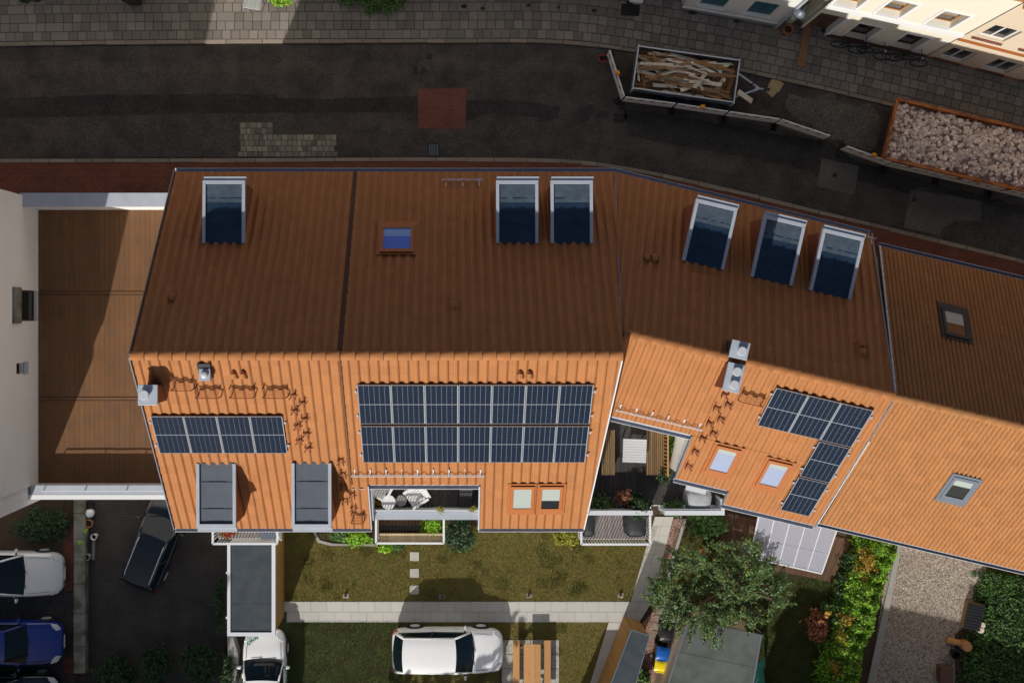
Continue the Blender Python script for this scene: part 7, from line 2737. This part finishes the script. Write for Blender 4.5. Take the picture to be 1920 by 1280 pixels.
# shrubs of the dark yard
for i, (a, b, rr, n_, lab) in enumerate([(215, 1262, (.95, .7, .75), 2600, 'dark green shrub at the bottom of the yard beside the wall'), (290, 1245, (.7, .9, .9), 2600, 'pointed bamboo like shrub in the middle of the yard bottom'),
                                         (370, 1240, (.8, .9, .8), 2800, 'dark leafy shrub at the bottom of the yard near the garage'), (425, 1255, (.35, .85, .6), 1400, 'narrow shrub along the garage wall at the lower edge')]):
    x, y = W(a, b, .8)
    shrub('shrub', lab, x, y - .1, 0, rr, n_ * 2, .06, 'leaf_dark', seed=200 + i, blobs=22, elong=2.6)
x, y = W(75, 985, .5)
shrub('shrub', 'dark ivy like shrub below the white house corner', x, y, 0, (1.2, .75, .5), 5000, .06, 'leaf_dark', seed=210, blobs=24)
sheet('planting_bed', px([(-120, 960), (120, 935), (119, 1030), (-120, 1040)]), .006, 'soil')
x, y = W(404, 1135, .4)
shrub('shrub', 'thin climbing shrub along the west side of the garage', x + .15, y, 0, (.22, 1.4, .6), 1100, .07, 'leaf_dark', seed=211, blobs=12)
# pots along the wall
for i, (a, b, r, m_, lab) in enumerate([(168, 962, .18, 'stone_white', 'round pale lidded pot beside the yard wall'), (166, 981, .17, 'terracotta_pot', 'brown clay pot beside the yard wall'),
                                        (176, 1006, .12, 'stone_white', 'small pale pot on the yard setts'), (167, 947, .15, 'lead_black', 'black round pot at the top of the yard wall'), (163, 1044, .13, 'concrete', 'small grey pot at the foot of the yard wall')]):
    x, y = W(a, b, .3)
    t = thing('plant_pot', lab, 'pot', (x, y, 0), 0, 'pots along the yard wall')
    part('pot', MB().lathe((0, 0), [(r * .75, 0), (r, .30), (r * 1.05, .31), (r * 1.05, .35), (r * .85, .35), (r * .8, .2)] if i else [(r * .8, 0), (r, .28), (r, .34), (r * .6, .40), (r * .1, .42)], 18), m_, t, world=False, smooth=(i == 0))
    if i:
        part('soil', MB().lathe((0, 0), [(r * .8, .2), (r * .8, .24)], 14), 'soil', t, world=False)
for i, (a, b) in enumerate(((160, 996), (150, 1018))):
    x, y = W(a, b, .6)
    V, F = leaf_cloud([(x, y, .55)], [(.09, .09, .05)], 40, .06, .6, 220 + i)
    o = np_obj('leaf_sprig', V, F, 'leaf_bright')
    tag(o, ['vivid green leaf sprig over the yard wall, upper one', 'vivid green leaf sprig over the yard wall, lower one'][i], 'plant', 'vivid sprigs at the yard wall')
q = px([(173, 1012), (178, 1012), (177, 1049), (172, 1049)], .1)
tag(part('timber_plank', MB().prism(q, .005, .10), 'wood_deck_grey'), 'grey timber plank lying beside the yard wall pots', 'plank')

# ------------------------------------------------------------------ beyond the frame to the south: what throws the shadows seen in the yard and on the drive
def south_house(label, p0, p1, depth, eave, rise, mat):
    """p0-p1: ridge line in plan"""
    d = Vector((p1[0] - p0[0], p1[1] - p0[1]))
    L = d.length
    ax = d / L
    nr = Vector((-ax.y, ax.x))
    t = thing('neighbour_house', label, 'house', (*lerp(p0, p1, .5), 0))
    def P(a, b, z):
        q = Vector(p0) + ax * a + nr * b
        return (q.x, q.y, z)
    w = depth / 2
    pr = [(-w, 0), (w, 0), (w, eave), (0, eave + rise), (-w, eave)]
    A_ = [P(0, a, b) for a, b in pr]
    B_ = [P(L, a, b) for a, b in pr]
    part('wall', MB().add(A_ + B_, [tuple(range(5)), tuple(range(9, 4, -1))] + [(i, 5 + i, 5 + (i + 1) % 5, (i + 1) % 5) for i in range(5)]), 'render_beige', t)
    for s in (-1, 1):
        q = [P(-.2, 0, eave + rise + .1), P(L + .2, 0, eave + rise + .1), P(L + .2, s * (w + .3), eave - rise * .3 / w + .1), P(-.2, s * (w + .3), eave - rise * .3 / w + .1)]
        part('roof', fix(MB().hexa([(a, b, c - .15) for a, b, c in q], q)), mat, t)
    return t


south_house('tiled neighbour house beyond the lower left edge', (-34, -20.2), (-12.95, -20.2), 7.0, 5.2, 4.4, 'terracotta_old')
south_house('tiled neighbour house beyond the lower right edge', (10.4, -20.6), (30, -25.0), 4.6, 4.0, 2.6, 'terracotta_old')
tree('maple_tree', 'round maple beyond the lower edge, below the white car', (-3.0, -22.4), 6.5, (-3.0, -22.2, 5.0), (2.2, 2.0, 1.7), 6500, .16, 'leaf_green', 77, limbs=8, blobs=26, elong=1.2)
# ================================================================== vehicles
def paint(name, col, rough=.28, metal=0.0):
    return M(name, col, rough=rough, var=.02, scale=1.0, metal=metal, spec=.5, coat=.7)


paint('paint_white', (.80, .81, .83))
paint('paint_silver', (.66, .67, .69), .3, .15)
paint('paint_blue', (.008, .028, .22))
paint('paint_black', (.006, .008, .012), .2)
glass_mat('car_glass', (.005, .012, .017), .06, .42, 0)
M('headlight_glass', (.55, .58, .62), .12, var=.05, spec=.7, coat=.5)
M('tail_red', (.30, .01, .01), .2)


def car(name, label, cat, loc, rz, paintm, L=4.45, Wd=1.80, H=1.48, hood=0.95, belt=0.93, wb=1.05, ws=(0.95, 0.20), rear=(-1.95, -1.55), tail=None, rails=False, boxy=0.0, group=None, rail_mat='alu', van=False):
    """x forward. ws: x of windscreen foot and head; rear: x of rear-window foot and head"""
    t = thing(name, label, cat, loc, rz, group)
    hl, hw = L / 2, Wd / 2
    # body: lofted stations
    tail = tail if tail is not None else belt
    st = [(-hl, .62, .42, .60), (-hl + .05, .82, .30, tail - .10), (-hl + .18, .93, .24, tail - .02), (-hl + .45, .985, .2, tail), (-hl * .45, 1.0, .18, belt), (0, 1.0, .18, belt),
          (ws[0] - .25, 1.0, .18, belt), (ws[0] + .02, .995, .18, hood + .01), (ws[0] + .45, .985, .18, hood - .05), (hl - .48, .96, .19, hood - .13), (hl - .22, .88, .21, hood - .19), (hl - .06, .72, .26, hood - .30), (hl, .52, .36, .58)]
    rows = []
    for x, w, zb, zt in st:
        w *= hw
        r = [(x, -w * .9, zb), (x, -w, zb + .12), (x, -w * 1.0, zb + (zt - zb) * .55), (x, -w * .985, zt - .10), (x, -w * .93, zt - .03), (x, -w * .80, zt + .0), (x, -w * .4, zt + .025), (x, 0, zt + .035)]
        r += [(a, -b, c) for a, b, c in r[-2::-1]]
        rows.append(r)
    mb = MB().grid(rows, flip=True)
    k = len(rows[0])
    mb.f.append(tuple(range(k)))
    n0 = (len(rows) - 1) * k
    mb.f.append(tuple(n0 + i for i in range(k - 1, -1, -1)))
    body = part('body', mb, paintm, t, world=False, smooth=True)
    md = body.modifiers.new('sub', 'SUBSURF')
    md.levels = md.render_levels = 1
    # greenhouse
    zb, zr = belt - .03, H
    wB, wR = hw * .90, hw * (.70 + .12 * boxy)
    ny = 8

    def arc(x, w, z, bulge, crown=0.0):
        return [(x + bulge * (1 - (2 * j / ny - 1) ** 2), w * (2 * j / ny - 1), z + crown * (1 - (2 * j / ny - 1) ** 2)) for j in range(ny + 1)]
    wsf, wsh = arc(ws[0], wB * .98, hood - .02 if hood > zb else zb, .16), arc(ws[1], wR, zr - .07, .05, .05)
    part('windscreen', MB().grid([wsf, [tuple((a[i] + b[i]) / 2 + (0, 0, .03)[i] for i in range(3)) for a, b in zip(wsf, wsh)], wsh]), 'car_glass', t, world=False, smooth=True)
    rwf, rwh = arc(rear[0], wB * .94, zb + (tail - belt), -.10), arc(rear[1], wR, zr - .09, -.05, .05)
    part('rear_window', MB().grid([rwh, [tuple((a[i] + b[i]) / 2 + (0, 0, .02)[i] for i in range(3)) for a, b in zip(rwf, rwh)], rwf]), 'car_glass', t, world=False, smooth=True)
    nx_ = 8
    rr = []
    for i in range(nx_ + 1):
        x = ws[1] + .02 + (rear[1] - ws[1] - .04) * i / nx_
        z = zr - .07 + .06 * math.sin(math.pi * min(1, (i + 1.2) / (nx_ + 2)))
        bl_ = .05 * (1 - i / nx_) - .05 * (i / nx_)
        row = []
        for j in range(ny + 1):
            s = 2 * j / ny - 1
            row.append((x + bl_ * (1 - s * s), s * wR * 1.02, z + .055 * (1 - abs(s) ** 2.4) - .02 * (abs(s) > .99)))
        rr.append(row)
    part('roof', MB().grid(rr), paintm, t, world=False, smooth=True)
    for s in (-1, 1):
        a = [(ws[0] - .02, s * wB * .985, zb), (ws[1] - .0, s * wR * 1.0, zr - .08), (rear[1], s * wR * 1.0, zr - .10), (rear[0], s * wB * .95, zb)]
        pm = [tuple((a[0][i] + a[3][i]) / 2 for i in range(3)), tuple((a[1][i] + a[2][i]) / 2 for i in range(3))]
        pm[0] = (pm[0][0], s * wB * 1.01, pm[0][2])
        q = MB().add([a[0], pm[0], a[3], a[2], pm[1], a[1]], [(0, 1, 4, 5) if s < 0 else (5, 4, 1, 0), (1, 2, 3, 4) if s < 0 else (4, 3, 2, 1)])
        part('side_window', q, 'car_glass', t, world=False)
        part('pillar', MB().tube([a[0], tuple((a[0][i] + a[1][i]) / 2 + (.0, .0, .02)[i] for i in range(3)), a[1]], [.05, .045, .045], 7), paintm, t, world=False, smooth=True)
        part('roof_edge', MB().tube([a[1], tuple((a[1][i] + a[2][i]) / 2 + (0, 0, .03)[i] for i in range(3)), a[2]], .045, 7), paintm, t, world=False, smooth=True)
        part('pillar', MB().tube([a[2], tuple((a[2][i] + a[3][i]) / 2 for i in range(3)), a[3]], [.05, .06, .07], 7), paintm, t, world=False, smooth=True)
        part('pillar', MB().tube([(pm[0][0], pm[0][1] * 1.0, pm[0][2]), (pm[1][0], pm[1][1] * 1.005, pm[1][2])], .03, 6), 'lead_black', t, world=False)
        # mirror
        mx = ws[0] - .28
        mr = part('mirror', MB().hexa([(mx - .05, s * (hw + .02), belt + .02), (mx + .09, s * (hw + .02), belt + .02), (mx + .06, s * (hw + .19), belt + .03), (mx - .03, s * (hw + .19), belt + .03)],
                                      [(mx - .04, s * (hw + .02), belt + .16), (mx + .06, s * (hw + .02), belt + .15), (mx + .03, s * (hw + .18), belt + .14), (mx - .02, s * (hw + .18), belt + .14)]), paintm, t, world=False, bevel=.025)
        part('mirror_arm', MB().beam((mx, s * hw * .92, belt + .05), (mx, s * (hw + .05), belt + .06), .06, .05), 'lead_black', mr, world=False)
        # lamps
        hy = hw * .70
        q = [(hl - .44, s * hw * .90, hood - .17), (hl - .20, s * hw * .83, hood - .245), (hl - .07, s * hw * .60, hood - .33), (hl - .22, s * hw * .56, hood - .20), (hl - .36, s * hw * .72, hood - .15)]
        q2 = [(a_ + .025, b_ * 1.015, c_ + .022) for a_, b_, c_ in q]
        m_ = MB().add(q + q2, [(5, 6, 7, 8, 9)] + [(i, (i + 1) % 5, 5 + (i + 1) % 5, 5 + i) for i in range(5)])
        part('headlight', m_, 'headlight_glass', t, world=False)
        q = [(-hl + .26, s * hw * .935, tail - .12), (-hl + .10, s * hw * .86, tail - .09), (-hl + .04, s * hw * .72, tail - .20), (-hl + .05, s * hw * .74, tail - .34), (-hl + .16, s * hw * .93, tail - .30)]
        q2 = [(a_ - .03, b_ * 1.03, c_ + .01) for a_, b_, c_ in q]
        m_ = MB().add(q + q2, [(5, 6, 7, 8, 9)] + [(i, (i + 1) % 5, 5 + (i + 1) % 5, 5 + i) for i in range(5)])
        part('tail_light', m_, 'tail_red', t, world=False)
        for xd in (.35, -.62):
            part('door_handle', MB().box(xd - .09, xd + .09, s * hw * 1.0 - .02, s * hw * 1.0 + .025, belt - .16, belt - .125), paintm, t, world=False)
        if rails:
            part('roof_rail', MB().tube([(ws[1] - .18, s * wR * .92, zr - .03), (ws[1] - .35, s * wR * .93, zr + .035), (rear[1] + .3, s * wR * .93, zr + .03), (rear[1] + .1, s * wR * .92, zr - .04)], .019, 7), rail_mat, t, world=False)
        for xw in (wb * 1.28, -wb * 1.25):
            wh = part('wheel', MB().tube([(xw, s * (hw - .20), .32), (xw, s * (hw + .012), .32)], .32, 26), 'rubber', t, world=False)
            part('rim', MB().tube([(xw, s * (hw - .02), .32), (xw, s * (hw + .02), .32)], .20, 20), 'alu', wh, world=False)
            ring = [(xw + .37 * math.cos(a_), s * (hw * .985 + .008), .32 + .37 * math.sin(a_)) for a_ in [math.pi * i / 12 for i in range(13)]]
            part('wheel_arch', MB().tube(ring, .028, 6), 'lead_black', wh, world=False)
    part('grille', MB().hexa([(hl - .02, -.42, .48), (hl + .012, -.40, .48), (hl + .012, .40, .48), (hl - .02, .42, .48)], [(hl - .10, -.48, hood - .36), (hl - .03, -.45, hood - .36), (hl - .03, .45, hood - .36), (hl - .10, .48, hood - .36)]), 'lead_black', t, world=False)
    part('number_plate', MB().box(hl + .013, hl + .03, -.26, .26, .42, .52), 'plastic_white', t, world=False)
    for s in (-1, 1):
        part('bonnet_seam', MB().tube([(ws[0] + .06, s * hw * .80, hood + .012), (ws[0] + .45, s * hw * .79, hood - .048), (hl - .45, s * hw * .74, hood - .125)], .007, 5), 'lead_black', t, world=False)
    part('wiper', MB().beam((ws[0] + .10, -.5, hood + .02), (ws[0] - .02, .08, hood + .10), .02, .015), 'lead_black', t, world=False)
    part('wiper', MB().beam((ws[0] + .14, .05, hood + .03), (ws[0] - .02, .55, hood + .10), .02, .015), 'lead_black', t, world=False)
    return t


x, y = W(839, 1222, .9)
car('parked_car', 'white estate car parked on the grass below the garden path', 'car', (x, y, .012), 0, 'paint_white', L=4.48, Wd=1.80, H=1.48, ws=(.98, .28), rear=(-2.08, -1.72), boxy=.4)
x, y = W(494, 1290, 1.0)
van = car('parked_car', 'white car with green lettering on its bonnet, nose under the garage roof', 'car', (x, y + .09, .012), R(90), 'paint_white', L=4.30, Wd=1.74, H=1.50, hood=1.0, ws=(1.02, .32), rear=(-1.95, -1.6), boxy=.5)
# lettering on the bonnet and green foil on the flank
fc = bpy.data.curves.new('bonnet_lettering', 'FONT')
fc.body = 'GWAI'
fc.size = .185
fc.extrude = .001
fc.offset = .008
fo = bpy.data.objects.new('bonnet_lettering_source', fc)
COL.objects.link(fo)
dg = bpy.context.evaluated_depsgraph_get()
me = bpy.data.meshes.new_from_object(fo.evaluated_get(dg))
bpy.data.objects.remove(fo)
me.materials.clear()
me.materials.append(M('foil_green', (.0, .16, .075), .4))
o = bpy.data.objects.new('bonnet_lettering', me)
link(o, van)
o.location = (1.62, .62, .955)
o.rotation_euler = (0, R(11), R(-90 + 34))
for k in range(5):
    part('flank_foil', MB().box(-.9 + k * .36, -.66 + k * .36, -.885, -.872, .45 + .06 * (k % 2), .74 + .05 * (k % 3)), 'foil_green', van, world=False)

x, y = W(278, 1035, 1.4)
car('parked_car', 'black estate car with silver roof rails standing askew in the yard', 'car', (x + .14, y + .36, .008), R(68), 'paint_black', L=4.15, Wd=1.68, H=1.56, ws=(.92, .26), rear=(-1.95, -1.62), rails=True, boxy=-.2)
yy = W(0, 1078, .9)[1]
car('parked_car', 'silver white car parked nose to the yard wall, upper left', 'car', (W(119, 0, .6)[0] - 2.2, yy, .008), 0, 'paint_silver', L=4.4, Wd=1.80, H=1.45, ws=(.72, -.10), rear=(-1.9, -1.3))
yy = W(0, 1207, .9)[1]
car('parked_car', 'dark blue car parked below the silver one at the left edge', 'car', (W(118, 0, .6)[0] - 2.1, yy, .008), 0, 'paint_blue', L=4.2, Wd=1.78, H=1.46, ws=(.75, .02), rear=(-1.85, -1.4))
yy = W(0, 1300, .7)[1]
car('parked_car', 'dark car at the bottom left corner, only a headlight in view', 'car', (W(112, 0, .6)[0] - 2.15, yy - .1, .008), 0, 'paint_black', L=4.3, Wd=1.80, H=1.46, ws=(.80, .02), rear=(-1.85, -1.4))
